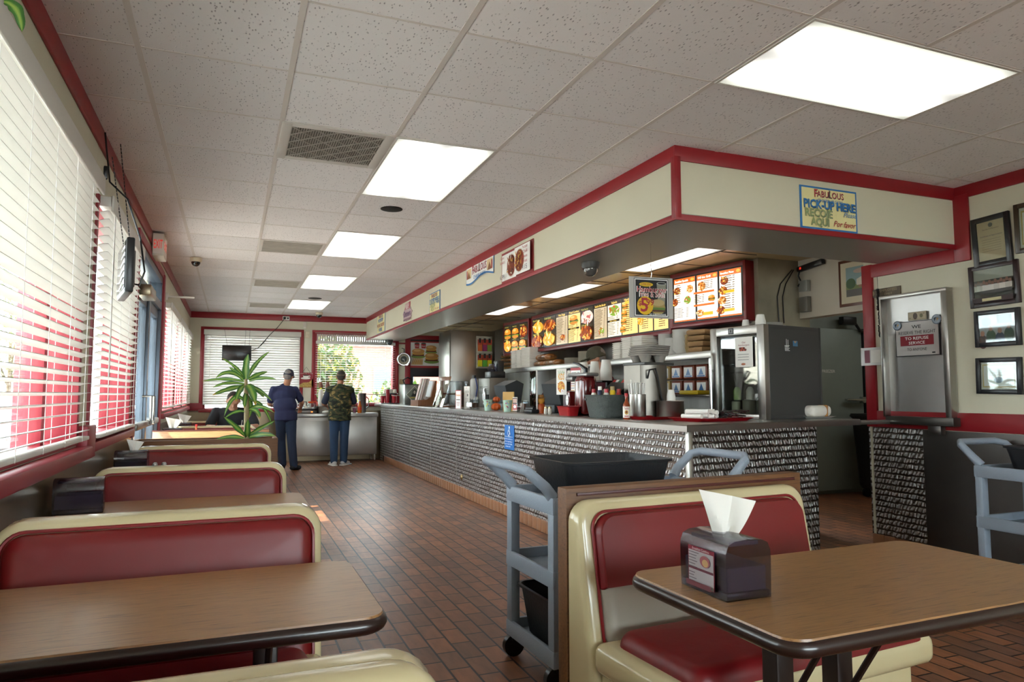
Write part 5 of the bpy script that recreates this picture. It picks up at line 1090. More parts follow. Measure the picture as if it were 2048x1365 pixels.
MB().loft([[(a[0], a[1], z) for a in rrect(.25 + q, .30 + q, .08)] for z, q in ((0, -.03), (.01, -.02), (.17, .03), (.176, .04), (.176, .02), (.03, -.03))]).build('basket', GB, root, smooth=35); MB().box((-.135, .10, .14), (.01, .03, .018), .003).build('handle_hole', BLACKP, root)
bt = [('#d9d4c6', '#b3202a', 'white shaker with red cap'), ('#c98a4a', '#c9b08a', 'brown seasoning jar'), ('#2c6b4a', '#e6e2d8', 'green bottle with white cap'), ('#2a3550', '#e6e2d8', 'dark blue bottle with white cap'), ('#d6b24a', '#c29a6a', 'yellow jar with tan lid'), ('#d8b018', '#d8b018', 'yellow mustard bottle'), ('#b8b4ac', '#b02030', 'clear shaker with red lid'), ('#d3b020', '#a08a5a', 'mustard jar with dull lid'), ('#b02a24', '#b02a24', 'red ketchup bottle')]
for k, (h, cp, nm) in enumerate(bt):
    root = thing('condiment_bottle', nm + ' standing in the grey basket', 'bottle', (p.x - .06 + .055 * (k % 3), p.y + .10 - .1 * (k // 3), CZ + .012), group='bottles in the grey basket'); hh = .17 + .02 * (k % 2); MB().lathe([(.02, 0), (.021, hh), (.014, hh + .015)], n=14).build('bottle', col(h, .3), root); MB().lathe([(.016, hh + .01), (.016, hh + .038), (.012, hh + .04)], n=14).build('cap', col(cp, .35), root)
# red sauce machine
p, mp_ = spot(1160, 2.78); root = thing('sauce_pump_machine', 'glossy dark red sauce pump machine with black lever', 'machine', p, .1); RM = mat('glossy_dark_red', '#5e0f10', .18, coat=1)
m = MB(); m.box((0, -.09, .17), (.16, .16, .34), .05, seg=4); m.box((.0, .12, .10), (.10, .06, .22), .02); m.box((0, .06, .03), (.16, .22, .06), .02); m.build('housing', RM, root)
m = MB(); m.box((0, -.05, .345), (.13, .30, .03), .012); m.box((0, .12, .315), (.08, .12, .05), .02); m.build('top_cover', mat('satin_grey', '#8e8c8a', .3, .6), root)
m = MB(); m.tube([(0, -.09, .36), (0, -.10, .39), (0, .0, .435), (0, .10, .455)], [.02, .018, .012, .008], 8); m.build('lever', BLACKP, root)
c = MB(Matrix.Translation((-.0535, .12, 0)) @ Matrix.Rotation(-PI / 2, 4, 'Z')); c.disc(0, .13, .022, .045, WH); c.text('SAUCE', 0, .13, .012, col('#2c2c2c'), width=.03); c.build('badge', None, root)
p, mp_ = spot(1137, 2.64); root = thing('plastic_bin', 'small red rectangular plastic bin on the counter edge', 'bin', p); MB().loft([[(a[0], a[1], z) for a in rrect(.12 + q, .22 + q, .02)] for z, q in ((0, -.03), (.075, 0), (.08, .02), (.08, 0), (.01, -.04))]).build('bin', TRAY, root)
# black card box behind the basket and cup stacks
p, mp_ = spot(1240, 3.02); root = thing('sachet_box', 'sloping black box with coloured cards behind the grey basket', 'box', p); m = MB(); m.prism([(-.09, 0), (.12, 0), (.12, .30), (.05, .31), (-.09, .20)], -.16, .16); m.build('box', mat('black_box', '#1a1b1c', .4), root)
c = MB(Matrix.Translation((.0, 0, .265)) @ Matrix.Rotation(-PI / 2, 4, 'Z') @ Matrix.Rotation(-.75, 4, 'X'))
for k, h in enumerate(('#b02a2a', '#d8d4ce', '#2f6a50', '#b8342c', '#d8d8dc', '#a8202a')): c.rect(-.15 + .052 * k, .0, -.105 + .052 * k, .05, col(h))
c.text('Coca-Cola', 0, -.07, .05, col('#8a8a88'), width=.2, shear=.3); c.build('cards', None, root)
for px, n, r, x, lb in ((1141, 2, .04, 3.05, 'leftmost foam cup stack on the register shelf'), (1151, 3, .043, 3.02, 'second foam cup stack from the left'), (1168, 6, .05, 2.98, 'tall foam cup stack above the sauce machine lever'), (1190, 6, .048, 2.98, 'tall foam cup stack right of the machine lever'), (1213, 6, .052, 2.92, 'widest foam cup stack in front of the server')):
    p, _ = spot(px, x + .12); cups('foam_cup_stack', (p.x, p.y, CZ + .30), n, r, lb, gr='foam cup stacks near the sauce machine')
p, _ = spot(1178, 3.11); root = thing('register_shelf', 'low black shelf carrying the foam cup stacks', 'shelf', p); m = MB(); m.bx(-.09, .05, -.42, .5, .285, .30, .002); m.build('board', BLACKP, root)
for y in (-.40, 0, .46): MB().bx(-.03, .0, y, y + .03, 0, .285).build('post', BLACKP, root)
# tills
def till(px, x, label, w_=.3):
    p, _ = spot(px, x); root = thing('cash_register', label, 'cash register', p, .1, 'cash registers'); TM = mat('charcoal_plastic', '#33383c', .4)
    MB().box((.02, 0, .04), (.3, w_, .08), .01).build('base', TM, root); m = MB(); m.prism([(-.05, .05), (.10, .05), (.14, .30), (.05, .34), (-.10, .28)], -w_ / 2, w_ / 2); m.build('screen_housing', TM, root)
    c = MB(Matrix.Translation((-.078, 0, .2)) @ Matrix.Rotation(-PI / 2, 4, 'Z')); c.rect(-.05, .04, .02, .06, glow('#4fbf8a', .5)); c.build('display', None, root)
till(1014, 3.0, 'charcoal cash register behind the kraft board'); till(1116, 2.98, 'charcoal cash register behind the two hanging menu papers')
def paper(name, label, px0, px1, y0, y1, x, kind, rz=-PI / 2 + .25):
    p, m_ = spot((px0 + px1) / 2, x); w_ = (px1 - px0) * m_ * 1.1; h_ = (y1 - y0) * m_; z = onx((px0 + px1) / 2, (y0 + y1) / 2, x).z
    c = MB(); c.use(PAPER); c.bx(-w_ / 2, w_ / 2, 0, .004, -h_ / 2, h_ / 2)
    kind(c, w_, h_); o = c.build(name, None, loc=(x, p.y, z), rz=rz); tag(o, label, 'notice'); return o
def k_pie(c, w_, h_): 
    c.text('Try Our New', 0, h_ * .36, .04, col('#7a9a3a'), width=w_ * .7); c.text('KIDS', 0, h_ * .18, .08, col('#e0a01e'), bold=.04, width=w_ * .6); c.disc(0, -h_ * .2, w_ * .36, h_ * .22, col('#d89a3a'))
    for k in range(14): c.disc(random.uniform(-.28, .28) * w_, -h_ * .2 + random.uniform(-.15, .15) * h_, w_ * .06, h_ * .025, col(random.choice(('#f0c86a', '#b85a1e', '#c2352a'))), 7)
    c.disc(w_ * .2, -h_ * .36, w_ * .16, h_ * .08, WH); c.text('35', w_ * .2, -h_ * .36, .03, DRD)
def k_menu(c, w_, h_):
    c.rect(-w_ * .5, -h_ * .5, w_ * .5, h_ * .5, DRD); c.rect(-w_ * .46, -h_ * .46, w_ * .46, h_ * .4, WH)
    for k in range(9): c.rect(-w_ * .4, h_ * (.3 - .085 * k), random.uniform(-.1, .1) * w_, h_ * (.325 - .085 * k), col(random.choice(('#7a2a2a', '#c98a2a', '#5a5a58')))); c.rect(w_ * .15, h_ * (.3 - .085 * k), w_ * .4, h_ * (.325 - .085 * k), col(random.choice(('#a83a3a', '#8a8a88'))))
def k_flyer(c, w_, h_):
    c.rect(-w_ * .5, -h_ * .5, w_ * .5, h_ * .5, DRD); c.rect(-w_ * .43, -h_ * .46, w_ * .43, h_ * .46, WH); c.text('Postmates', 0, h_ * .24, .04, col('#e08a1e'), bold=.03, width=w_ * .75); c.rect(-w_ * .35, -.005, w_ * .35, .005, col('#5a4a3a')); c.text('ORDER', 0, -h_ * .17, .025, DRD, width=w_ * .6); c.text('TODAY', 0, -h_ * .28, .025, DRD, width=w_ * .5)
def k_cal(c, w_, h_):
    c.disc(-w_ * .1, h_ * .42, .006, .006, DRD); c.text('15  20', w_ * .05, h_ * .25, .04, col('#2a2a2a'), width=w_ * .5); c.rect(w_ * .05, h_ * .05, w_ * .25, h_ * .16, col('#7a7a74'))
    for k in range(7): c.rect(-w_ * .3, -h_ * (.05 + .06 * k), w_ * .35, -h_ * (.04 + .06 * k), col('#9a8a88'))
def k_red(c, w_, h_): c.rect(-w_ * .5, h_ * .0, w_ * .5, h_ * .45, col('#3a3438')); c.rect(-w_ * .42, h_ * .08, w_ * .42, h_ * .38, col('#c9a49a')); c.rect(-w_ * .5, -h_ * .45, w_ * .5, -h_ * .02, col('#c06a70')); c.disc(0, -h_ * .2, w_ * .3, h_ * .12, WH)
def k_plain(c, w_, h_):
    for k in range(6): c.rect(-w_ * .3, h_ * (.15 - .07 * k), w_ * .3, h_ * (.16 - .07 * k), col('#b0aca4'))
paper('menu_paper', 'paper with a pizza picture hanging on the register', 1109, 1137, 738, 790, 2.80, k_pie); paper('menu_paper', 'red bordered price list hanging beside the pizza paper', 1138, 1166, 736, 788, 2.83, k_menu)
paper('flyer', 'narrow red edged flyer standing upright on the counter', 907, 926, 781, 819, 2.62, k_flyer); paper('calendar', 'white calendar sheet standing behind the narrow flyer', 924, 943, 773, 818, 2.72, k_cal); paper('small_card', 'small red and white card stand right of the second patterned cup', 1023, 1037, 795, 822, 2.66, k_red)
p, m_ = spot(1017, 2.78); o = MB().box((0, 0, .10), (.012, .26, .21), .004).build('kraft_board', col('#b08a4a', .7), loc=p, rz=.1); tag(o, 'tan kraft board standing on the counter between the patterned cups', 'board')
def pcup(px, label):
    p, m_ = spot(px, 2.62); root = thing('patterned_cup', label, 'cup', p, 0, 'patterned paper cups on the counter'); MB().lathe([(.036, 0), (.05, .118), (.052, .12), (.046, .12), (.033, .01)], n=22, cap=False).build('cup', mat('floral_cup', '#a9c4b4', .5, var=.35, vscale=30), root)
    d = MB(Matrix.Rotation(-.35, 4, 'Z') @ Matrix.Translation((0, -.046, 0)))
    for k in range(7): d.disc(random.uniform(-.02, .02), random.uniform(.03, .1), .007, .007, col(random.choice(('#b0406a', '#5a6aa8', '#d8c86a', '#e6e6e0'))), 8)
    d.build('flower_print', None, root)
pcup(976, 'floral paper cup left of the small pumpkins'); pcup(1015, 'floral paper cup in front of the kraft board')
PK = mat('pumpkin_orange', '#b8501a', .4)
def pumpkin(px, x, r, label, z=CZ):
    p, m_ = spot(px, x); root = thing('small_pumpkin', label, 'pumpkin', (p.x, p.y, z), 0, 'small orange pumpkins'); n = 24; rings = []
    for i in range(1, 10):
        a = PI * i / 10; rings.append([(r * math.sin(a) * (1 + .09 * math.cos(8 * t)) * math.cos(t), r * math.sin(a) * (1 + .09 * math.cos(8 * t)) * math.sin(t), r * .82 - r * .82 * math.cos(a)) for t in [2 * PI * j / n for j in range(n)]])
    MB().loft(rings).build('fruit', PK, root); MB().tube([(0, 0, r * 1.55), (.004, 0, r * 1.9)], .005, 6).build('stem', col('#5a5a2a'), root)
pumpkin(992, 2.7, .052, 'small pumpkin between the floral cup and the kraft board'); pumpkin(993, 2.72, .04, 'smaller pumpkin resting on top of the small pumpkin', CZ + .088)
p, m_ = spot(1082, 2.72); root = thing('harvest_figure', 'small orange and yellow harvest ornament beside the tall mirror stand', 'ornament', p); m = MB(); m.lathe([(.04, 0), (.045, .05), (.03, .09)], n=14); m.build('body', PK, root); m = MB(); m.ell((0, 0, .12), (.035, .035, .035)); m.build('head', col('#c98a2a'), root); MB().lathe([(.05, .14), (.03, .15), (.025, .175)], n=12).build('hat', col('#8a5a1e'), root)
for px, lb in ((1092, 'tall glass shaker right of the harvest ornament'), (1100, 'short glass shaker beside the register')):
    p, m_ = spot(px, 2.66); shaker(p.x, p.y, CZ, lb, '#bdb8ac', '#c4b890')
p, m_ = spot(1067, 2.66); root = thing('mirror_display', 'tall narrow dark mirror stand on a black base', 'display stand', p, .12); MB().bx(-.006, .006, -.062, .062, .03, .40, .002).build('mirror', mat('dark_mirror', '#59605e', .06, 1), root); m = MB(); m.bx(-.008, .008, -.066, -.062, .03, .405); m.build('edge_strip', WHITEP, root)
m = MB(); m.box((-.02, 0, .02), (.09, .15, .04), .015); m.cyl((-.03, -.07, .045), (-.03, .07, .045), .02, 14); m.build('base', BLACKP, root)
p, m_ = spot(1046, 2.66); root = thing('acrylic_holder', 'clear acrylic card holder between the small card and mirror stand', 'holder', p); m = MB(); m.bx(-.04, .04, -.06, .06, 0, .004); m.bx(-.04, -.037, -.06, .06, 0, .06); m.bx(.02, .023, -.06, .06, 0, .12); m.bx(-.04, .04, -.06, -.057, 0, .11); m.bx(-.04, .04, .057, .06, 0, .11); m.build('holder', PLEXI, root); MB().bx(-.01, .012, -.05, .05, .005, .09).build('cards', col('#8d7c70'), root)
p, m_ = spot(946, 2.66); root = thing('acrylic_holder', 'clear acrylic tray with brown sachets right of the calendar', 'holder', p); m = MB(); m.bx(-.05, .05, -.09, .09, 0, .004); m.bx(-.05, -.047, -.09, .09, 0, .09); m.bx(.03, .033, -.09, .09, 0, .15); m.bx(-.05, .05, -.09, -.087, 0, .12); m.build('holder', PLEXI, root); MB().box((0, 0, .05), (.05, .14, .06), .01).build('sachets', col('#7d5a48'), root)
p, m_ = spot(1143, 2.9); o = MB().box((0, 0, .10), (.10, .16, .20), .01).build('payment_box', mat('mauve_grey_box', '#5b4d55', .35), loc=p); tag(o, 'mauve grey box beneath the hanging price list', 'box')
# clear pastry case, mirror stand, wooden menu tray, cup carousel
p, m_ = spot(875, 2.66); root = thing('mirror_display', 'leaning mirror panel in front of the pastry case', 'display stand', p, .15); m = MB(Matrix.Rotation(.28, 4, 'Y')); m.bx(-.004, .004, -.17, .17, 0, .40, .002); m.build('mirror', mat('bright_mirror', '#c9cfc8', .05, 1), root); m = MB(Matrix.Rotation(.28, 4, 'Y')); m.bx(-.006, .006, -.175, .175, .38, .44, .002); m.build('top_rail', BROWNW, root)
MB().bx(.0, .12, -.17, .17, 0, .02).build('base', BROWNW, root)
p, m_ = spot(904, 2.96); root = thing('pastry_case', 'clear acrylic pastry case on a wooden base by the flyer', 'case', p); m = MB()
for a in ((-.14, -.136, -.3, .3, 0, .36), (.136, .14, -.3, .3, 0, .36), (-.14, .14, -.3, -.296, 0, .36), (-.14, .14, -.3, .3, .356, .36)): m.bx(*a)
m.build('case', PLEXI, root); m = MB(); m.bx(-.13, .13, -.29, .29, .0, .02); m.bx(-.12, .12, -.28, .28, .17, .19); m.build('shelf', BROWNW, root)
p, m_ = spot(846, 2.74); root = thing('menu_rack', 'curved wooden rack full of folded take-out menus', 'rack', p, .1); m = MB(); m.prism([(-.14, 0), (.12, 0), (.16, .38), (.13, .38), (.07, .14), (-.02, .09), (-.14, .09)], -.17, .17); m.build('rack', BROWNW, root)
for k in range(6): o = MB(Matrix.Rotation(.25, 4, 'Y')).box((0, 0, .17), (.004, .10, .34), .001).build('folded_menu', PAPER if k % 2 else col('#c9b0a8'), loc=(p.x - .1 + .022 * k, p.y + .05 - .03 * (k % 3), CZ + .092)); tag(o, 'folded take-out menu standing in the curved wooden rack', 'menu', 'folded menus in the wooden rack')
p, m_ = spot(823, 2.95); root = thing('steel_chiller_box', 'steel box with a diamond shaped emblem at the far counter end', 'machine', p, .0); MB().box((0, 0, .17), (.34, .42, .34), .008).build('housing', mat('chiller_steel', '#7d7f7a', .3, .8), root); MB().box((0, 0, .345), (.35, .43, .015), .003).build('top_cover', BLACKP, root)
c = MB(Matrix.Translation((0, -.2105, .17))); R_ = .13
for r, h in ((.15, '#c9c6b8'), (.138, '#6c7364')): c.poly([(-r, 0), (0, -r), (r, 0), (0, r)], col(h))
c.poly([(-.06, -.03), (-.03, .03), (-.035, .07), (.0, .10), (.035, .07), (.03, .03), (.06, -.03)], col('#2b2f2c')); c.disc(0, .04, .02, .03, col('#b8b4a4')); c.rect(-.08, -.06, .08, -.045, col('#c0a84a')); c.build('emblem', None, root)
m = MB(); m.tube([(-.15, -.1, .35), (-.18, -.1, .42), (-.1, -.1, .47), (0, 0, .44)], .012, 8); m.build('hose', BLACKP, root)
p, m_ = spot(780, 2.80); root = thing('cup_carousel', 'round black cup carousel with red tumblers at the far counter end', 'carousel', p)
m = MB(); m.lathe([(.2, 0), (.2, .012), (.02, .014), (.018, .18), (.15, .182), (.15, .192), (.01, .195)], n=30); m.build('stand', BLACKP, root)
for k in range(8):
    a = k * PI / 4 + .3; hh = .13 + (.12 if k == 5 else 0); root = thing('red_tumbler', 'red plastic tumbler stack on the black cup carousel', 'tumbler', (p.x + .155 * math.cos(a), p.y + .155 * math.sin(a), CZ + .014), 0, 'red tumblers on the carousel'); MB().lathe([(.028, 0), (.042, hh), (.036, hh), (.02, .02)], n=16, cap=False).build('tumbler', mat('red_tumbler_plastic', '#a8222e', .2, coat=.5), root); MB().lathe([(.042, hh), (.044, hh + .015), (.04, hh + .016)], n=16).build('lid', WHITEP, root)
for k in range(4):
    a = k * PI / 2; cups('paper_cup_stack', (p.x + .09 * math.cos(a), p.y + .09 * math.sin(a), CZ + .195), 2, .035, 'small cup stack on the upper plate of the cup carousel', '#d8d0c0', gr='cups on the carousel top', h=.06)
# steel cabinet with sachet rack, coffee brewer, grinders
root = thing('steel_cabinet', 'tall stainless cabinet standing before the burger poster', 'cabinet', (0, 0, 0)); m = MB(); m.bx(3.44, 4.24, 11.4, 12.1, 0, 2.30, .008); m.build('body', STEEL, root); m = MB(); m.bx(3.425, 3.44, 11.42, 12.08, .3, 2.25, .004); m.build('door', STEEL, root)
a, b = ony(955, 672, 11.3), ony(987, 737, 11.3); root = thing('sachet_rack', 'white wire rack of bright juice packets on the steel cabinet', 'rack', ((a.x + b.x) / 2, 11.36, b.z)); w_, h_ = b.x - a.x, a.z - b.z
m = MB(); m.bx(-w_ / 2, w_ / 2, .0, .02, 0, h_, .002); m.bx(-w_ / 2, w_ / 2, -.05, 0, 0, .01); m.bx(-w_ / 2, w_ / 2, -.05, 0, h_ * .47, h_ * .485); m.build('frame', mat('aged_white', '#a9a290', .5), root)
for rw_ in range(2):
    for k in range(3):
        c = MB(Matrix.Translation((w_ * (-.3 + .3 * k), -.03, h_ * (.05 + .48 * rw_)))); c.use(col((('#d8c81e', '#5fae3a', '#d8c81e'), ('#c8642a', '#8d2a5a', '#7a8f3a'))[rw_][k], .4)); c.bx(-w_ * .13, w_ * .13, 0, .02, 0, h_ * .2); c.use(col(('#a83a24', '#b8402a')[rw_], .4)); c.bx(-w_ * .13, w_ * .13, 0, .02, h_ * .2, h_ * .36); c.rect(-w_ * .08, h_ * .26, w_ * .06, h_ * .4, col('#1c1a1a')); o = c.build('drink_packet', None, root)
def machine(name, label, px0, px1, ytop, x, cat, m_=GREYAPP, zb=.90, dx=.4):
    pm, mm = spot((px0 + px1) / 2, x, zb); zt = onx((px0 + px1) / 2, ytop, x).z; w_ = (px1 - px0) * mm * 1.25; root = thing(name, label, cat, pm, 0); MB().box((0, 0, (zt - zb) / 2), (dx, w_, zt - zb), .01).build('housing', m_, root); return root, w_, zt - zb
rt, w_, h_ = machine('coffee_brewer', 'grey coffee brewer with slots standing left of the first register', 960, 1012, 757, 3.75, 'coffee machine', dx=.3); c = MB(Matrix.Translation((-.1505, 0, 0)) @ Matrix.Rotation(-PI / 2, 4, 'Z'))
for k in range(4):
    for q in (-.25, .2): c.rect(w_ * q - .08, h_ - .14 - .03 * k, w_ * q + .08, h_ - .13 - .03 * k, col('#3a3835'))
c.build('vent_slots', None, rt); MB().box((-.155, -w_ * .3, h_ * .3), (.02, w_ * .3, h_ * .5), .004).build('panel', col('#2b2a29'), rt); MB().lathe([(.02, .1), (.03, .3), (.02, .4)], (-.2, -w_ * .36, 0), 14).build('spigot', CHROME, rt)
rt2, w2, h2 = machine('ice_machine', 'tall grey machine with a white printed panel beside the coffee brewer', 926, 975, 736, 4.0, 'machine', dx=.25); c = MB(Matrix.Translation((-.13, w2 * .42, 0)) @ Matrix.Rotation(-PI / 2, 4, 'Z')); c.rect(-.10, h2 - .55, .10, h2 - .01, WH)
for k in range(2):
    for q in (-.04, .04): c.rect(q - .02, h2 - .08 - .08 * k, q + .02, h2 - .06 - .08 * k, col('#3a3a48'))
c.build('printed_panel', None, rt2)
pm, mm = spot(948, 3.7, .9); root = thing('water_filter', 'white cylindrical water filter with a blue hose', 'filter', (pm.x - .0, pm.y, 1.12)); MB().lathe([(.05, 0), (.065, .03), (.065, .32), (.04, .35)], n=20).build('canister', WHITEP, root); MB().lathe([(.03, .35), (.03, .4)], n=12).build('cap', BLACKP, root); MB().tube([(0, -.07, .36), (.03, -.08, .2), (0, -.08, .02), (-.04, -.05, -.05)], .008, 6).build('hose', col('#2f4f9a'), root); MB().bx(-.02, .02, -.02, .02, -.2, 0).build('bracket', STEEL, root)
pm, mm = spot(990, 3.75, 1.36); root = thing('coffee_maker', 'black glass coffee maker on top of the grey brewer', 'coffee maker', (pm.x, pm.y, onx(990, 757, 3.75).z)); MB().box((0, 0, .05), (.24, .26, .10), .01).build('base', BLACKP, root); MB().box((.06, 0, .17), (.1, .2, .2), .01).build('tower', BLACKP, root); MB().lathe([(.05, .1), (.07, .14), (.045, .2), (.05, .22)], (-.05, 0, 0), 18).build('carafe', SMOKE, root)
root = thing('burger_poster', 'poster of three burgers, fries and red cups in the far door glass', 'poster', (3.515, BW - .03, 1.985))
c = MB(); w_, h_ = .58, .52; c.use(col('#9a2a2a')); c.bx(-w_ / 2, w_ / 2, 0, .004, -h_ / 2, h_ / 2); c.rect(-w_ / 2, -h_ * .42, w_ / 2, h_ * .45, col('#d8d4d0'))
for x, z, s in ((.12, .10, 1), (-.14, .02, 1.15), (.13, -.07, 1.25)):
    c.disc(x, z - .05 * s, .12 * s, .035 * s, col('#7f9a4a')); c.rect(x - .1 * s, z - .045 * s, x + .1 * s, z - .01 * s, col('#6a3020')); c.disc(x, z - .005 * s, .11 * s, .018 * s, col('#d8a83a')); c.disc(x, z + .035 * s, .11 * s, .05 * s, col('#c08848')); c.disc(x - .02 * s, z + .05 * s, .06 * s, .02 * s, col('#d8ac70'))
for k in range(16): c.poly([(-.28 + .014 * k, -.2), (-.27 + .014 * k, -.2), (-.23 + .012 * k, -.06 - .02 * (k % 3)), (-.24 + .012 * k, -.06 - .02 * (k % 3))], col('#cf9c4c'))
for x in (-.17, -.04): c.poly([(x - .05, .21), (x + .05, .21), (x + .04, .12), (x - .04, .12)], col('#a82a2c')); c.disc(x, .215, .05, .015, col('#3a3a30')); c.text('Burger', x, .165, .03, WH, width=.07)
c.build('sheet', None, root)
o = MB().use(PAPER); o.bx(-.11, .11, 0, .004, -.2, .16); o.rect(-.06, .0, .06, .01, col('#9aa8b8')); o = o.build('door_notice', None, loc=(3.64, BW - .03, 1.32)); tag(o, 'pale printed notice taped in the lower far door glass', 'notice')
root = thing('wall_clock', 'round chrome rimmed clock on the far wall beside the window', 'clock', (3.06, BW - .17, 1.88), -.35); MB(Matrix.Rotation(PI / 2, 4, 'X')).lathe([(.12, -.02), (.135, 0), (.12, .03), (.105, .03), (.10, .02)], n=32).build('rim', CHROME, root)
c = MB(Matrix.Translation((0, -.021, 0))); c.disc(0, 0, .107, .107, col('#9b947c'), 30); c.disc(0, 0, .06, .06, col('#2c302a'), 30); c.rect(-.035, -.003, .01, .003, WH); c.poly([(-.003, 0), (.003, 0), (.02, -.05), (.016, -.052)], WH)
for k in range(12): a = k * PI / 6; c.disc(.085 * math.sin(a), .085 * math.cos(a), .006, .006, col('#2c2a24'), 8)
c.build('dial', None, root); MB().tube([(0, .02, .1), (0, .02, .2), (-.05, .1, .22)], .01, 6).build('bracket', BLACKP, root)
o = MB().box((0, 0, 0), (.09, .01, .14), .002).build('framed_card', mat('tan_card', '#a9946c', .6), loc=(3.06, BW - .01, 1.43)); tag(o, 'small tan framed card below the wall clock', 'picture')

# walk-in cooler wall, bin, lintel fittings
root = thing('walk_in_door', 'grey walk-in cooler door seen through the kitchen passage', 'door', (6.95, 6.58, 0)); GD = mat('grey_cooler_door', '#8b9690', .4, .1, var=.08)
MB().bx(-.55, .40, -.05, 0, .05, 2.02, .006).build('leaf', GD, root)
m = MB(); m.box((.22, -.10, 1.14), (.34, .05, .03), .01); m.box((.36, -.07, 1.14), (.06, .06, .08), .01); m.build('handle', CHROME, root)
for z in (1.80,): m = MB(); m.box((-.40, -.07, z), (.12, .04, .04), .008); m.box((-.38, -.07, z - .12), (.05, .03, .22), .01); m.build('hinge', BLACKP, root)
c = MB(Matrix.Translation((-.25, -.052, 1.49))); c.text('COLD FREEZER', 0, 0, .05, WH, bold=.02, width=.38); c.build('lettering', None, root)
root = thing('thermometer_dial', 'small round dial on the cooler wall right of the grey door', 'dial', (7.36, 6.59, 1.87)); MB(Matrix.Rotation(PI / 2, 4, 'X')).lathe([(.05, 0), (.05, .03), (.042, .032)], n=24).build('case', CHROME, root); c = MB(Matrix.Translation((0, -.033, 0))); c.disc(0, 0, .04, .04, WH); c.rect(-.003, 0, .003, .03, BLACKP); c.build('face', None, root)
root = thing('light_switch', 'two small round switches on a dark plate below the dial', 'switch', (7.36, 6.59, 1.22)); MB().box((0, -.01, 0), (.09, .02, .2), .004).build('plate', BLACKP, root); m = MB(); m.ell((0, -.025, .035), .02); m.ell((0, -.025, -.035), .02); m.build('button', WHITEP, root)
root = thing('door_closer', 'dark pipework and closer above the grey cooler door', 'closer', (7.1, 6.55, 2.12)); MB().box((.0, -.05, .0), (.22, .08, .1), .01).build('body', BLACKP, root); MB().tube([(.1, -.05, 0), (.2, -.05, -.12), (.35, -.05, -.14), (.8, -.05, -.12)], .018, 8).build('pipe', BLACKP, root)
root = thing('door_seal_post', 'dark vertical edge strip beside the grey cooler door', 'strip', (7.12, 6.55, 0)); MB().bx(.24, .30, -.04, .0, .1, 2.03, .004).build('strip', BLACKP, root)
root = thing('wheeled_bin', 'black wheeled waste bin standing in the kitchen passage', 'bin', (7.2, 6.12, 0)); MB().loft([[(a[0], a[1], z) for a in rrect(.5 + q, .42 + q, .06)] for z, q in ((.10, -.06), (.14, -.02), (.92, .06), (.95, .1), (.98, .08))]).build('body', mat('black_bin', '#0c0c0d', .5, bump=.4, bscale=30), root)
for x in (-.16, .16):
    for y in (-.14, .14): MB().cyl((x, y - .02, .05), (x, y + .02, .05), .05, 16).build('wheel', BLACKP, root)
# painting, boxes and cables on the white lintel
root = thing('framed_painting', 'brown framed painting of a low building on the white passage wall', 'painting', (4.865, 4.325, 2.16), -PI / 2); MB().bx(-.21, .21, 0, .02, -.2, .2, .003).build('frame', mat('red_brown_frame', '#5b3220', .35), root)
c = MB(Matrix.Translation((0, -.001, 0))); c.rect(-.185, -.175, .185, .175, col('#c2b79c')); c.rect(-.13, -.12, .16, .13, col('#7f9696')); c.rect(-.13, -.12, .16, -.06, col('#56534f')); c.rect(-.13, -.06, .16, -.02, col('#6f7a48')); c.disc(-.08, -.01, .05, .045, col('#3f5a38')); c.poly([(-.02, -.03), (.16, -.03), (.16, .03), (.06, .05), (-.02, .02)], col('#c9c2b0')); c.rect(.0, -.05, .16, -.03, col('#8f6b52')); c.disc(.02, .09, .07, .02, col('#b09a8c')); c.build('picture', None, root)
p = onx(1613, 533, 4.86); o = MB().box((0, 0, 0), (.05, .30, .05), .01); o.use(glow('#d03020', .7)); o.box((-.026, .1, .0), (.002, .02, .02)); o = o.build('power_strip', BLACKP, loc=(4.84, 4.82, 2.375)); o.rotation_euler = (-.1, 0, 0); tag(o, 'black power strip mounted under the soffit on the white wall', 'power strip')
for z, lb, h in ((2.20, 'upper grey electrical box in the smoke stained corner', '#8b8a84'), (2.03, 'lower steel electrical box in the smoke stained corner', '#77746c')): o = MB().box((0, 0, 0), (.05, .10, .10 if z > 2.1 else .14), .004).build('electrical_box', col(h, .4, .5), loc=(4.84, 4.90, z)); tag(o, lb, 'electrical box')
m = MB(); m.tube([(4.83, 4.94, 2.36), (4.82, 4.95, 2.3), (4.83, 4.93, 2.24), (4.81, 4.95, 2.2)], .009, 6); o = m.build('wire_bundle', BLACKP); tag(o, 'short black cable running down from the power strip', 'cable')
for k, (xa, xb) in enumerate(((4.78, 4.60), (4.80, 4.66))): m = MB(); m.tube([(xa, 4.985, 2.36), (xb + .04, 4.985, 2.22), (xb, 4.985, 2.1), (xb + .01, 4.985, 1.86)], .005, 6); o = m.build('wall_wire', BLACKP); tag(o, ('left', 'right')[k] + ' black wire hanging down the smoke stained wall', 'wire')

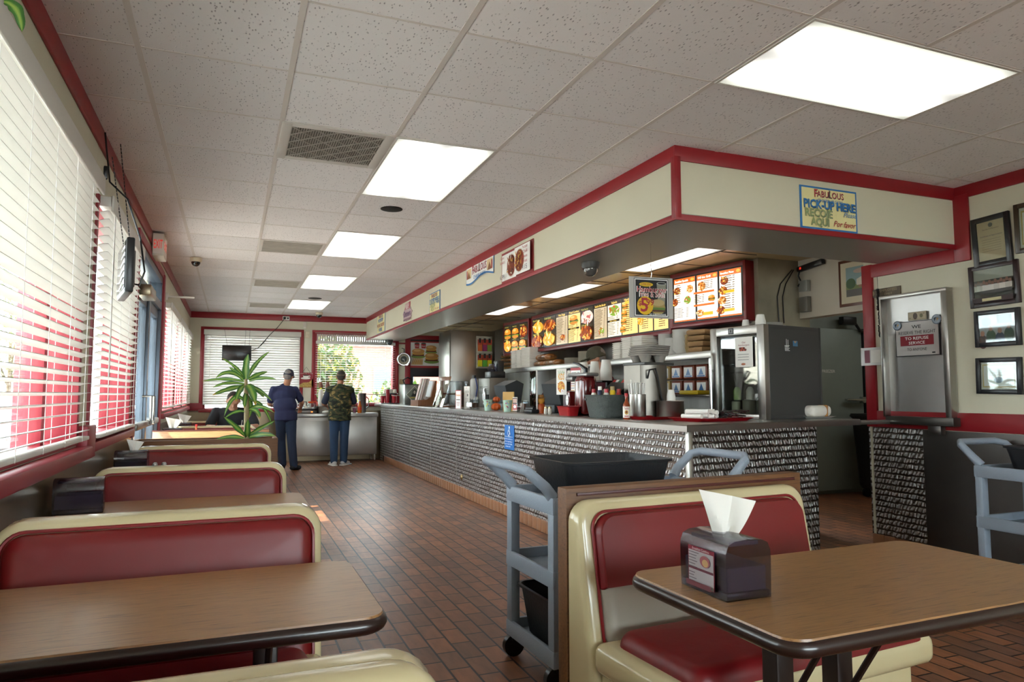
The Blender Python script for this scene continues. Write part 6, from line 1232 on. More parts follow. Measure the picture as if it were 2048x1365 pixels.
# ================================================================ right wall fittings
RR = -PI / 2
root = thing('steel_tray_panel', 'stainless tray panel hung on the right wall behind the refusal sign', 'panel', (RWX - .015, 3.665, 1.505), RR); w_, h_ = .55, .92
m = MB().use(mat('scuffed_steel', '#c2c0bd', .42, 1, var=.2, vscale=3, bump=.1, bscale=5)); m.bx(-w_ / 2, w_ / 2, 0, .01, -h_ / 2, h_ / 2); m.build('back_sheet', None, root)
m = MB().use(STEEL); 
for a in ((-w_ / 2, -w_ / 2 + .02, -h_ / 2, h_ / 2), (w_ / 2 - .045, w_ / 2, -h_ / 2, h_ / 2), (-w_ / 2, w_ / 2, h_ / 2 - .025, h_ / 2)): m.bx(a[0], a[1], -.06, .005, a[2], a[3], .004)
m.build('rim', None, root)
root = thing('wall_ledge', 'narrow grey metal ledge under the stainless tray panel', 'ledge', (RWX - .05, 3.64, 1.02), RR); MB().bx(-.27, .27, -.04, .04, -.03, .03, .004).build('rail', mat('dark_ledge', '#504d49', .35, .8), root); MB().bx(.06, .16, -.02, .03, -.09, -.03, .003).build('bracket', STEELD, root)
c = card('refusal_sign', 'grey sign reserving the right to refuse service on the steel tray panel', 'sign', (RWX - .03, 3.665, 1.625), RR, .355, .26, col('#1c1b20', .5), .003); c.rect(-.172, -.125, .172, .125, mat('sign_grey', '#bdb9b6', .45)); c.text('WE', 0, .085, .035, K, bold=.03, width=.075); c.text('RESERVE THE RIGHT', 0, .043, .034, K, width=.30); c.rect(-.135, -.052, .135, .022, col('#8a1f2c')); c.text('TO REFUSE', 0, .0, .03, WH, bold=.02, width=.19); c.text('SERVICE', 0, -.034, .03, WH, bold=.02, width=.13); c.text('TO ANYONE', 0, -.082, .03, K, width=.16); c.rect(.12, -.115, .145, -.105, K); done(c)
for k, (y, z) in enumerate(((.155, .105), (-.165, .125))):
    c = MB(); c.use(col('#23303f', .25)); c.disc(0, 0, .036, .036, col('#23303f', .25), 24); c.disc(0, 0, .029, .029, col('#8391a0', .3), 24); c.poly([(-.015, -.015), (.0, .015), (-.02, .01)], col('#16161a')); c.poly([(.0, -.012), (.018, .004), (.006, .012)], col('#c9974a')); c.use(col('#23303f', .25)); M_ = c.M; c.M = Matrix.Rotation(PI / 2, 4, 'X'); c.lathe([(.036, -.006), (.036, 0)], n=24); c.M = M_
    o = c.build('round_magnet', None, loc=(RWX - .036, 3.665 + y, 1.625 + z), rz=RR); tag(o, ('upper left', 'upper right')[k] + ' round magnet on the refusal sign', 'magnet')
c = card('bank_note', 'bank note fixed above the refusal sign on the steel panel', 'bank note', (RWX - .03, 3.655, 1.79), RR, .15, .062, col('#9c917b'), .002); c.rect(-.068, -.026, .068, .026, col('#b4a88e')); c.disc(-.015, 0, .018, .024, col('#4c4238')); c.disc(.035, 0, .013, .015, col('#7b7a5c')); c.text('20', .055, .015, .014, K); c.text('20', -.057, -.015, .014, K); done(c)
c = card('staff_sign', 'small brown employees only sign beside the passage', 'sign', (RWX - .012, 3.95, 2.005), RR, .30, .065, mat('weathered_brown_sign', '#54442f', .5, var=.3, vscale=20), .01); c.text('EMPLOYEES', .045, .014, .028, col('#a2906c'), width=.15); c.text('ONLY', .045, -.016, .026, col('#a2906c'), width=.07); c.disc(-.1, 0, .022, .022, col('#8a7752')); done(c)
# beads hanging from the soffit corner
root = thing('bead_string', 'string of dark beads hanging from the red trim by the passage', 'beads', (RWX - .045, 3.97, 2.13)); m = MB(); m.cyl((0, 0, 0), (0, 0, -.1), .0015, 4)
for k in range(40): 
    r = .013 if k < 16 else .006
    if k in (16, 17): r = .017
    m.ell((random.uniform(-.004, .004), random.uniform(-.004, .004), -.10 - .0095 * k), (r, r, .0065), 8, 5)
m.build('beads', col('#17181c', .25), root)
o = MB().use(mat('clear_sleeve', '#c6c2be', .2)); o.bx(-.105, .085, 0, .012, -.07, .07); o.rect(-.07, -.05, -.02, .05, col('#8a5560')); o.rect(-.01, -.05, .08, .05, PAPER); o = o.build('plastic_sleeve', None, loc=(RWX - .034, 4.055, 1.51), rz=RR); tag(o, 'clear plastic sleeve of papers taped across the red door trim', 'sleeve')
def frame(y0, y1, z0, z1, label, fh_, kind, bw=.025, rot=0, mat_=None):
    root = thing('picture_frame', label, 'picture', (RWX - .012, (y0 + y1) / 2, (z0 + z1) / 2), RR, 'framed pictures on the right wall'); root.rotation_euler = (0, rot, RR); w_, h_ = abs(y1 - y0), z1 - z0; FM = mat('frame_' + fh_, '#' + fh_, .3)
    m = MB(); 
    for a in ((-w_ / 2, w_ / 2, -h_ / 2, -h_ / 2 + bw), (-w_ / 2, w_ / 2, h_ / 2 - bw, h_ / 2), (-w_ / 2, -w_ / 2 + bw, -h_ / 2, h_ / 2), (w_ / 2 - bw, w_ / 2, -h_ / 2, h_ / 2)): m.bx(a[0], a[1], -.01, .012, a[2], a[3], .003)
    m.build('frame', FM, root); c = MB(); c.use(col('#c9bda4', .3)); c.bx(-w_ / 2 + bw * .9, w_ / 2 - bw * .9, -.0, .01, -h_ / 2 + bw * .9, h_ / 2 - bw * .9); kind(c, w_ / 2 - bw, h_ / 2 - bw); c.build('picture', None, root); MB().bx(-w_ / 2 + bw, w_ / 2 - bw, -.0075, -.0065, -h_ / 2 + bw, h_ / 2 - bw).build('glass', CLEAR, root)
def cert(c, a, b):
    c.rect(-a, -b, a, b, col('#b9a382')); c.disc(0, b * .8, .015, .015, col('#6d6a66')); c.text('State Board of Equalization', 0, b * .6, .012, col('#4a3c36'), width=a * 1.2); c.text('Certificate of Appreciation', 0, b * .25, .014, col('#3a3a5a'), width=a * 1.6)
    for k in range(6): c.rect(-a * .7, b * (.05 - .12 * k), a * .7, b * (.07 - .12 * k), col('#8f7d66'))
def crowd_(c, a, b):
    c.rect(-a, -b, a, b, col('#55504a')); c.rect(-a, b * .35, a, b, col('#9a948a')); c.rect(-a, -b * .35, a, b * .05, col('#b9b2a8'))
    for k in range(13): x = -a * .9 + a * 1.8 * k / 12; c.disc(x, b * (.1 + .1 * (k % 2)), .010, .014, col('#7a5848')); c.rect(x - .012, -b * .3, x + .012, b * .02, col(random.choice(('#d4cfc6', '#c2bdb4')))); c.rect(x - .01, -b * .5, x + .01, -b * .3, col('#4a4642'))
    c.rect(-a, -b, a, -b * .72, col('#3a2a2a')); c.rect(-a * .5, -b * .95, a * .45, -b * .78, col('#c9bf94'))
def family(c, a, b):
    c.rect(-a, -b, a, b, col('#a9a8aa')); c.rect(0, b * .3, a * .8, b * .9, col('#2f3328')); c.disc(-a * .6, b * .5, .03, .03, col('#4d5a42'))
    for x, z, h in ((-a * .35, 0, '#4a5a40'), (a * .15, -b * .2, '#34405a'), (a * .65, b * .1, '#3f5040'), (-a * .8, -b * .35, '#5a3a34')): c.disc(x, z - b * .6, a * .27, b * .5, col(h)); c.disc(x, z, a * .12, b * .2, col('#a97c68'))
def diploma(c, a, b):
    c.rect(-a, -b, a, b, col('#b9b4a4')); c.rect(-a * .9, -b * .85, a * .9, b * .85, col('#a88f4a')); c.rect(-a * .82, -b * .76, a * .82, b * .76, col('#cfcbc0')); c.disc(0, -b * .3, .03, .02, col('#6f7f8f'))
    for k in range(4): c.rect(-a * .5, b * (.5 - .15 * k), a * .5, b * (.53 - .15 * k), col('#7a756a'))
frame(2.972, 3.225, 2.075, 2.41, 'black framed certificate, highest picture below the red band', '15161a', cert, .035, math.radians(-2))
frame(2.935, 3.262, 1.80, 2.085, 'dark plaque with a team photograph below the certificate', '2a1a1c', crowd_, .03, math.radians(-1)); frame(2.942, 3.24, 1.53, 1.775, 'black framed photo of people on a sofa below the team plaque', '17181c', family, .03)
frame(2.95, 3.246, 1.215, 1.455, 'black framed diploma with a gold border, lowest of the pictures', '17181c', diploma, .03, math.radians(1)); frame(2.66, 2.945, 2.12, 2.44, 'gilt edged frame at the top, cut by the right edge of the picture', '3a2c1c', diploma, .03)

# ================================================================ plants
def leaf_mat():
    m = bpy.data.materials.new('variegated_corn_plant_leaf'); m.use_nodes = True; n = m.node_tree.nodes; l = m.node_tree.links; p = n['Principled BSDF']
    a = n.new('ShaderNodeAttribute'); a.attribute_name = 'stripe'; sp = n.new('ShaderNodeSeparateXYZ'); l.new(a.outputs['Vector'], sp.inputs[0])
    r = ramp(n, [(0, lin('#8fa04a')), (.28, lin('#6f9440')), (.5, lin('#3f6b2c')), (1, lin('#2f5c2a'))]); l.new(sp.outputs[0], r.inputs[0])
    tip = ramp(n, [(.86, (0, 0, 0, 1)), (.97, (1, 1, 1, 1))]); l.new(sp.outputs[1], tip.inputs[0]); mx = n.new('ShaderNodeMix'); mx.data_type = 'RGBA'; mx.inputs[7].default_value = lin('#b8862a')
    mul = n.new('ShaderNodeMath'); mul.operation = 'MULTIPLY'; l.new(tip.outputs[0], mul.inputs[0]); l.new(sp.outputs[2], mul.inputs[1]); l.new(mul.outputs[0], mx.inputs[0]); l.new(r.outputs[0], mx.inputs[6]); l.new(mx.outputs[2], p.inputs['Base Color'])
    p.inputs['Roughness'].default_value = .38; tr = n.new('ShaderNodeBsdfTranslucent'); l.new(mx.outputs[2], tr.inputs[0]); ms = n.new('ShaderNodeMixShader'); ms.inputs[0].default_value = .12
    l.new(p.outputs[0], ms.inputs[1]); l.new(tr.outputs[0], ms.inputs[2]); l.new(ms.outputs[0], n['Material Output'].inputs[0]); return m
LM = leaf_mat()
def leaf(root, a, b, c, wd, yellow=0.0, twist=0):
    """strap leaf through three points with its own midrib fold"""
    a, b, c = Vector(a), Vector(b), Vector(c); n = 14; vs = []; fs = []; at = []
    for i in range(n + 1):
        t = i / n; p = a.lerp(b, t).lerp(b.lerp(c, t), t); d = (b.lerp(c, t) - a.lerp(b, t)).normalized()
        side = d.cross(Vector((0.15, -1, .25 + twist))).normalized(); nn = side.cross(d).normalized(); ww = wd * (math.sin(PI * min(1, t * .93 + .07)) ** .6) * (1 - .25 * t) * (1 + .10 * math.sin(t * 15 + wd * 99))
        for k in range(7):
            s = (k - 3) / 3; q = p + side * ww * s + nn * ww * (.28 * abs(s) + .07 * math.sin(t * 17 + s * 3)); vs.append(q); at.append((abs(s), t, yellow))
    for i in range(n):
        for k in range(6): fs.append((i * 7 + k, i * 7 + k + 1, i * 7 + k + 8, i * 7 + k + 7))
    me = bpy.data.meshes.new('leaf'); me.from_pydata([v - root.location for v in vs], [], fs); me.materials.append(LM); A_ = me.attributes.new('stripe', 'FLOAT_VECTOR', 'POINT'); A_.data.foreach_set('vector', [x for v in at for x in v])
    me.polygons.foreach_set('use_smooth', [True] * len(fs)); o = bpy.data.objects.new('leaf', me); C.objects.link(o); o.parent = root; return o
PY = 6.11
def pp(zx, zy, dy=0): return ony(380 + zx / 3.791, 600 + zy / 3.791, PY + dy)
root = thing('corn_plant', 'tall potted corn plant with striped drooping leaves growing from the planter divider', 'plant', (pp(430, 1050).x, PY, .79))
st = MB(); q = [pp(432, 1075), pp(428, 950), pp(430, 820), pp(425, 700), pp(424, 600)]; st.tube([p - root.location for p in [Vector((q[0].x, PY, .79))] + q[1:]], [.022, .02, .02, .018, .012], 10); st.build('stem', mat('plant_cane', '#8d7a58', .7, bump=.4), root)
LV = [((425, 610), (415, 500), (442, 412), .052, 0, .0), ((440, 590), (480, 480), (605, 390), .030, 0, .05), ((440, 605), (520, 560), (588, 545), .034, 0, .1), ((450, 615), (560, 575), (655, 605), .026, 0, -.1), ((412, 590), (350, 500), (240, 442), .026, .3, .1), ((405, 610), (300, 500), (195, 595), .034, 0, -.1),
      ((410, 620), (270, 585), (90, 618), .026, .3, .05), ((410, 640), (270, 610), (172, 668), .024, 0, -.12), ((405, 655), (290, 670), (168, 725), .036, .9, -.2), ((410, 650), (365, 680), (346, 775), .040, 1, -.15), ((432, 645), (470, 670), (498, 800), .060, 1, -.2), ((450, 650), (540, 680), (622, 770), .026, .3, -.05), ((425, 700), (412, 760), (412, 825), .034, 1, -.12),
      ((430, 790), (330, 650), (258, 885), .032, 0, -.1), ((425, 850), (340, 830), (262, 900), .022, 0, -.06), ((415, 1030), (350, 960), (255, 888), .036, 0, -.15), ((440, 1030), (550, 960), (640, 920), .030, 0, -.06), ((440, 1045), (560, 1005), (648, 1035), .040, 0, -.16), ((440, 840), (520, 770), (640, 858), .034, .4, -.1), ((450, 830), (515, 830), (530, 905), .042, 1, -.2), ((420, 1055), (320, 1020), (190, 1062), .030, 0, -.05), ((435, 1060), (432, 980), (440, 905), .044, 0, -.1), ((445, 760), (560, 760), (625, 960), .026, 0, .1), ((430, 720), (480, 800), (445, 900), .034, .6, .1), ((415, 600), (370, 560), (295, 510), .03, 0, .12), ((450, 640), (540, 700), (560, 740), .03, .5, .1), ((430, 610), (395, 540), (330, 520), .026, 0, .15)]
for a, b, c, wd, ye, dy in LV: leaf(root, pp(*a), pp(*b, dy * .6), pp(*c, dy), wd * .62, ye, random.uniform(-.3, .3))
# hanging basket plant near the camera, only one leaf tip in the picture
hp = thing('hanging_plant', 'hanging plant whose single leaf dips in at the top left corner', 'plant', (-.50, 1.42, 2.33)); MB().lathe([(.06, 0), (.10, .02), (.12, .16), (.125, .17), (.10, .17)], n=20).build('pot', WHITEP, hp); h = MB()
for k in range(3): a = k * 2.1; h.cyl((.115 * math.cos(a), .115 * math.sin(a), .165), (0, 0, .33), .002, 5)
h.build('hanger', CHAIN, hp)
tip = ray(44, 64); tip = Vector(tip * (1.42 / tip[1])) + Vector((0, 0, EYE)); bs = ray(8, 4); bs = Vector(bs * (1.42 / bs[1])) + Vector((0, 0, EYE)); md = ray(40, 8); md = Vector(md * (1.42 / md[1])) + Vector((0, 0, EYE))
leaf(hp, bs, md, tip, .012, 0, 0)
for k in range(9): a = k * .7; leaf(hp, (-.5, 1.42, 2.50), (-.5 + .14 * math.cos(a), 1.42 + .14 * math.sin(a), 2.60), (-.5 + .17 * math.cos(a), 1.42 + .20 * math.sin(a), 2.38 + .03 * (k % 3)), .016, 0, 0)

# ================================================================ coffee station
root = thing('coffee_cabinet', 'low stainless cabinet of the coffee station below the far window', 'cabinet', (1.775, 12.93, 0)); m = MB(); m.bx(-.75, .75, 0, .45, .80, .87, .006); m.build('worktop', STEEL, root)
m = MB(); m.bx(-.73, .73, .02, .44, .12, .80, .004); m.build('body', mat('cabinet_steel', '#b7b2ab', .38, .8, var=.1), root)
for a, b in ((-.72, -.01), (.01, .66)): MB().bx(a, b, .005, .02, .14, .74, .004).build('door', MATS['cabinet_steel'], root)
for x in (-.7, .7):
    for y in (.05, .4): MB().cyl((x, y, 0), (x, y, .12), .02, 10).build('leg', CHROME, root)
def station(name, label, cat, px, y=13.1): x = ony(px, 830, y).x; return thing(name, label, cat, (x, y, .87)), mpp((x, y, .87))
root, m_ = station('coffee_warmer', 'double coffee warmer with two glowing orange switches', 'coffee warmer', 608); MB().box((0, 0, .03), (.42, .3, .06), .008).build('base', STEELD, root); MB().box((0, 0, .075), (.42, .3, .02), .006).build('hot_plate', BLACKP, root)
for x in (-.1, .12): MB().box((x, -.152, .03), (.03, .005, .015)).build('switch', glow('#ff6a1a', 3), root)
for k, (px, h, lb) in enumerate(((600, '#1c1a1a', 'glass coffee pot with a dark collar on the warmer'), (621, '#d8501a', 'glass coffee pot with an orange collar on the warmer'))):
    x = ony(px, 830, 13.1).x; root = thing('coffee_pot', lb, 'coffee pot', (x, 13.08, .956), 0, 'glass coffee pots'); MB().lathe([(.05, 0), (.075, .03), (.07, .07), (.045, .10)], n=20).build('glass', PLEXI, root); MB().lathe([(.047, .095), (.05, .125), (.03, .13)], n=18).build('collar', col(h, .4), root); MB().tube([(.04, -.02, .12), (.1, -.05, .12), (.105, -.05, .05)], .009, 6).build('handle', col(h, .4), root)
root, m_ = station('bread_tray', 'stainless rounded tray beside the coffee warmer', 'tray', 646); MB().loft([[(a[0], a[1], z) for a in rrect(.26 + q, .24 + q, .05)] for z, q in ((0, -.06), (.12, 0), (.125, .01), (.12, -.01), (.02, -.07))]).build('tray', STEEL, root)
for k, px in enumerate((641, 655)): 
    x = ony(px, 830, 13.2).x; cups('coffee_cup_stack', (x, 13.24, .87), 13, .045, ('left', 'right')[k] + ' tall white coffee cup stack in the window', pitch=.028, h=.09, gr='coffee cup stacks in the window')
    m = MB(); m.lathe([(.04, 0), (.045, .05), (.03, .08), (.03, .11)], n=12); o = m.build('brown_lid', col('#7a4632', .4), loc=(x, 13.24, .87 + .46)); tag(o, 'brown lid bundle on top of the %s coffee cup stack' % ('left', 'right')[k], 'lids', 'brown lid bundles')
root, m_ = station('sugar_bag', 'pink sachets heaped behind the stainless tray', 'sachets', 642, 13.28)
for k in range(14): MB().box((random.uniform(-.08, .08), random.uniform(-.04, .04), .16 + .01 * k), (.05, .03, .01), .003, rz=random.uniform(0, 3)).build('sachet', col('#b8305a', .5), root)
MB().box((0, 0, .08), (.2, .12, .16), .01).build('holder', STEELD, root)
root, m_ = station('water_pitcher', 'tall grey metal pitcher right of the man in camouflage', 'pitcher', 724, 13.15); MB().lathe([(.07, 0), (.072, .02), (.075, .34), (.08, .36), (.05, .362)], n=24).build('body', STEELD, root); MB().tube([(.07, 0, .3), (.12, 0, .25), (.12, 0, .12), (.07, 0, .08)], .01, 6).build('handle', STEELD, root)
root, m_ = station('juice_bottle', 'orange soda bottle on the coffee station beside the pitcher', 'bottle', 719, 13.0); MB().lathe([(.035, 0), (.037, .02), (.037, .13), (.018, .18), (.015, .22)], n=18).build('bottle', col('#d8701a', .15), root); MB().lathe([(.017, .218), (.017, .235)], n=14).build('cap', WHITEP, root); MB().lathe([(.038, .05), (.038, .11)], n=18, cap=False).build('label', col('#e84a1a', .4), root); MB().cyl((0, 0, .23), (0, 0, .31), .004, 6).build('straw', WHITEP, root)
root, m_ = station('water_glass', 'plastic cup with a dark pink drink next to the orange bottle', 'glass', 709, 13.02); MB().lathe([(.03, 0), (.042, .13), (.04, .13)], n=18).build('cup', PLEXI, root); MB().lathe([(.028, .005), (.036, .09)], n=18).build('drink', col('#8a3050', .2), root)
o = MB().ell((0, 0, .02), (.10, .06, .03)); o = o.build('folded_cloth', PAPER, loc=(ony(655, 830, 13.0).x, 12.99, .872)); tag(o, 'crumpled white cloth on the coffee station worktop', 'cloth')

# ================================================================ people
SKIN = mat('skin', '#b07a5c', .5); SKIN2 = mat('skin_light', '#b88a70', .5)
def camo():
    m = bpy.data.materials.new('camouflage_cloth'); m.use_nodes = True; n = m.node_tree.nodes; l = m.node_tree.links; p = n['Principled BSDF']; tc = n.new('ShaderNodeTexCoord'); mp = n.new('ShaderNodeMapping'); mp.inputs['Scale'].default_value = (9, 9, 17); l.new(tc.outputs['Object'], mp.inputs[0])
    t = n.new('ShaderNodeTexNoise'); t.inputs['Scale'].default_value = 1; t.inputs['Detail'].default_value = 3; t.inputs['Distortion'].default_value = .8; l.new(mp.outputs[0], t.inputs[0])
    r = ramp(n, [(0, lin('#15170f')), (.44, lin('#2e3a22')), (.53, lin('#4a4026')), (.60, lin('#867444'))]); r.color_ramp.interpolation = 'CONSTANT'; l.new(t.outputs[0], r.inputs[0]); l.new(r.outputs[0], p.inputs['Base Color']); p.inputs['Roughness'].default_value = .85; return m
def cap3(mb, pts, rs, n=14):
    mb.tube(pts, rs, n)
    for p, r in zip(pts, rs): mb.ell(p, r, n, 8)
def hand(mb, w_, d, curl, thumb, s=1.0):
    """palm, four unequal fingers and a thumb leaving the side of the palm; d = pointing direction, thumb = side direction"""
    w_ = Vector(w_); d = Vector(d).normalized(); t = Vector(thumb); t = (t - d * t.dot(d)).normalized(); nn = d.cross(t).normalized(); c = Vector(curl).normalized()
    pc = w_ + d * .045 * s; 
    for a in (-.024, -.008, .008, .024): cap3(mb, [w_ + d * .01 * s + t * a * .6 * s, w_ + d * .085 * s + t * a * s], [.014 * s, .0125 * s], 8)
    for a, L in zip((-.027, -.009, .009, .027), (.055, .072, .078, .068)):
        b0_ = w_ + d * .085 * s + t * a * s; b1 = b0_ + (d * .8 + c * .4).normalized() * L * .5 * s; b2 = b1 + (d * .4 + c * .9).normalized() * L * .3 * s; b3 = b2 + (c * .95 + d * .0).normalized() * L * .25 * s
        cap3(mb, [b0_, b1, b2, b3], [.0095 * s, .0088 * s, .008 * s, .0072 * s], 8)
    q0 = w_ + d * .025 * s + t * .02 * s; q1 = q0 + (d * .5 + t * .8).normalized() * .038 * s; q2 = q1 + (d * .8 + t * .25 + c * .3).normalized() * .03 * s; cap3(mb, [q0, q1, q2], [.0125 * s, .010 * s, .0085 * s], 8)
def person(label, loc, rz, J, top, top_m, pants_m, shoe_m, skin, hair_m, cap_m=None, sole=None, group=None, bald=False, scale=1.0, sleeve=.75, extra=None):
    root = thing('person', label, 'person', loc, rz); V = {k: Vector(v) * scale for k, v in J.items() if k[0] != '_'}; s = scale
    up = (V['chest'] - V['pelvis']).normalized()
    def torso(mb, g):
        mb.ell(V['pelvis'], ((.165 + g) * s, (.115 + g) * s, (.13 + g) * s)); mid = V['pelvis'].lerp(V['chest'], .5); mb.ell(mid, ((.158 + g + J.get('_belly', 0)) * s, (.118 + g + J.get('_belly', 0)) * s, (.17 + g) * s)); mb.ell(V['chest'], ((.178 + g) * s, (.118 + g) * s, (.17 + g) * s)); cap3(mb, [V['shL'] - up * .015 * s, V['chest'] + up * .115 * s, V['shR'] - up * .015 * s], [(.046 + g) * s, (.07 + g) * s, (.046 + g) * s]); cap3(mb, [V['shL'].lerp(V['chest'], .35), V['chest'] + up * .16 * s, V['shR'].lerp(V['chest'], .35)], [(.05 + g) * s, (.05 + g * .6) * s, (.05 + g) * s])
        mb.ell(V['pelvis'] + Vector((-.075, -.05, -.04)) * s if False else V['pelvis'], ((.16 + g) * s, (.12 + g) * s, (.12 + g) * s))
    b = MB(); torso(b, 0); cap3(b, [V['chest'] + up * .12 * s, V['neck'], V['head'] - (V['head'] - V['neck']) * .3], [.07 * s, .056 * s, .055 * s])
    f = Vector(J.get('_face', (0, 1, 0))).normalized(); hu = (V['head'] - V['neck']).normalized(); f = (f - hu * f.dot(hu)).normalized(); sd = f.cross(hu).normalized(); R = Matrix((sd, f, hu)).transposed(); H = V['head']
    b.ell(H + hu * .02 * s, (.075 * s, .094 * s, .098 * s), 18, 12, R); b.ell(H + f * .018 * s - hu * .045 * s, (.058 * s, .068 * s, .065 * s), 14, 9, R); b.ell(H + f * .078 * s - hu * .08 * s, (.026 * s, .018 * s, .02 * s), 10, 7, R)
    b.tube([H + f * .082 * s + hu * .015 * s, H + f * .108 * s - hu * .022 * s], [.010 * s, .016 * s], 8); b.ell(H + f * .104 * s - hu * .024 * s, .015 * s, 8, 6)
    for q in (-1, 1): b.ell(H + sd * q * .078 * s - hu * .005 * s - f * .005 * s, (.010 * s, .022 * s, .032 * s), 10, 7, R); b.ell(H + f * .082 * s + sd * q * .03 * s + hu * .028 * s, (.024 * s, .01 * s, .008 * s), 8, 6, R)
    for S_ in 'LR':
        cap3(b, [V['sh' + S_], V['el' + S_], V['wr' + S_]], [.047 * s, .040 * s, .027 * s]); cap3(b, [V['el' + S_].lerp(V['wr' + S_], .3)], [.042 * s]) if False else b.ell(V['el' + S_].lerp(V['wr' + S_], .3), .039 * s)
        d = (V['wr' + S_] - V['el' + S_]).normalized(); hand(b, V['wr' + S_], d, (0, 0, -1), (sd * (1 if S_ == 'L' else -1)) + f * .2, s)
        cap3(b, [V['hip' + S_], V['kn' + S_], V['an' + S_]], [.082 * s, .056 * s, .038 * s]); b.ell(V['kn' + S_].lerp(V['an' + S_], .28), .054 * s); cap3(b, [V['an' + S_] + Vector((0, 0, -.03)) * s, V['toe' + S_]], [.038 * s, .03 * s])
    me = blob(b, .0065, 4); me.name = 'body'; me.materials.append(skin); o = bpy.data.objects.new('body', me); C.objects.link(o); o.parent = root
    def part(name, fn, m_, vox=.009, it=8):
        q = MB(); fn(q); me = blob(q, vox, it); me.name = name; me.materials.append(m_); o = bpy.data.objects.new(name, me); C.objects.link(o); o.parent = root; return o
    def shirt(q):
        torso(q, .017)
        for S_ in 'LR': cap3(q, [V['sh' + S_], V['sh' + S_].lerp(V['el' + S_], sleeve * .5), V['sh' + S_].lerp(V['el' + S_], sleeve)], [.062 * s, .062 * s, .062 * s])
        hem = V['pelvis'] + Vector((0, 0, -.10)) * s; q.tube([V['pelvis'].lerp(V['chest'], .4), hem], [.16 * s, .18 * s], 20) if False else q.loft([[hem + Vector(((.188 + g) * s * math.cos(t), (.14 + g) * s * math.sin(t), dz * s)) for t in [2 * PI * k / 20 for k in range(20)]] for dz, g in ((0, 0), (.14, -.004))])
    part('shirt', shirt, top_m)
    if top == 'vest':
        def vest(q):
            torso(q, .027); hem = V['pelvis'] + Vector((0, 0, -.13)) * s; q.loft([[hem + Vector(((.205 + g) * s * math.cos(t), (.155 + g) * s * math.sin(t), dz * s)) for t in [2 * PI * k / 20 for k in range(20)]] for dz, g in ((0, 0), (.2, -.006))])
        part('vest', vest, camo())
        part('collar', lambda q: q.tube([V['neck'] + Vector((.075 * math.cos(t), .07 * math.sin(t), -.035)) * s for t in [2 * PI * k / 16 for k in range(17)]], .012 * s, 8), col('#c9cdd4', .7), .006, 3)
    def trousers(q):
        q.ell(V['pelvis'] + Vector((0, 0, -.02)) * s, (.176 * s, .128 * s, .12 * s))
        for S_ in 'LR': cap3(q, [V['hip' + S_], V['kn' + S_], V['an' + S_] + Vector((0, 0, -.0)) * s], [.098 * s, .076 * s, .066 * s])
    part('trousers', trousers, pants_m)
    for S_ in 'LR':
        def shoe(q): a = V['an' + S_] + Vector((0, 0, -.045)) * s; t = V['toe' + S_]; bk = a - (t - a).normalized() * .04 * s; q.tube([bk, a, a.lerp(t, .6), t + (t - a).normalized() * .035 * s], [.042 * s, .048 * s, .046 * s, .032 * s], 14); q.ell(t, (.045 * s, .05 * s, .034 * s)); q.ell(bk, .042 * s)
        so_ = part('shoe', shoe, shoe_m, .006, 4)
        if sole:
            a = V['an' + S_]; t = V['toe' + S_]; zf = min(t.z, a.z) - .045 * s; d = (t - a); d.z = 0; d = d.normalized(); k = MB(); cx = (a + t) / 2; k.box((cx.x, cx.y, max(zf, .012) if a.z < .2 else zf), (.1 * s, .30 * s, .022), .01, rz=math.atan2(d.y, d.x) - PI / 2); so2 = k.build('sole', sole, so_)
    if hair_m: part('hair', lambda q: (q.ell(H + hu * .028 * s - f * .012 * s, (.079 * s, .094 * s, .096 * s), 18, 12, R), q.ell(H - hu * .03 * s - f * .045 * s, (.062 * s, .048 * s, .05 * s), 14, 9, R)), hair_m, .006, 4)
    if cap_m:
        fc = Vector(J.get('_capf', f)).normalized(); fc = (fc - hu * fc.dot(hu)).normalized(); sc = fc.cross(hu).normalized(); R2 = Matrix((sc, fc, hu)).transposed()
        def hat(q):
            rings = []
            for i in range(8):
                a = PI / 2 * i / 7; rings.append([H + hu * (.0 + .128 * math.sin(a)) * s + (sc * .088 * math.cos(t) + fc * .105 * math.sin(t)) * (math.cos(a) ** .7 if i < 7 else .02) * s for t in [2 * PI * k / 22 for k in range(22)]])
            q.loft(rings)
            q.loft([[H + hu * (.018 + dz - .012 * abs(x) * 10 * abs(x)) * s + (sc * x + fc * (.07 + yy)) * s for x, yy in [(math.cos(t) * .075, math.sin(t) * .10) for t in [PI * k / 12 for k in range(13)]]] for dz in (0, .012)])
        part('cap', hat, cap_m, .005, 3)
    if extra: extra(root, V, R, H, s)
    return root
NAVY = mat('navy_cotton', '#24284a', .85, var=.1, vscale=6, bump=.3, bscale=12); DEN = mat('blue_denim', '#2b4260', .85, var=.2, vscale=10, bump=.3, bscale=14); DEN2 = mat('dark_denim', '#26344e', .85, var=.2, vscale=10, bump=.3, bscale=14)
BLK = mat('black_cotton', '#1c1d24', .85, bump=.3, bscale=12); MRN = mat('maroon_cotton', '#4c1622', .85, bump=.3, bscale=12); OLV = mat('olive_cap', '#3f3a2a', .85)
GRAYH = mat('grey_hair', '#7d7873', .8, bump=.8, bscale=90); DKH = mat('dark_hair', '#2b1f1a', .8, bump=.8, bscale=90)
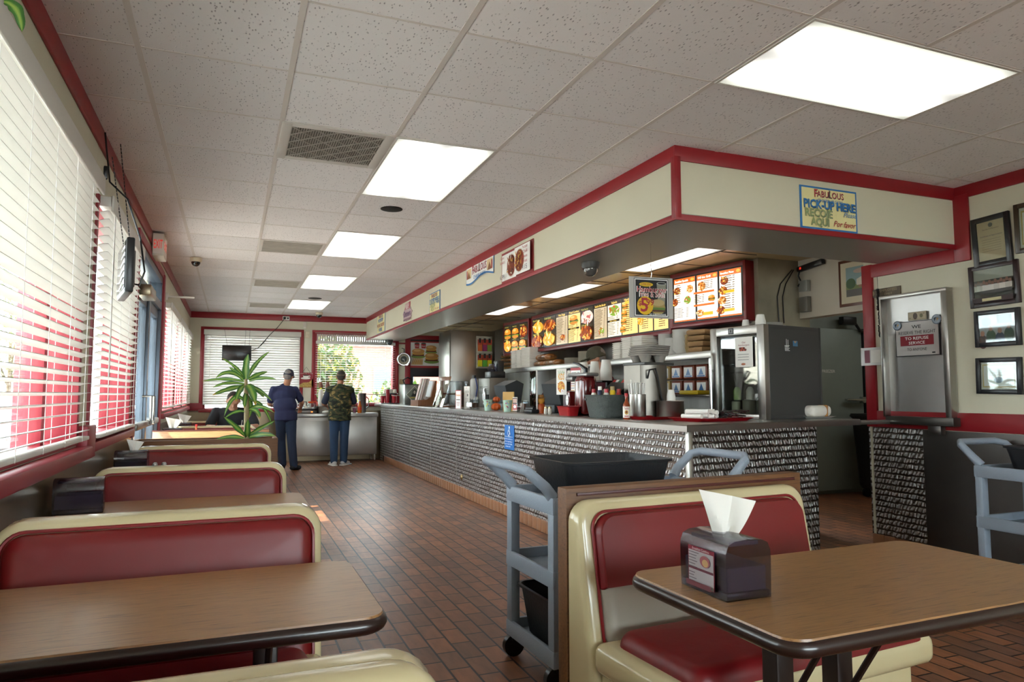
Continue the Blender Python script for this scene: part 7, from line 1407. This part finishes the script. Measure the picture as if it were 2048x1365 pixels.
# man in the navy shirt, turned to the coffee station, stepping right
p = onz(586, 941, 0); S1_ = .955
J1 = dict(pelvis=(-.07, .0, .93), chest=(-.10, .04, 1.24), neck=(-.06, .07, 1.45), head=(-.035, .10, 1.575), shL=(-.275, .03, 1.35), shR=(.075, .08, 1.35), elL=(-.33, .12, 1.10), wrL=(-.20, .33, 1.05), elR=(.20, .16, 1.13), wrR=(.20, .38, 1.04), hipL=(-.15, 0, .87), hipR=(.01, 0, .87), knL=(-.13, .14, .50), anL=(-.10, .10, .10), toeL=(-.09, .24, .04), knR=(.03, .0, .48), anR=(.07, -.05, .09), toeR=(.16, .06, .035), _face=(.45, 1, -.15), _belly=.02, _capf=(.45, 1, 0))
person('man in navy t-shirt, dark cap and jeans facing the coffee station', (p.x - .06, p.y + .02, 0), 0, J1, 'tee', NAVY, DEN2, BLK, SKIN, GRAYH, mat('navy_cap', '#1d2338', .8), scale=S1_, sleeve=.72)
# man in camouflage vest
p = onz(678, 932, 0)
J2 = dict(pelvis=(0, .0, .93), chest=(0, .02, 1.25), neck=(.01, .05, 1.46), head=(.02, .08, 1.58), shL=(-.185, .02, 1.355), shR=(.185, .02, 1.355), elL=(-.27, .06, 1.10), wrL=(-.18, .27, 1.05), elR=(.27, .08, 1.10), wrR=(.22, .30, 1.06), hipL=(-.09, 0, .87), hipR=(.09, 0, .87), knL=(-.09, .02, .48), anL=(-.09, -.01, .09), toeL=(-.11, .13, .035), knR=(.09, .02, .48), anR=(.08, -.01, .09), toeR=(.17, .11, .035), _face=(.1, 1, -.3), _belly=.03, _capf=(.1, 1, 0))
person('man in camouflage vest and cap with white trainers at the coffee station', (p.x, p.y + .02, 0), 0, J2, 'vest', mat('dark_blue_shirt', '#1c2438', .8), DEN, mat('white_trainer', '#cfcfd0', .5), SKIN, mat('dark_grey_hair', '#3e3835', .8), mat('camo_cap', '#6e5f4a', .85, var=.5, vscale=18), sole=WH, scale=.955, sleeve=.85)
# seated man
J3 = dict(pelvis=(0, .0, .54), chest=(0, .10, .86), neck=(0, .17, 1.05), head=(0, .23, 1.13), shL=(-.20, .10, .99), shR=(.20, .10, .99), elL=(-.28, .26, .80), wrL=(-.12, .43, .78), elR=(.28, .26, .80), wrR=(.10, .43, .78), hipL=(-.09, .05, .52), hipR=(.09, .05, .52), knL=(-.10, .45, .52), anL=(-.10, .45, .11), toeL=(-.10, .60, .04), knR=(.10, .45, .52), anR=(.10, .45, .11), toeR=(.10, .60, .04), _face=(0, 1, -.75))
person('seated man in black shirt looking down at his table behind the plant', (.03, 9.98, 0), PI, J3, 'tee', BLK, DEN2, BLK, SKIN2, DKH, scale=1.0, sleeve=.8)
# servers
sp_ = onx(1222, 712, 3.62)
J4 = dict(J2); J4.update(head=(.0, .10, 1.585), neck=(0, .06, 1.46), elL=(-.26, .12, 1.12), wrL=(-.16, .33, 1.08), elR=(.26, .12, 1.12), wrR=(.16, .33, 1.08), _face=(0, 1, -.25), _belly=.04, _capf=(0, 1, -.02))
person('server in maroon shirt and olive cap working behind the counter', (3.60, sp_.y + .06, 0), 1.05, J4, 'tee', MRN, BLK, BLK, mat('skin_server', '#a8745a', .5), mat('short_grey_hair', '#6b625c', .8), OLV, scale=1.0, sleeve=.9)
q_ = onx(1092, 775, 3.55)
J5 = dict(J2); J5.update(pelvis=(0, -.10, .90), chest=(0, .16, 1.10), neck=(0, .34, 1.19), head=(0, .46, 1.22), shL=(-.2, .26, 1.16), shR=(.2, .26, 1.16), elL=(-.24, .40, .94), wrL=(-.12, .5, .93), elR=(.24, .40, .94), wrR=(.12, .5, .93), hipL=(-.09, -.08, .86), hipR=(.09, -.08, .86), _face=(0, .7, -.7))
person('worker in maroon shirt bending behind the registers', (3.50, q_.y, 0), -1.25, J5, 'tee', MRN, BLK, BLK, MATS['skin_server'], DKH, scale=1.0, sleeve=.9)
